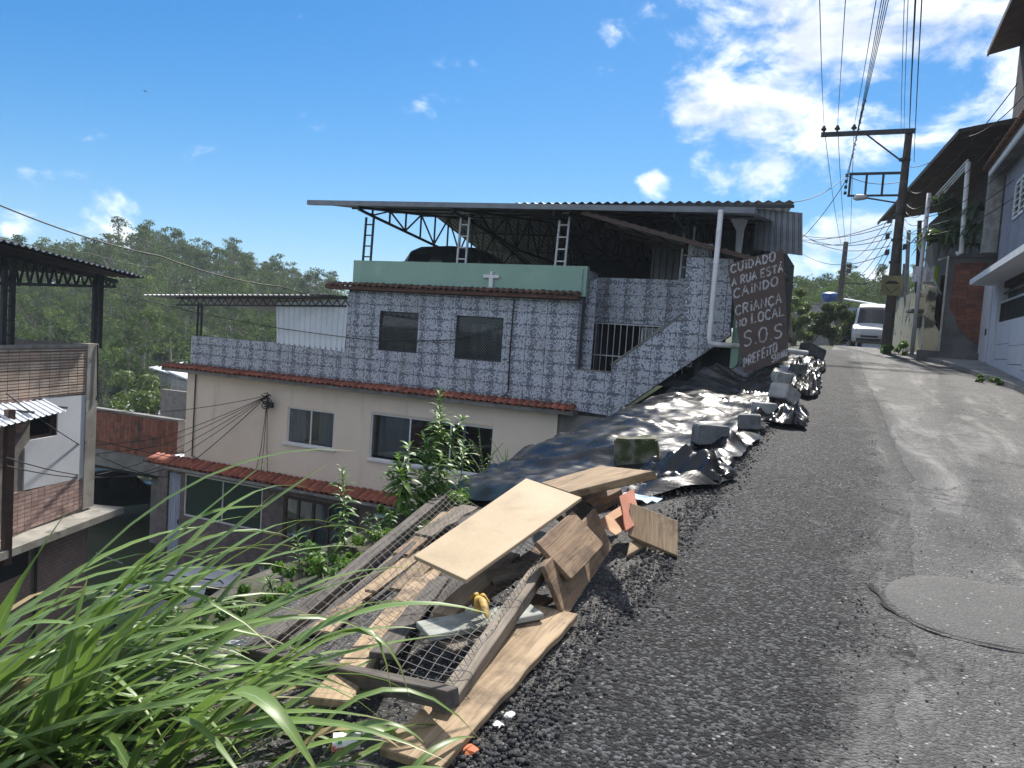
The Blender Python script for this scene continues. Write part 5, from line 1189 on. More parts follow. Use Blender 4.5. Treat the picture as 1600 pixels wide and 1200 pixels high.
# ================================================================ vegetation
def leaf_mat(name, c1, c2, c3, transl=.35, scale=.35, rough=.55, rib=False, spec=.45, tint=False):
    m, nt, b = new_mat(name); v = coords(nt, 'world'); oi = nn(nt, 'ShaderNodeObjectInfo'); gm = nn(nt, 'ShaderNodeNewGeometry')
    c = mixc(nt, smooth(nt, noise_(nt, v, scale, 4, .6), .38, .62), c1, c2); c = mixc(nt, smooth(nt, gm.outputs['Random Per Island'], .55, 1.0), c, c3)
    f = math_(nt, 'MULTIPLY_ADD', oi.outputs['Random'], .4, .8); cc = nn(nt, 'ShaderNodeCombineColor')
    for i in range(3): lk(nt, f, cc.inputs[i])
    c = mixc(nt, 1, c, cc.outputs[0], 'MULTIPLY')
    if tint:
        at = nn(nt, 'ShaderNodeAttribute', attribute_name='tint'); c = mixc(nt, at.outputs['Fac'], c, mixc(nt, 1, c, (3.6, 3.0, 2.0), 'MULTIPLY')); 
    if rib:
        uv = nn(nt, 'ShaderNodeUVMap'); s = nn(nt, 'ShaderNodeSeparateXYZ'); lk(nt, uv.outputs[0], s.inputs[0]); d = math_(nt, 'ABSOLUTE', math_(nt, 'SUBTRACT', s.outputs[0], .5))
        c = mixc(nt, math_(nt, 'MULTIPLY', math_(nt, 'SUBTRACT', 1, smooth(nt, d, .02, .07)), .6), c, (.36, .46, .26))
        st = math_(nt, 'SINE', math_(nt, 'MULTIPLY', s.outputs[0], 70)); c = mixc(nt, math_(nt, 'MULTIPLY', smooth(nt, st, .2, 1), .18), c, (.03, .06, .015))
        c = mixc(nt, smooth(nt, s.outputs[1], .86, 1.0), c, (.30, .27, .10))
    lk(nt, c, b.inputs['Base Color']); b.inputs['Roughness'].default_value = rough; b.inputs['Specular IOR Level'].default_value = spec
    t = nn(nt, 'ShaderNodeBsdfTranslucent'); lk(nt, mixc(nt, .4, c, (.20, .34, .03)), t.inputs[0]); mx = nn(nt, 'ShaderNodeMixShader'); mx.inputs[0].default_value = transl
    lk(nt, b.outputs[0], mx.inputs[1]); lk(nt, t.outputs[0], mx.inputs[2]); lk(nt, mx.outputs[0], nt.nodes['Material Output'].inputs[0]); MATS[name] = m
leaf_mat('grass_leaf', (.12, .205, .055), (.175, .27, .07), (.25, .33, .09), .32, 3, .42, rib=True)
leaf_mat('weed_leaf', (.085, .18, .035), (.12, .22, .04), (.06, .14, .04), .40, 5, .45)
leaf_mat('forest_leaf', (.012, .028, .012), (.022, .040, .014), (.040, .060, .018), .22, .05, .75, spec=.12, tint=True)
leaf_mat('eucalypt_leaf', (.030, .050, .028), (.045, .062, .032), (.065, .080, .035), .25, .1, .7, spec=.15)
leaf_mat('bush_leaf', (.05, .095, .022), (.10, .14, .035), (.14, .18, .04), .3, .5)
leaf_mat('fern_leaf', (.03, .06, .025), (.05, .085, .04), (.08, .12, .06), .3, 2)
M('bark_pale', (.26, .23, .20), (.15, .13, .11), 1.5, .9, .3, 20)
M('stem_green', (.12, .20, .06), (.10, .13, .05), 8, .7)
M('dry_grass', (.34, .27, .14), (.24, .18, .09), 9, .8, 0, transl=.2)
def np_mesh(name, V, F, mat, parent=None, smooth_=False):
    V = np.asarray(V, dtype=np.float32); F = np.asarray(F, dtype=np.int32); me = bpy.data.meshes.new(name); k = F.shape[1]
    off = np.array(worigin(parent) if parent is not None else (0,0,0), dtype=np.float32)
    me.vertices.add(len(V)); me.vertices.foreach_set('co', (V-off).ravel()); me.loops.add(F.size); me.loops.foreach_set('vertex_index', F.ravel())
    me.polygons.add(len(F)); me.polygons.foreach_set('loop_start', np.arange(0, F.size, k, dtype=np.int32)); me.update(calc_edges=True); me.materials.append(MATS[mat])
    o = bpy.data.objects.new(name, me); COL.objects.link(o)
    if parent is not None: o.parent = parent
    return o
def leaf_cloud(rs, cen, rad, n, size, flat=.75):
    """n leaf-shaped quads spread mostly over the shell of ellipsoid clumps; cen (k,3), rad (k,3)"""
    k = len(cen); idx = rs.integers(0, k, n); d = rs.normal(size=(n,3)); d /= np.linalg.norm(d, axis=1)[:,None]; r = rs.random(n)**.4
    p = cen[idx] + d*rad[idx]*r[:,None]; nr = d*.9 + rs.normal(size=(n,3))*.8 + np.array([0,0,.5]); nr /= np.linalg.norm(nr, axis=1)[:,None]
    a = np.cross(nr, rs.normal(size=(n,3))); a /= np.linalg.norm(a, axis=1)[:,None]; b_ = np.cross(nr, a); s = size*(.6+.8*rs.random(n))[:,None]
    V = np.stack([p - a*s, p - b_*s*flat*.55 + nr*s*.12, p + a*s, p + b_*s*flat*.55 + nr*s*.12], 1).reshape(-1,3); F = np.arange(4*n).reshape(-1,4)
    return V, F
def tree_arrays(rs, h, kind):
    """trunk (tube arrays) and crown arrays of one tree standing at the origin"""
    tm = MB(); lean = rs.normal(0, .03, 2)*h; top = np.array([lean[0], lean[1], h])
    tm.tube([tuple(top*t + np.array([0,0,-.4*(t==0)])) for t in (0,.3,.6,.95)], [.02*h, .016*h, .012*h, .005*h], 5)
    cen, rad = [], []
    if kind == 'euc':
        for _ in range(13):
            t = rs.uniform(.55, 1.0); ang = rs.uniform(0, 6.28); rr = h*.24*(1.25-t)*rs.uniform(.3, 1.1) if t > .8 else h*.22*rs.uniform(.2, 1)
            c = top*t + np.array([math.cos(ang)*rr, math.sin(ang)*rr, 0]); cen.append(c); q = h*rs.uniform(.05, .10); rad.append([q*1.25, q*1.25, q*.6])
            tm.tube([tuple(top*(t-.12)), tuple(c)], [.006*h, .002*h], 3, False)
        n, sz = 620, h*.019
    else:
        w_ = h*rs.uniform(.34, .52)
        for _ in range(22):
            d = rs.normal(size=3); d /= np.linalg.norm(d); c = np.array([d[0]*w_*.75, d[1]*w_*.75, h*.58 + d[2]*h*.34]); q = h*rs.uniform(.10, .17); cen.append(c); rad.append([q, q, q*.8])
        n, sz = 1000, h*.024
    V, F = leaf_cloud(rs, np.array(cen), np.array(rad), n, sz)
    return np.array(tm.v), tm.f, V, F
rs = np.random.default_rng(11)
def vis_az(az): return (-59 < az < -34) or (-6 < az < 5)
# the wood on the far slopes: one mass
kinds = [tree_arrays(rs, 1.0, 'euc' if i < 5 else 'round') for i in range(12)]
LV, LF, TV, TF, TI = [], [], [], [], []; nl = nt_ = 0; cnt = 0
pts = []
for _ in range(60000):
    az = rs.uniform(-60, -33) if rs.random() < .82 else rs.uniform(-7, 6); d = math.sqrt(rs.uniform(74**2, 200**2)) if az < -20 else math.sqrt(rs.uniform(90**2, 160**2))
    x, y = d*math.sin(R(az)), d*math.cos(R(az)); sp = 3.3 if d < 150 else 4.0
    if any((x-a)**2+(y-b_)**2 < sp*sp for a, b_ in pts): continue
    pts.append((x, y))
    if len(pts) >= 720: break
for x, y in pts:
    d = math.hypot(x, y); az = math.degrees(math.atan2(x, y)); k = rs.integers(0, 12); far = d > 135
    k = rs.integers(0, 5) if rs.random() < (.4 if far else .16) else rs.integers(5, 12)
    h = rs.uniform(8, 12) if k < 5 else rs.uniform(5.5, 9.5)
    if az > -20: h *= .8
    tv, tf, V, F = kinds[k]; a = rs.uniform(0, 6.28); ca_, sa = math.cos(a), math.sin(a); Rm = np.array([[ca_,-sa,0],[sa,ca_,0],[0,0,1]])*h; o = np.array([x, y, terrain(x, y)-.3])
    TI.append(np.full(len(V), float(rs.random())**2, dtype=np.float32)); LV.append(V@Rm.T+o); LF.append(F+nl); nl += len(V); TV.append(tv@Rm.T+o); TF += [tuple(q+nt_ for q in f) for f in tf]; nt_ += len(tv)
fo = np_mesh('forest', np.concatenate(LV), np.concatenate(LF), 'forest_leaf'); at_ = fo.data.attributes.new('tint', 'FLOAT', 'POINT'); at_.data.foreach_set('value', np.concatenate(TI)); tag(fo, 'dense green forest covering the hillside', 'forest', kind='stuff')
tme = bpy.data.meshes.new('forest_trunks'); tme.from_pydata([tuple(v) for v in np.concatenate(TV)], [], TF); tme.materials.append(MATS['bark_pale']); to = bpy.data.objects.new('forest_trunks', tme); COL.objects.link(to); tag(to, 'pale trunks of the hillside forest', 'forest', kind='stuff')
# tall trees standing out on the skyline
def skyline(u, v, d, w_, label, group):
    p = atD(u, v, d); az = math.atan2(p.x, p.y); x, y = p.x, p.y; z0 = terrain(x, y) - .3; h = max(4, p.z - z0)
    r = thing('eucalyptus_tree', label, 'tree', (x, y, z0), group); tm = MB(); top = Vector((x + rs.normal(0,.2), y, z0+h*.97))
    b0 = Vector((x, y, z0)); tm.tube([b0, b0.lerp(top, .4)+Vector((.15,0,0)), b0.lerp(top, .75), top], [.22,.17,.11,.04], 6); cen, rad = [], []
    for k in range(17):
        t = rs.uniform(.52, 1.0); ang = rs.uniform(0, 6.28); rr = w_*rs.uniform(.25, 1)*(.55 if t > .93 else 1)*(.6+.4*min(1, (1.08-t)*4)); c = b0.lerp(top, t) + Vector((math.cos(ang)*rr, math.sin(ang)*rr, 0)); q = rs.uniform(.45, .85)*w_*.42
        cen.append(tuple(c)); rad.append((q*1.2, q*1.2, q*.55)); tm.tube([b0.lerp(top, t-.13), c], [.06, .02], 4, False)
    tm.build('trunk', 'bark_pale', r, smooth_=True); V, F = leaf_cloud(rs, np.array(cen), np.array(rad), 1500, .16); np_mesh('crown', V, F, 'eucalypt_leaf', r)
ULB = {250:'tallest eucalyptus on the left hill, highest point of the skyline', 172:'wide domed eucalyptus left of the tallest one on hill', 423:'lone thin eucalyptus standing out near the right end of hill', 340:'round topped eucalyptus in mid left skyline, right of two thin ones', 520:'last eucalyptus of the left hill beside the house eave'}
ORD = 'first second third fourth fifth sixth seventh eighth ninth tenth eleventh twelfth thirteenth fourteenth fifteenth sixteenth seventeenth eighteenth nineteenth twentieth twenty-first'.split()
LB = 'eucalyptus on the left hill skyline, %s from the left'
LR = 'eucalyptus on the skyline beyond the street, %s from the left'
LSK = ((150,398,150,2.6),(172,386,155,3.2),(190,390,150,2.5),(205,378,160,2.8),(232,371,158,3),(250,360,152,3.6),(243,382,150,3),(292,384,165,2),(304,387,165,1.6),(340,385,165,2.4),(364,383,165,2),(380,394,165,2),(395,401,160,2.4),(423,399,168,1.8),(440,412,165,2.2),(465,418,165,2.2),(500,432,165,2.2),(318,394,160,2),(270,384,158,2.2),(130,405,150,2.4),(520,436,160,2))
for i, (u, v, d, w_) in enumerate(sorted(LSK)):
    skyline(u, v, d, w_, LB % ORD[i] if u not in ULB else ULB[u], 'skyline trees on the left hill')
RSK = ((1238,426,118,2.6),(1255,438,120,2),(1272,440,118,2.4),(1290,438,120,2.6),(1304,436,120,2.2),(1330,445,120,2),(1345,432,116,3),(1362,436,118,2.6),(1378,442,118,2.2),(1395,440,118,2.2),(1225,440,120,2.4))
for i, (u, v, d, w_) in enumerate(sorted(RSK)):
    skyline(u, v, d, w_, LR % ORD[i], 'skyline trees beyond the street')
# bushes
def bush(label, base, w_, h, n, leaf, mat='bush_leaf', name='bush', stems=6, cl=14, cat='bush'):
    base = Vector(base); r = thing(name, label, cat, tuple(base)); sm = MB(); cen, rad = [], []
    for k in range(cl):
        a = rs.uniform(0, 6.28); q = math.sqrt(rs.random())*w_*.75; zz = h*rs.uniform(.08, .88)*(1-.35*(q/w_)**2); cen.append((base.x+q*math.cos(a), base.y+q*math.sin(a), base.z+zz)); s = rs.uniform(.18, .34)*min(w_, h); rad.append((s, s, s*.8))
        if k < stems: sm.tube([base, base.lerp(Vector(cen[-1]), .6)+Vector((0,0,.05*h)), cen[-1]], [.02*h,.014*h,.004*h], 5)
    sm.build('stem', 'bark_pale', r); V, F = leaf_cloud(rs, np.array(cen), np.array(rad), n, leaf); np_mesh('foliage', V, F, mat, r)
def gp(u, v, Y): p = onY(u, v, Y); return (p.x, p.y, terrain(p.x, p.y)-.05)
bush('tall olive green bush at street end left of the van', gp(1262,540,50), 1.9, 4.1, 5200, .10)
bush('dark green rounded bush beside the van at street end', gp(1300,540,48), 1.6, 2.9, 5200, .09, 'forest_leaf')
bush('yellow green grassy bush by the painted board', gp(1240,545,47), 1.2, 3.1, 3800, .09)
bush('low dark bush just left of the parked van', gp(1330,545,52), 1.5, 2.6, 3600, .09, 'forest_leaf')
bush('bright green young tree in the valley beyond the garage', (-36.5, 32, -7.2), 2.6, 4.6, 4200, .17)
bush('dark tree close to the far corner of the beige house', (-34, 31.5, -8), 2.2, 5.6, 4200, .18, 'forest_leaf')
bush('pale green tree beside the valley road', (-40.5, 33.5, -7.2), 2.2, 4.2, 3600, .17)
bush('olive tree near the white valley roofs', (-60, 54, -9), 3.4, 8, 3800, .2, 'forest_leaf')
bush('round tree on valley floor behind brick parapet', (-50, 41, -8), 3, 6, 3800, .2)
bush('tall grey green tree between valley roofs and hill', (-66, 62, -9), 4, 11, 4200, .24, 'forest_leaf')
bush('broad tree at the foot of the wooded hill', (-57, 47, -9), 3.6, 6.5, 4600, .26, 'forest_leaf')
bush('small tuft of weeds at the foot of the utility pole', (1.5, 30.6, road_z(30.6)), .7, .5, 1500, .05, 'weed_leaf', cl=8)
bush('weeds on the kerb before the white gate', (3.1, 21.5, road_z(21.5)), .6, .22, 1200, .04, 'weed_leaf', cl=8)
# leafy weeds on the bank
def lance_leaf(L, W, droop, seg=6):
    m = MB(); rows = []
    for i in range(seg+1):
        t = i/seg; w_ = W*math.sin(math.pi*min(1, t*.92+.06))**.8*.5; z = .22*L*t - droop*L*t*t; rows.append([(L*t*(1-.1*t), -w_, z+.25*w_), (L*t*(1-.1*t), 0, z), (L*t*(1-.1*t), w_, z+.25*w_)])
    m.grid(rows); me = m.mesh('leaf'); me.materials.append(MATS['weed_leaf']); me.polygons.foreach_set('use_smooth', [True]*len(me.polygons)); return me
LEAF = [lance_leaf(.16, .035, .35), lance_leaf(.13, .03, .6), lance_leaf(.18, .036, .5), lance_leaf(.09, .024, .3)]
def weed(label, base, top, n, size, branches=0, name='weed', spread=1, t0=.15):
    base, top = Vector(base), Vector(top); r = thing(name, label, 'plant', tuple(base)); H = (top-base).length
    axes = [(base, top, n)]
    for k in range(branches):
        t = rng.uniform(.2, .7); p = base.lerp(top, t); a = rng.uniform(0, 6.28); q = p + Vector((math.cos(a), math.sin(a), 1.1))*H*rng.uniform(.18, .34)*spread; axes.append((p, q, int(n*.4)))
    st = MB()
    for a, b_, k in axes: st.tube([a, a.lerp(b_, .5)+Vector((.02*H,.01*H,0)), b_], [.008, .006, .003], 5)
    st.build('stem', 'stem_green', r)
    for a, b_, k in axes:
        for i in range(k):
            t = (t0 if a is base else .12) + (1-(t0 if a is base else .12))*(i+.5)/k; p = a.lerp(b_, t); az = i*2.4 + rng.uniform(-.3, .3); up = lerp(-.1, .85, t**2.2) + rng.uniform(-.15, .15); s = size*lerp(1.15, .6, t**3)*rng.uniform(.75, 1.15)
            mw = Matrix.Translation(p) @ Matrix.Rotation(az, 4, 'Z') @ Matrix.Rotation(-up, 4, 'Y') @ Matrix.Rotation(rng.uniform(-.3,.3), 4, 'X') @ Matrix.Scale(s, 4); piece('leaf', LEAF[i % 3 if s > .5 else 3], r, mw=mw)
def bank(u, v, Y, h=None): return onY(u, v, Y)
def wp(u, v, u2, v2, X=-3.95):
    b_ = onX(u, v, X); t = onY(u2, v2, b_.y); return (b_.x, b_.y, min(b_.z, surf(b_.x, b_.y)+.1)), t
b_, t_ = wp(690, 795, 686, 612); weed('tallest narrow-leaved weed rising before the wide window', b_, t_, 95, 1.15, 3, spread=.9)
b_, t_ = wp(640, 805, 622, 712); weed('bushy weed with long drooping leaves left of tallest weed', b_, t_, 50, 1.35, 4, spread=1.5)
b_, t_ = wp(668, 805, 665, 700); weed('leafy weed at the top of the dark beam', b_, t_, 45, 1.3, 3, spread=1.2)
b_, t_ = wp(715, 790, 722, 690); weed('light green weed leaning right of the tallest weed', b_, t_, 34, 1.2, 1, spread=1.2)
b_, t_ = wp(538, 868, 535, 732); weed('upright weed with curled pale tip before red eave', b_, t_, 55, .95, 0)
b_, t_ = wp(468, 935, 464, 832); weed('bright young weed beside the white car', b_, t_, 34, .85, 0)
b_, t_ = wp(430, 955, 420, 900, -3.7); weed('small weed in shade under the grass blades', b_, t_, 18, .8, 1)
b_, t_ = wp(755, 765, 748, 668, -4.05); weed('thin feathery sapling in front of the window corner', b_, t_, 40, .42, 7, spread=1.1, t0=.3)
b_, t_ = wp(785, 758, 790, 702, -4.05); weed('twiggy small-leaved shrub before the pale pier', b_, t_, 30, .40, 9, spread=1.6, t0=.3)
for k, (u, v, v2) in enumerate(((575,835,800),(590,830,808),(610,822,798),(660,822,795))):
    b_, t_ = wp(u, v, u, v2, -3.8); weed(['tiny seedling left of the three by the left beam','tiny seedling second of the row by the left beam','tiny seedling third of the row by the left beam','tiny seedling growing through the wire mesh'][k], b_, t_, 14, .5, 1)
for k, (x, y, w_, h, lb) in enumerate(((-3.75, 4.0, .5, .3, 'low weeds on the bank edge nearest the grass'), (-3.85, 5.2, .55, .32, 'low weeds on the bank edge beside the dark beam'), (-3.95, 6.5, .6, .4, 'low weeds on the bank edge under the tall weeds'), (-4.0, 7.6, .5, .4, 'low weeds where the bank meets the tarp'))):
    bush(lb, (x, y, surf(x, y)-.02), w_*.8, h*.55, 700, .03, 'weed_leaf', 'weed_patch', cl=10, cat='plant')
for k, (x, y, w_, h, lb) in enumerate(((-3.5, 3.3, .45, .25, 'low green cover behind the long grass'), (-3.5, 4.6, .5, .22, 'low green cover left of the wire frame corner'), (-3.6, 5.8, .5, .25, 'low green cover along the middle of left beam'), (-3.7, 7.0, .5, .3, 'low green cover at the far end of left beam'))):
    bush(lb, (x, y, surf(x, y)-.02), w_, h, 1100, .028, 'weed_leaf', 'weed_patch', cl=14, cat='plant')
# ---- long grass in the foreground
def blade_obj(parent, ctrl, w_, mat='grass_leaf', seg=14, fold=.28, twist=0):
    c = [Vector(p) for p in ctrl]
    def bez(t):
        q = list(c)
        while len(q) > 1: q = [q[i].lerp(q[i+1], t) for i in range(len(q)-1)]
        return q[0]
    V, F, U = [], [], []
    for i in range(seg+1):
        t = i/seg; p = bez(t); d = (bez(min(1, t+.02))-bez(max(0, t-.02))).normalized(); s = d.cross(Vector((0,0,1)))
        if s.length < .05: s = Vector((1,0,0))
        s.normalize(); s = Matrix.Rotation(twist*(t-.3), 3, d) @ s; n = s.cross(d); ww = w_*.5*min(1, .45+1.6*t)*(1-max(0,(t-.35)/.65)**1.7)+.0004
        V += [p - s*ww + n*ww*fold, p, p + s*ww + n*ww*fold]; U += [(0,t),(.5,t),(1,t)]
        if i: k = 3*(i-1); F += [(k,k+1,k+4,k+3),(k+1,k+2,k+5,k+4)]
    off = worigin(parent); me = bpy.data.meshes.new('leaf'); me.from_pydata([tuple(v-off) for v in V], [], F); uv = me.uv_layers.new(name='UVMap')
    for l in me.loops: uv.data[l.index].uv = U[l.vertex_index]
    me.materials.append(MATS[mat]); me.polygons.foreach_set('use_smooth', [True]*len(me.polygons)); o = bpy.data.objects.new('leaf', me); COL.objects.link(o); o.parent = parent; return o
CL = [(-120,1230,'big clump of long grass leaning right at the left edge'),(70,1190,'dense grass clump with the longest blades reaching over the white car'),(250,1200,'arching grass clump reaching over the wire frame'),(400,1240,'low grass clump beside the printed tub')]
roots = []
for u, v, lb in CL:
    p = G(u, v); roots.append(thing('grass_clump', lb, 'grass', tuple(p), 'long grass clumps on the bank'))
def hb(k, pts, w_, tw=0):
    r = worigin(roots[k]); pp = [atD(*q) for q in pts]; blade_obj(roots[k], [r + Vector((rng.uniform(-.1,.1), rng.uniform(-.1,.1), -.02))] + pp, w_*1.7, twist=tw)
hand = [(1,[(60,1010,2.7),(240,860,2.8),(445,700,3.0)],.034),(1,[(90,1030,2.7),(330,840,2.8),(520,720,3.0)],.040),(1,[(80,1050,2.7),(250,760,2.8),(330,800,2.9),(420,790,2.9)],.036),
 (1,[(100,1060,2.7),(280,900,2.8),(490,805,3.0)],.042),(1,[(70,1090,2.6),(200,960,2.7),(430,770,2.9)],.034),(0,[(-60,1080,2.4),(10,930,2.4),(112,790,2.5)],.046),(1,[(75,1150,2.5),(110,1010,2.5),(138,898,2.6)],.042),
 (0,[(-100,930,2.4),(60,960,2.5),(165,985,2.6)],.034),(1,[(100,1080,2.7),(350,960,2.8),(640,880,3.0)],.036),(1,[(150,1070,2.7),(420,960,2.8),(560,890,3.0)],.036),(2,[(330,1080,2.7),(520,900,2.8),(680,930,2.9),(790,968,3.0)],.044),
 (2,[(350,1080,2.5),(480,990,2.4),(600,900,2.35),(640,1090,2.3)],.022),(2,[(370,1060,2.5),(540,1000,2.4),(585,890,2.35),(612,1085,2.3)],.024),(2,[(250,1150,2.4),(420,1080,2.4),(615,1128,2.3)],.034),(2,[(260,1180,2.4),(430,1050,2.3),(700,1190,2.2)],.030),
 (2,[(330,1060,2.3),(390,1020,2.2),(440,1120,2.1),(510,1230,2.1)],.044),(1,[(150,1120,2.6),(330,1050,2.7),(560,1035,2.9)],.034),(1,[(120,1130,2.6),(400,990,2.8),(580,1050,3.0)],.034),(0,[(-60,1040,2.4),(150,980,2.6),(330,900,2.8)],.036),(0,[(-80,1060,2.4),(200,890,2.6),(400,850,2.9)],.040),
 (0,[(-60,1130,2.3),(120,1050,2.4),(300,1000,2.6)],.036),(0,[(-60,1160,2.2),(200,1080,2.4),(480,1090,2.6)],.034),(3,[(430,1180,2.5),(520,1140,2.5),(610,1160,2.5)],.024),(2,[(300,1100,2.6),(480,1010,2.7),(720,990,2.8)],.030),(1,[(60,1100,2.6),(300,960,2.7),(500,960,2.9)],.040),
 (0,[(-40,1000,2.4),(60,1000,2.4),(240,940,2.6)],.036),(1,[(60,1000,2.8),(240,900,2.9),(390,880,3.1)],.034),(1,[(40,1000,2.7),(200,900,2.8),(330,830,3.0)],.038)]
for k, pts_, w_ in hand: hb(k, pts_, w_, rng.uniform(-.6, .6))
fwd = CAMR @ Vector((0,0,-1)); rgt = CAMR @ Vector((1,0,0)); fwd.z = 0; rgt.z = 0; fwd.normalize(); rgt.normalize()
for k, n in ((0, 26), (1, 10)):       # the longest blades, leaning over the yard
    r0 = worigin(roots[k])
    for i in range(n):
        r1 = r0 + Vector((rng.gauss(0,.18), rng.gauss(0,.18), -.02)); a = rng.gauss(R(48), R(24)); dirh = fwd*math.cos(a)+rgt*math.sin(a); L = rng.uniform(1.0, 1.7); up = rng.uniform(.5, 1.0); dr = rng.uniform(.0, .45)
        blade_obj(roots[k], [r1, r1+dirh*L*.2+Vector((0,0,L*up*.6)), r1+dirh*L*.6+Vector((0,0,L*up*.9)), r1+dirh*L+Vector((0,0,L*(up*.85-dr*.6)))], rng.uniform(.034, .058), 'grass_leaf', 11, twist=rng.uniform(-1, 1))
for k, n in ((0,62),(1,84),(2,46),(3,18)):
    r0 = worigin(roots[k])
    for i in range(n):
        r1 = r0 + Vector((rng.gauss(0,.20), rng.gauss(0,.20), -.02)); r1.z = min(r1.z, surf(r1.x, r1.y))-.02; a = rng.gauss(R(62) if k < 2 else R(78), R(32)); dirh = fwd*math.cos(a)+rgt*math.sin(a)
        L = rng.uniform(.5, 1.35)*(.5 if k == 3 else .75 if k == 2 else .8 if k == 1 else .95); up = rng.uniform(.25, 1.0); dr = rng.uniform(.05, .7)
        p1 = r1 + dirh*L*.18 + Vector((0,0,L*up*.6)); p2 = r1 + dirh*L*.6 + Vector((0,0,L*up*.75)); p3 = r1 + dirh*L*(1.0) + Vector((0,0,L*(up*.62-dr*.62)))
        p3.z = max(p3.z, surf(p3.x, p3.y)+.03)
        blade_obj(roots[k], [r1, p1, p2, p3], rng.uniform(.026, .056), 'dry_grass' if rng.random() < .09 else 'grass_leaf', 9, twist=rng.uniform(-1.2, 1.2))
# ================================================================ right side of the street
M('lilac_render', (.27, .275, .325), (.22, .225, .27), 2, .9, 1, 45, fine=.12)
M('gate_white', (.70, .72, .78), (.63, .65, .72), 1.2, .6, .05, 40, c3=(.40, .42, .46), s3=1.4, lo3=.62, hi3=.8)
M('cream_wall', (.62, .55, .38), (.55, .49, .34), 1.6, .9, .3, 30, c3=(.10, .095, .075), s3=1.6, lo3=.53, hi3=.62)
M('dark_timber', (.045, .035, .03), (.03, .025, .022), 3, .8, .2)
M('dirty_plaster', (.17, .17, .165), (.10, .10, .10), 1.4, .95, .4, 30, c3=(.05, .055, .05), s3=1.0)
M('pavement_concrete', (.30, .29, .27), (.22, .215, .20), 2, .95, .4, 40, c3=(.15, .15, .13), s3=1.3)
M('roof_rust', (.12, .075, .06), (.07, .05, .045), 2, .8, .2, 20)
M('pvc_yellow', (.50, .47, .40), None, 4, .7)
GX = 3.75
def rb_(x0, x1, y0, y1, z0, z1): return MB().box((x0,y0,z0),(x1,y1,z1))
# raised pavement in front of the gate
pv = MB(); P = []
for i in range(60):
    y = -6 + i*.62; x0 = interp(y, [(-8, 3.9), (16, 3.8), (19.8, 3.45), (26, 2.75), (30, 1.75), (31, 1.6)]) + .02
    P.append([(x0, y, road_z(y)-.02), (x0+.01, y, road_z(y)+.13), (x0+.14, y, road_z(y)+.135), (6.2, y, road_z(y)+.16)])
pv.grid(P); tag(pv.build('pavement', 'pavement_concrete', off=(0,0,0)), kind='structure')
ph = thing('house', 'lilac rendered house with white garage gate and tiled eave', 'house', (7, 22, 1.2))
YA, YB = 12.0, 26.9
g0 = lambda y: road_z(y)+.12
zg = onX(1560, 470, GX).z          # top of the garage opening
# garage front: wall above the opening, side piers
rb_(GX, 11, YA, YB, zg+.75, onX(1560, 250, GX).z).build('upper_wall', 'lilac_render', ph)
rb_(GX+.25, 11, YA, YB, .2, zg+.75).build('garage_wall', 'dirty_plaster', ph)
rb_(GX-.02, GX+.24, 26.0, YB, .8, zg+.75).build('gate_pier', 'gate_white', ph)
# gate of four panels with a barred top
yg0, yg1 = 14.0, 25.95
zt = onX(1560, 503, GX).z; zb = onX(1560, 481, GX).z
for k in range(6):
    a, b_ = lerp(yg0, yg1, k/6)+.01, lerp(yg0, yg1, (k+1)/6)-.01; y = (a+b_)/2
    zl = g0(y)+.02; zm = lerp(zl, zt, .52)
    MB().box((GX+.05,a,zl+.28),(GX+.09,b_,zm-.006)).box((GX+.05,a,zm+.006),(GX+.09,b_,zt)).build('gate_panel', 'gate_white', ph)
    MB().box((GX+.02,a,zl-.3),(GX+.10,b_,zl+.26)).build('gate_sill', 'gate_white', ph)
for k in range(70):
    y = lerp(yg0, yg1, (k+.5)/70); MB().bar((GX+.07,y,zt),(GX+.07,y,zb+.12),.022).build('bar', 'dark_steel', ph)
MB().bar((GX+.05,yg0,zb+.14),(GX+.05,yg1,zb+.14),.05).build('rail', 'pale_steel', ph)
MB().bar((GX+.12,yg0,zb+.42),(GX+.12,yg1,zb+.42),.05).build('rail', 'dark_steel', ph)
# concrete canopy over the gate
cz0 = onX(1560, 405, 3.0).z
MB().box((3.05,12,cz0-.16),(GX-.01,26.6,cz0)).build('canopy', 'white_paint', ph)
MB().box((GX+.1,yg0,zb+.6),(GX+.22,yg1,zg+.74)).build('transom', 'dark_timber', ph)
# ribbed door left of the gate
d_ = MB(); 
for k in range(7): d_.box((GX-.06,26.95+k*.22,g0(27)+.05),(GX-.02,26.95+k*.22+.20,onX(1540,432,GX).z))
do_ = d_.build('side_door', 'white_sheet', ph); MB().box((GX-.1,27.1,2.6),(GX-.06,27.14,2.8)).build('handle', 'dark_steel', do_)
# eave
ez = onX(1575, 230, 3.35).z
MB().box((3.3,YA,ez-.20),(3.36,YB+.2,ez)).build('fascia', 'white_paint', ph)
MB().box((3.36,YA,ez-.12),(GX+.02,YB+.2,ez-.06)).build('soffit', 'dirty_plaster', ph)
rr_ = MB().prism([(3.25,YA,ez),(7,YA,ez+1.4),(7,YA,ez+1.32),(3.25,YA,ez-.03)], (0,YB+.25-YA,0)).build('tile_roof', 'old_clay', ph)
me_ = barrel_tile_mesh('roof_tile', .5, .11, 'old_clay')
for k in range(40): piece('roof_tile', me_, rr_, mw=Matrix.Translation((3.62, YB+.1-k*.2, ez+.18)) @ Matrix.Rotation(R(-90), 4, 'Z') @ Matrix.Rotation(R(20), 4, 'X'))
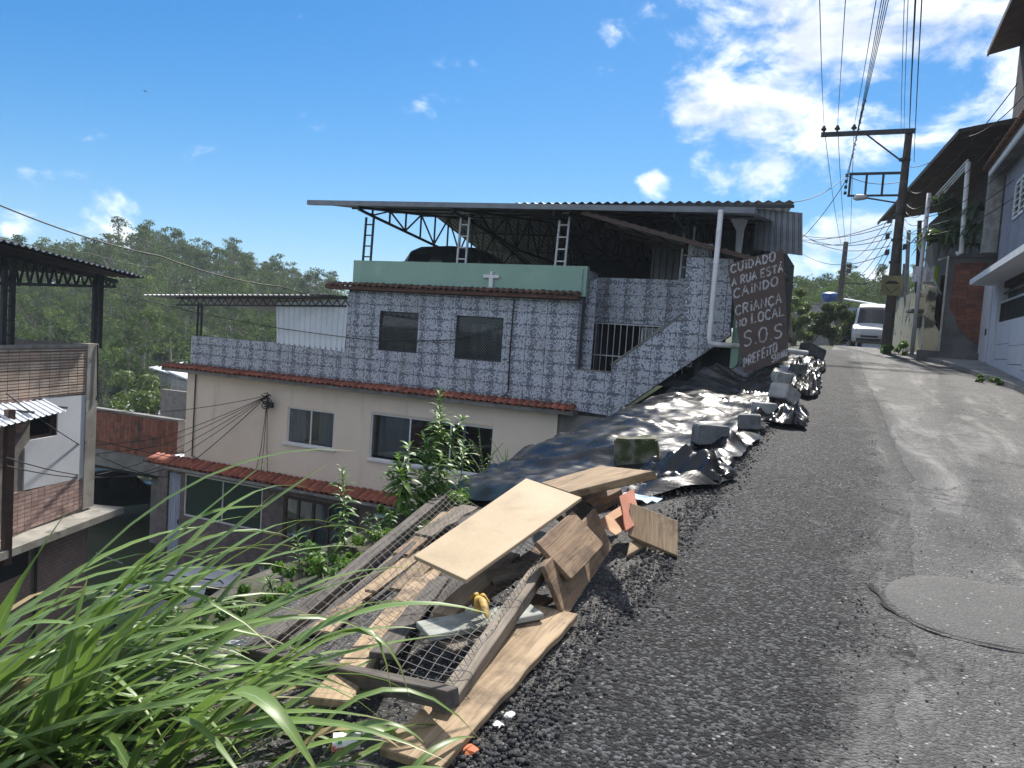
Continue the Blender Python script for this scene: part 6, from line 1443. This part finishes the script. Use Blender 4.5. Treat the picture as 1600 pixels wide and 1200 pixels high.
# window in the lilac wall
wy1 = onX(1588, 300, GX).y; wz1 = onX(1592, 283, GX).z; wz0 = onX(1592, 338, GX).z
wf_ = MB()
for (a, b_, c, d) in ((wy1-1.6,wy1,wz0,wz0+.07),(wy1-1.6,wy1,wz1-.07,wz1),(wy1-.07,wy1,wz0,wz1),(wy1-1.6,wy1-1.53,wz0,wz1),(wy1-.85,wy1-.78,wz0,wz1)): wf_.box((GX-.04,a,c),(GX-.002,b_,d))
for k in range(1, 6): z = lerp(wz0, wz1, k/6); wf_.box((GX-.03,wy1-1.53,z-.012),(GX-.005,wy1-.07,z+.012))
wo = wf_.build('window', 'white_frame', ph); MB().box((GX-.012,wy1-1.6,wz0),(GX-.004,wy1,wz1)).build('pane', 'car_glass', wo)
# tower behind with dark overhanging roof
M('dark_brick', (.085, .06, .055), (.055, .042, .04), 4, .85, .2, 30, rnd=.2)
th_ = thing('house', 'tall dark brick house with overhanging roof at the right edge', 'house', (9, 23, 2))
tx = 4.3; tw_ = MB().box((tx,14,ez),(11,onX(1583,180,tx).y,onX(1590,60,tx).z+3)); tw_.build('wall', 'red_brick', th_)
wallB = th_.children[-1]
yl = onX(1583,180,tx).y
tile_face(wallB, [[(14, ez+.4),(yl, ez+.4),(yl, onX(1590,60,tx).z+2.5),(14, onX(1590,60,tx).z+2.5)]], 0, mat='dark_brick', tw=.36, th=.19, t=.02, gap=.008, name='brick', to3=lambda x, z, d: (tx-d, x, z))
p = onX(1545, 86, 3.4); MB().prism([(3.4,p.y,p.z),(3.4,p.y,p.z+.14),(11,p.y,p.z+2.0),(11,p.y,p.z+1.86)], (0,-(p.y-12),0)).build('roof', 'roof_rust', th_)
MB().bar((3.37,p.y+.02,p.z+.05),(3.37,12,p.z+.05),.05,.18).build('barge_board', 'roof_rust', th_)
# ---- brick retaining wall with pipe
bw_ = thing('brick_wall', 'stained brick and render wall end between gate and yellow wall', 'wall', (3.3, 28.6, 1.8))
BY = 28.5; x0 = onY(1468, 560, BY).x; zt_ = onY(1500, 402, BY).z
MB().box((x0,BY,1.2),(4.6,BY+.9,zt_)).build('render', 'dirty_plaster', bw_)
xb = onY(1492, 450, BY).x; zb_ = onY(1520, 505, BY).z
bk = MB().box((xb+.25,BY-.004,zb_),(3.72,BY-.001,zt_-.3)).build('brickwork', 'mortar', bw_)
tile_face(bk, [[(xb-.1, zb_+.5),(xb+.25, zb_-.2),(3.72, zb_-.8),(3.72, zt_-.12),(xb-.05, zt_-.2)]], BY-.005, mat='red_brick', tw=.27, th=.135, t=.02, gap=.007, name='brick')
MB().box((x0-.06,BY-.06,zt_),(4.6,BY+.95,zt_+.10)).build('coping', 'dirty_plaster', bw_)
MB().box((1.95,BY-.35,1.3),(4.4,BY,g0(BY)+.22)).build('footing', 'dirty_plaster', bw_)
MB().tube([(x0-.05,BY-.05,g0(BY)),(x0-.05,BY-.05,zt_+.02),(x0-.3,BY+.2,zt_-.08)], .035, 8).build('drain_pipe', 'pvc_yellow', bw_)
# ---- yellow wall with letter shelf
A_ = Vector((onY(1440,560,29.2).x, 29.2, 0)); B_ = Vector((onY(1393,552,36).x, 36.0, 0)); dY = (B_-A_).normalized(); nY = Vector((-dY.y, dY.x, 0)); nY = nY if nY.x < 0 else -nY
yw = thing('boundary_wall', 'peeling cream wall with a small shelf beside the pole', 'wall', tuple(A_ + Vector((0,0,1.8))))
zy = onY(1440,462,29.2).z
m = MB().prism([A_+Vector((0,0,1.2)), B_+Vector((0,0,1.4)), B_+Vector((0,0,onY(1393,468,36).z)), A_.lerp(B_,.35)+Vector((0,0,zy+.35)), A_.lerp(B_,.18)+Vector((0,0,zy+.5)), A_+Vector((0,0,zy+.3))], -nY*.25); m.build('wall', 'cream_wall', yw)
q = A_.lerp(B_, .16)+nY*.14; MB().obox(q+Vector((0,0,zy-.15)), dY*.55, nY*.14, (0,0,.28)).build('letter_box', 'cream_wall', yw)
MB().obox(q+nY*.03+Vector((0,0,zy-.47)), dY*.62, nY*.2, (0,0,.04)).build('shelf', 'dirty_plaster', yw)
for k in range(3): MB().obox(A_.lerp(B_,.11+.04*k)+nY*.012+Vector((0,0,zy-.85)), dY*.12, nY*.01, (0,0,.2)).build('vent_block', 'dark_timber', yw)
MB().prism([A_+Vector((0,0,1.2))-nY*.0, A_+Vector((.55,-.3,1.2)), A_+Vector((.55,-.3,zy-1.4)), A_+Vector((0,0,zy-.5))], (0,.2,0)).build('stub_wall', 'cream_wall', yw)
# ---- dark house with the long roof
dh = thing('house', 'dark timber house with long rusty roof and hanging plants', 'house', (5, 34, 2))
e0 = onY(1500, 202, 27.2); e1 = onY(1372, 347, 43); e2 = onY(1580, 186, 27.2)
corrugated(e0, e0+(e2-e0)*3.2, e1, e1+(e2-e0)*3.2, .22, .04).build('roof_sheet', 'roof_rust', dh)
MB().bar(e0-Vector((0,0,.06)), e1-Vector((0,0,.06)), .06, .14).bar(e0-Vector((0,0,.06)), e0+(e2-e0)*3-Vector((0,0,.06)), .06, .14).build('fascia', 'dark_timber', dh)
MB().prism([(4.2,29.5,1.5),(2.9,43,1.5),(2.9,43,e1.z-.1),(4.2,29.5,e0.z-.1)], (5,0,0)).build('wall', 'dark_timber', dh)
for k, (u, v0, v1, y) in enumerate(((1437,345,470,31.5),(1408,350,500,36),(1420,360,470,34),(1474,430,470,31))):
    a, b_ = onY(u, v0, y), onY(u-5, v1, y); MB().bar(a, b_, .14).build('post', ('dark_timber','dirty_plaster','block_pale','dark_timber')[k], dh)
MB().box((2.75,29.6,onY(1450,455,30).z-.12),(4.3,42,onY(1450,455,30).z)).build('porch_floor', 'roof_rust', dh)
zc_ = onY(1450,455,30).z
for k in range(14): MB().bar((2.78,30.2+k*.5,zc_-1.9),(2.78,30.2+k*.5,zc_),.3,.03).build('slat', 'roof_rust', dh)
for a, b_ in (((1430,375),(1470,460)),((1440,450),(1462,505))): MB().bar(onY(*a,29.9), onY(*b_,29.9), .05).build('brace', 'pale_steel', dh)
pc = onY(1555,300,27.4); MB().box((pc.x-.2,27.2,zt_),(pc.x+.18,27.6,onY(1558,268,27.4).z)).build('pillar', 'block_pale', dh)
MB().tube([onY(1513,254,28.0), onY(1503,380,28.0), onY(1502,394,28.0), onY(1494,397,28.0)], .075, 10).build('downpipe', 'white_pvc', dh, smooth_=True)
for k in range(3): MB().tube([onY(1512+k*2,250+k*3,28.0), onY(1456+k*2,312+k*3,36)], .03, 6).build('gutter_pipe', 'white_sheet', dh)
# hanging washing
M('cloth_white', (.62, .62, .66), (.42, .42, .50), 9, .9); M('cloth_lime', (.40, .52, .06), (.34, .44, .06), 6, .9); M('cloth_blue', (.30, .36, .48), (.24, .29, .40), 6, .9)
def cloth(label, u0, u1, v0, v1, y, mat):
    a, b_, c = onY(u0, v0, y), onY(u1, v0, y), onY(u0, v1, y); m = MB()
    m.grid([[Vector((lerp(a.x,b_.x,i/14), y+.04*math.sin(i*1.1+k*.3), lerp(a.z,c.z,k/5))) for i in range(15)] for k in range(6)]); o = m.build('washing', mat, smooth_=True); tag(o, label, 'cloth', 'washing on the porch line'); return o
cloth('white patterned cloth hanging on the porch line', 1427, 1460, 416, 440, 30.4, 'cloth_white'); cloth('lime green cloth hanging right of the white washing', 1460, 1468, 415, 444, 30.4, 'cloth_lime'); cloth('pale blue cloth hanging at the porch end by the pole', 1411, 1417, 412, 465, 35, 'cloth_blue')
# plants on the wall
def rosette(label, c, n, L, W, mat='fern_leaf', down=.5):
    c = Vector(c); r = thing('hanging_plant', label, 'plant', tuple(c))
    for i in range(n):
        a = rng.uniform(0, 6.28); l = L*rng.uniform(.6, 1.1); d = Vector((math.cos(a), math.sin(a), 0)); u = rng.uniform(.2, 1); blade_obj(r, [c, c+d*l*.3+Vector((0,0,l*.5*u)), c+d*l*.7+Vector((0,0,l*.4*u)), c+d*l+Vector((0,0,l*(.2*u-down)))], W*rng.uniform(.7,1.2), mat, 7)
rosette('spiky leaved plant hanging by the concrete pillar', onY(1535, 330, 28.2), 46, 1.1, .09)
rosette('spiky plant trailing lower beside the white downpipe', onY(1528, 360, 28.3), 40, 1.1, .09, down=.8)
rosette('broad palm fronds above the brick wall', onY(1480, 375, 28.9), 26, 1.5, .16, down=.4)
rosette('small spiky plant at the top of brick wall', onY(1518, 385, 28.4), 24, .7, .07)
bush('dark leafy climber filling the porch of the dark house', onY(1478, 395, 29.6), .9, 2.4, 2200, .10, 'fern_leaf', 'climber', cat='plant')
# ---- end of the street: houses, tank
eh = thing('house', 'low blue house with pale metal roof beyond the bushes', 'house', tuple(gp(1350, 540, 66)))
q0, q1 = onY(1318, 468, 64), onY(1400, 482, 64)
MB().prism([q0, q1, q1+Vector((0,8,.6)), q0+Vector((0,8,.6))], (0,0,.08)).build('roof', 'white_sheet', eh)
MB().box((q0.x+.4,64.6,1.5),(q1.x,71,q1.z-.05)).build('wall', 'cloth_blue', eh)
a = onY(1288, 476, 66); eh2 = thing('house', 'small pale house carrying a blue water tank', 'house', (a.x, 66, 2)); MB().box((a.x-1.2,66,1),(a.x+1.8,70,a.z)).build('wall', 'block_pale', eh2); MB().box((a.x-1.3,65.9,a.z),(a.x+1.9,70,a.z+.12)).build('roof', 'concrete', eh2)
tk = onY(1296, 475, 66.5); M('tank_blue', (.02, .09, .30), None, 4, .4)
m = MB().tube([tk+Vector((0,.8,.2)), tk+Vector((0,.8,.75)), tk+Vector((0,.8,.85)), tk+Vector((0,.8,.9)), tk+Vector((0,.8,1.02))], [.62,.74,.76,.66,.3], 18); tag(m.build('water_tank', 'tank_blue', smooth_=True), 'blue plastic water tank on the small house', 'water tank')
a = onY(1236, 478, 60); eh3 = thing('house', 'house with brown tiled roof peeping right of painted board', 'house', (a.x, 62, 2)); MB().prism([(a.x-3,60,a.z-.2),(a.x+.7,60,a.z-.25),(a.x-.5,60,a.z+.35),(a.x-3,60,a.z+.45)], (0,6,0)).build('roof', 'old_clay', eh3); MB().box((a.x-3,60.3,1),(a.x+.3,65.5,a.z-.2)).build('wall', 'block_pale', eh3)
# valley roofs and car
for k, (u0, v0, u1, v1, y, lb) in enumerate(((232,574,262,584,50,'white metal roof in the valley, the farther left one'),(258,578,298,596,44,'long white roof in valley left of beige house'))):
    a, b_ = onY(u0, v0, y), onY(u1, v1, y); r = thing('house', lb, 'house', (a.x, y, terrain(a.x, y)), 'white roofed buildings in the valley')
    MB().prism([(a.x,y,a.z-.1),(b_.x,y,b_.z),(b_.x,y+9,b_.z+1.0),(a.x,y+9,a.z+1.0)], (0,0,.12)).build('roof', 'white_sheet', r); MB().box((a.x+.3,y+.3,terrain(a.x,y)-1),(b_.x-.3,y+8.5,b_.z-.05)).build('wall', 'block_pale', r)
c = onY(180, 652, 33); car('parked_car', 'distant white car beyond the brick garage parapet', 'hatch', 'car_white', (c.x-2.2, 37, c.z-.75), R(-70))
MB().box((c.x-8,33,c.z-4),(c.x+6,41,c.z-.77)).build('valley_road', 'pavement_concrete', None); tag(bpy.data.objects['valley_road'], kind='structure')
# ================================================================ poles and cables
M('pole_concrete', (.085, .075, .07), (.055, .05, .048), 3, .9, .3, 30, c3=(.13, .12, .11), s3=2)
M('pole_wood', (.09, .08, .072), (.06, .052, .047), 4, .9, .3, 30)
PY = 31.0; pb = onY(1384, 548, PY); pt_ = onY(1408, 206, PY); pt_.x = pb.x + .05; pb.z = road_z(PY)-.1
up = thing('utility_pole', 'tall concrete utility pole with crossarm and street lamp', 'pole', tuple(pb))
MB().tube([pb, pb.lerp(pt_, .5), pt_], [.20, .17, .13], 8).build('mast', 'pole_concrete', up)
arm0 = Vector((onY(1283,210,PY-.2).x, PY-.2, onY(1345,208,PY-.2).z)); arm1 = Vector((pb.x+.25, PY-.2, arm0.z))
MB().bar(arm0, arm1, .12, .16).build('crossarm', 'dark_steel', up)
ins = []
for u in (1287, 1308, 1334):
    x = onY(u, 205, PY-.2).x; m = MB().tube([(x,PY-.2,arm0.z+.06),(x,PY-.2,arm0.z+.14),(x,PY-.2,arm0.z+.16),(x,PY-.2,arm0.z+.22),(x,PY-.2,arm0.z+.24),(x,PY-.2,arm0.z+.32)], [.03,.03,.09,.10,.07,.05], 10); m.build('insulator', 'dark_timber', up, smooth_=True); ins.append(Vector((x,PY-.2,arm0.z+.32)))
MB().bar((arm0.lerp(arm1,.47)).to_tuple(), (pb.x-.1,PY-.15,arm0.z-1.05), .05, .05).build('arm_brace', 'dark_steel', up)
r0, r1, r2, r3 = onY(1327,272,PY-.2), onY(1397,268,PY-.2), onY(1331,306,PY-.2), onY(1395,301,PY-.2); zt1, zb1 = r0.z, r2.z
m = MB().bar((r0.x,PY-.2,zt1),(pb.x-.1,PY-.2,zt1),.07,.09).bar((r0.x,PY-.2,zb1),(pb.x-.1,PY-.2,zb1),.06,.07)
for k in range(3): x = lerp(r0.x+.05, pb.x-.1, k/3); m.bar((x,PY-.2,zb1),(x,PY-.2,zt1),.08)
m.build('cable_rack', 'dark_steel', up)
rk = []
for k in range(4): z = lerp(zb1+.1, zt1-.05, k/3); MB().tube([(r0.x-.08,PY-.22,z-.05),(r0.x-.08,PY-.22,z+.05)], .055, 8).build('spool', 'dark_timber', up); rk.append(Vector((r0.x-.1,PY-.25,z)))
lz = onY(1392,318,PY).z; lh_ = onY(1343,310,PY-.3); MB().tube([(pb.x-.15,PY-.15,lz),(lh_.x+.2,lh_.y,lh_.z+.02)], .03, 6).build('lamp_arm', 'dark_steel', up)
MB().tube([lh_+Vector((.28,0,.02)), lh_+Vector((.15,0,.04)), lh_+Vector((-.1,0,.03)), lh_+Vector((-.22,0,0))], [.04,.10,.12,.04], 10).build('lamp_head', 'pale_steel', up, smooth_=True)
for v in (250, 335, 375, 410): z = onY(1395, v, PY).z; MB().tube([(pb.x,PY,z-.04),(pb.x,PY,z+.04)], .20, 10).build('clamp_band', 'dark_steel', up)
for v, dx in ((322,.3),(345,-.3),(370,-.32),(395,-.28),(386,.28)): z = onY(1395, v, PY).z; MB().obox((pb.x+dx,PY-.1,z), (.07,0,.02), (0,.06,0), (0,0,.10)).build('cable_clamp', 'dark_steel', up)
# yellow warning plate on the pole
M('sign_yellow', (.24, .23, .11), (.18, .17, .09), 3, .7); sgz = onY(1391, 446, PY-.3).z; sg = thing('road_sign', 'faded yellow speed bump sign strapped to the utility pole', 'sign', (pb.x-.02, PY-.27, sgz-.35)); s = .36
cx, cy, cz = pb.x-.02, PY-.27, sgz
MB().prism([(cx-s,cy,cz-s),(cx+s,cy,cz-s),(cx+s,cy,cz+s),(cx-s,cy,cz+s)], (0,.015,0)).build('plate', 'sign_yellow', sg)
MB().prism([(cx-.26,cy-.004,cz+.06),(cx+.26,cy-.004,cz+.06),(cx+.12,cy-.004,cz+.17),(cx-.12,cy-.004,cz+.17)], (0,.003,0)).build('bump_symbol', 'trim_black', sg)
for a, b_ in (((-.27,0),(0,-.27)),((0,-.27),(.27,0))): MB().bar((cx+a[0],cy-.004,cz+a[1]),(cx+b_[0],cy-.004,cz+b_[1]),.012,.02).build('border', 'trim_black', sg)
# second pole and thin post
p0, p1 = onY(1308,500,58), onY(1319,378,58); p1.x = p0.x+.1; p2_ = thing('utility_pole', 'second utility pole further up beyond the bushes', 'pole', (p0.x, 58, terrain(p0.x,58))); MB().tube([(p0.x,58,terrain(p0.x,58)-.2), p1], [.24,.17], 8).build('mast', 'pole_wood', p2_)
MB().bar(p1+Vector((0,-.2,-2.9)), p1+Vector((1.6,-.2,-2.9)), .08).build('bracket', 'dark_steel', p2_); MB().obox(p1+Vector((.35,-.3,-1.9)), (.16,0,0), (0,.12,0), (0,0,.3)).build('transformer', 'dark_steel', p2_)
a, b_ = onY(1451,302,28.7), onY(1432,480,28.7); tp_ = MB().tube([(b_.x,28.7,b_.z-1.6),(b_.x+.03,28.7,a.z)], .07, 8); tag(tp_.build('service_post', 'pale_steel', smooth_=True), 'thin grey service post in front of the dark house', 'post')
# ---- cables
def cable(label, pts, r, sag=0, group='overhead cables', mat='black_rubber', name='cable'):
    pts = [Vector(p) for p in pts]; out = []
    for a, b_ in zip(pts, pts[1:]):
        n = 14; out += [a.lerp(b_, i/n) - Vector((0,0,sag*4*(i/n)*(1-i/n))) for i in range(n)]
    out.append(pts[-1]); return tag(MB().tube(out, r, 5).build(name, mat, smooth_=True), label, 'cable', group)
for k, (u, v) in enumerate(((1280,-30),(1323,-30),(1374,-30))):
    cable(['leftmost high wire running from the crossarm end overhead','middle high wire running from the crossarm overhead','third high wire nearest the bundled cables overhead'][k], [ins[k], onY(u, v, 13)], .008, .12)
    cable(['thin wire from the crossarm end down to the second pole','thin wire from the middle insulator to second pole','thin wire from the third insulator to second pole'][k], [ins[k], p1+Vector((-.3+.3*k,0,-.2))], .012, .3)
for k in range(4): cable(['lowest strand of the four rack cables overhead','second strand of the four rack cables overhead','third strand of the four rack cables overhead','top strand of the four rack cables overhead'][k], [rk[k], onY(1383+k*4, -30, 12)], .007, .25)
sp_ = [rk[2].lerp(onY(1388,-30,12), t) - Vector((0,0,.25*4*t*(1-t)+.06)) for t in np.linspace(.36, .72, 30)]
cable('coiled spare cable hung on the overhead strands', [p + Vector((.03*math.sin(i*2.3),0,.03*math.cos(i*2.3)-.06)) for i, p in enumerate(sp_)], .011)
for k, (u, v, r) in enumerate(((1432,-30,.015),(1442,-30,.010),(1420,-30,.006),(1414,-30,.006))):
    cable(['thick black cable from the pole top to upper edge','cable right of the thick one from pole top','thin cable left of the thick one from pole','thinnest cable beside the pole top'][k], [(pb.x+(.05,.3,-.1,-.18)[k],PY-.2,arm0.z+.1-(0,1.2,.3,.5)[k]), onY(u, v, 12)], r, .2)
cable('cable dropping from the rack down left to the roofs', [rk[3], onY(1230,316,24)], .014, .25); cable('second cable dropping from the rack toward metal roof', [rk[2], onY(1236,385,40)], .014, .3)
cable('cable crossing from rack past pole to the dark roof', [rk[3], (pb.x,PY-.25,zt1-.3), onY(1440,300,30), onY(1590,130,24)], .014, .2); cable('cable from pole to the tiled eave of lilac house', [(pb.x+.2,PY-.2,zt1+.2), onY(1500,215,28), onY(1600,150,22)], .013, .25)
for k, (v0, v1) in enumerate(((345,372),(352,360),(362,366),(372,352),(385,345),(395,376))):
    cable(['highest','second highest','third','fourth','fifth','lowest'][k] + ' of the six slack lines running left from the pole', [(pb.x-.2,PY-.1,onY(1395,v0,PY).z), onY(1232,v1,46)], .014, .35+.1*k)
for k in range(5): cable(['highest','second','third','fourth','lowest'][k] + ' of the five lines from pole up to second pole', [(pb.x-.2,PY,onY(1395,330+16*k,PY).z), p1+Vector((.1,0,-1.2-.5*k))], .013, .6+.15*k)
for k in range(5): cable(['highest','second','third','fourth','lowest'][k] + ' of the five drop lines from pole to right houses', [(pb.x+.2,PY-.1,onY(1395,320+12*k,PY).z), (a.x,28.6,a.z-.2-.3*k), onY(1560+8*k,215+22*k,25)], .012, .25)
# cables across the front of the house
cable('thick cable crossing the sky at left down to the terrace roof', [onY(-30,308,9), onY(250,400,14), onY(440,448,17.4), onY(548,462,18.1)], .016, .12)
cable('thin cable in the sky above the left metal roof', [onY(-30,366,9), onY(140,396,16), onY(250,420,19)], .010, .05)
cable('twisted cable strung from left roof across the tiled front', [onY(120,440,15), onY(300,487,17.8), onY(430,512,18.15), onY(590,533,18.2), onY(710,531,18.22), onY(783,511,18.22)], .012, .01)
hub = onY(418,618,18.15); m = MB()
for k in range(7): m.tube([hub + Vector((rng.uniform(-.12,.12)+.1*math.cos(t), rng.uniform(-.02,.02)-.03, -.14*k*.4+.09*math.sin(t))) for t in np.linspace(0, 6.3, 9)], .016, 4)
m.obox(hub+Vector((.1,0,-.28)), (.12,0,0), (0,.05,0), (0,0,.08)); tag(m.build('cable_tangle', 'black_rubber'), 'black tangle of cables fixed to the beige wall', 'cable')
for k, (u, v, y, u2, v2) in enumerate(((250,644,17.2,-20,630),(250,685,16.9,-20,706),(250,697,16.8,-20,722),(262,708,17.3,150,742),(275,716,17.5,20,652),(300,722,18.0,262,735))):
    cable(['uppermost','second','third','fourth','fifth','lowest'][k] + ' of the six service lines fanning left from the tangle', [hub, onY(u, v, y), onY(u2, v2, 12.5 if k < 5 else 18.1)], .010 if k < 5 else .014, .06, 'service lines of the beige house')
for k, du in enumerate((-4, 0, 5)): cable(['left','middle','right'][k] + ' of three cables hanging down the beige wall', [hub+Vector((0,0,-.1)), onY(412+du,700,18.2), onY(408+du*2,735,18.2)], .010, 0, 'service lines of the beige house')
for k, (v0, v1, w0) in enumerate(((615,680,760),(715,735,745),(728,762,738))):
    cable(['upper','middle','lower'][k] + ' sagging line between brick house and the garage', [onL and Vector(L3(*onL(10, v0, .8), .8)), onY(262, w0-14, 18)], .012, .35, 'lines between the left houses')

# ---- small things in the lower yard, a bird
ty = thing('plant_table', 'low dark table with flower pots in the lower yard', 'table', (-14.6, 17.2, -7.0)); tzp = -5.9
MB().box((-15.4,16.9,tzp-.05),(-13.9,17.4,tzp)).build('table_top', 'dark_timber', ty)
for x in (-15.35, -13.95):
    for y in (16.95, 17.35): MB().bar((x,y,-7),(x,y,tzp-.05),.05).build('leg', 'dark_timber', ty)
for k, (x, lb, mt) in enumerate(((-15.2,'white flower pot at left on the yard table','white_paint'),(-14.7,'terracotta flower pot in the middle of yard table','terracotta'),(-14.1,'white flower pot at right on the yard table','white_paint'))):
    r = thing('flower_pot', lb, 'flower pot', (x, 17.15, tzp), 'pots on the yard table'); MB().tube([(x,17.15,tzp),(x,17.15,tzp+.22)], [.10,.14], 12).build('pot', mt, r)
    V, F = leaf_cloud(rs, np.array([(x,17.15,tzp+.42),(x+.1,17.1,tzp+.34),(x-.1,17.2,tzp+.36)]), np.array([(.18,.18,.16)]*3), 260, .045); np_mesh('foliage', V, F, 'weed_leaf', r)
bp0 = atD(227, 143, 80); M('bird_dark', (.03, .028, .026), None, 9, .8)
bm_ = MB().tube([bp0+Vector(q) for q in ((-.16,0,.0),(-.10,0,.02),(0,0,.03),(.09,0,.02),(.15,0,.03),(.20,0,.02))], [.012,.035,.05,.035,.03,.004], 8)
for s_ in (-1, 1): bm_.prism([bp0+Vector((.06,s_*.02,.04)), bp0+Vector((.02,s_*.20,.12)), bp0+Vector((-.06,s_*.34,.06)), bp0+Vector((-.05,s_*.18,.10)), bp0+Vector((-.06,s_*.02,.04))], (0,0,.008))
tag(bm_.build('bird', 'bird_dark', smooth_=False), 'small dark bird flying in the sky at left', 'bird')
# ================================================================ air
m, nt, b = new_mat('air'); nt.nodes.remove(b); pv_ = nn(nt, 'ShaderNodeVolumePrincipled'); pv_.inputs['Color'].default_value = (.80, .90, 1.0, 1); pv_.inputs['Density'].default_value = .00055; pv_.inputs['Anisotropy'].default_value = .0
lk(nt, pv_.outputs[0], nt.nodes['Material Output'].inputs['Volume']); MATS['air'] = m
tag(MB().box((-960,-260,-45),(960,1260,32)).build('haze', 'air', off=(0,0,0)), 'thin blue haze in the air', 'haze', kind='stuff')
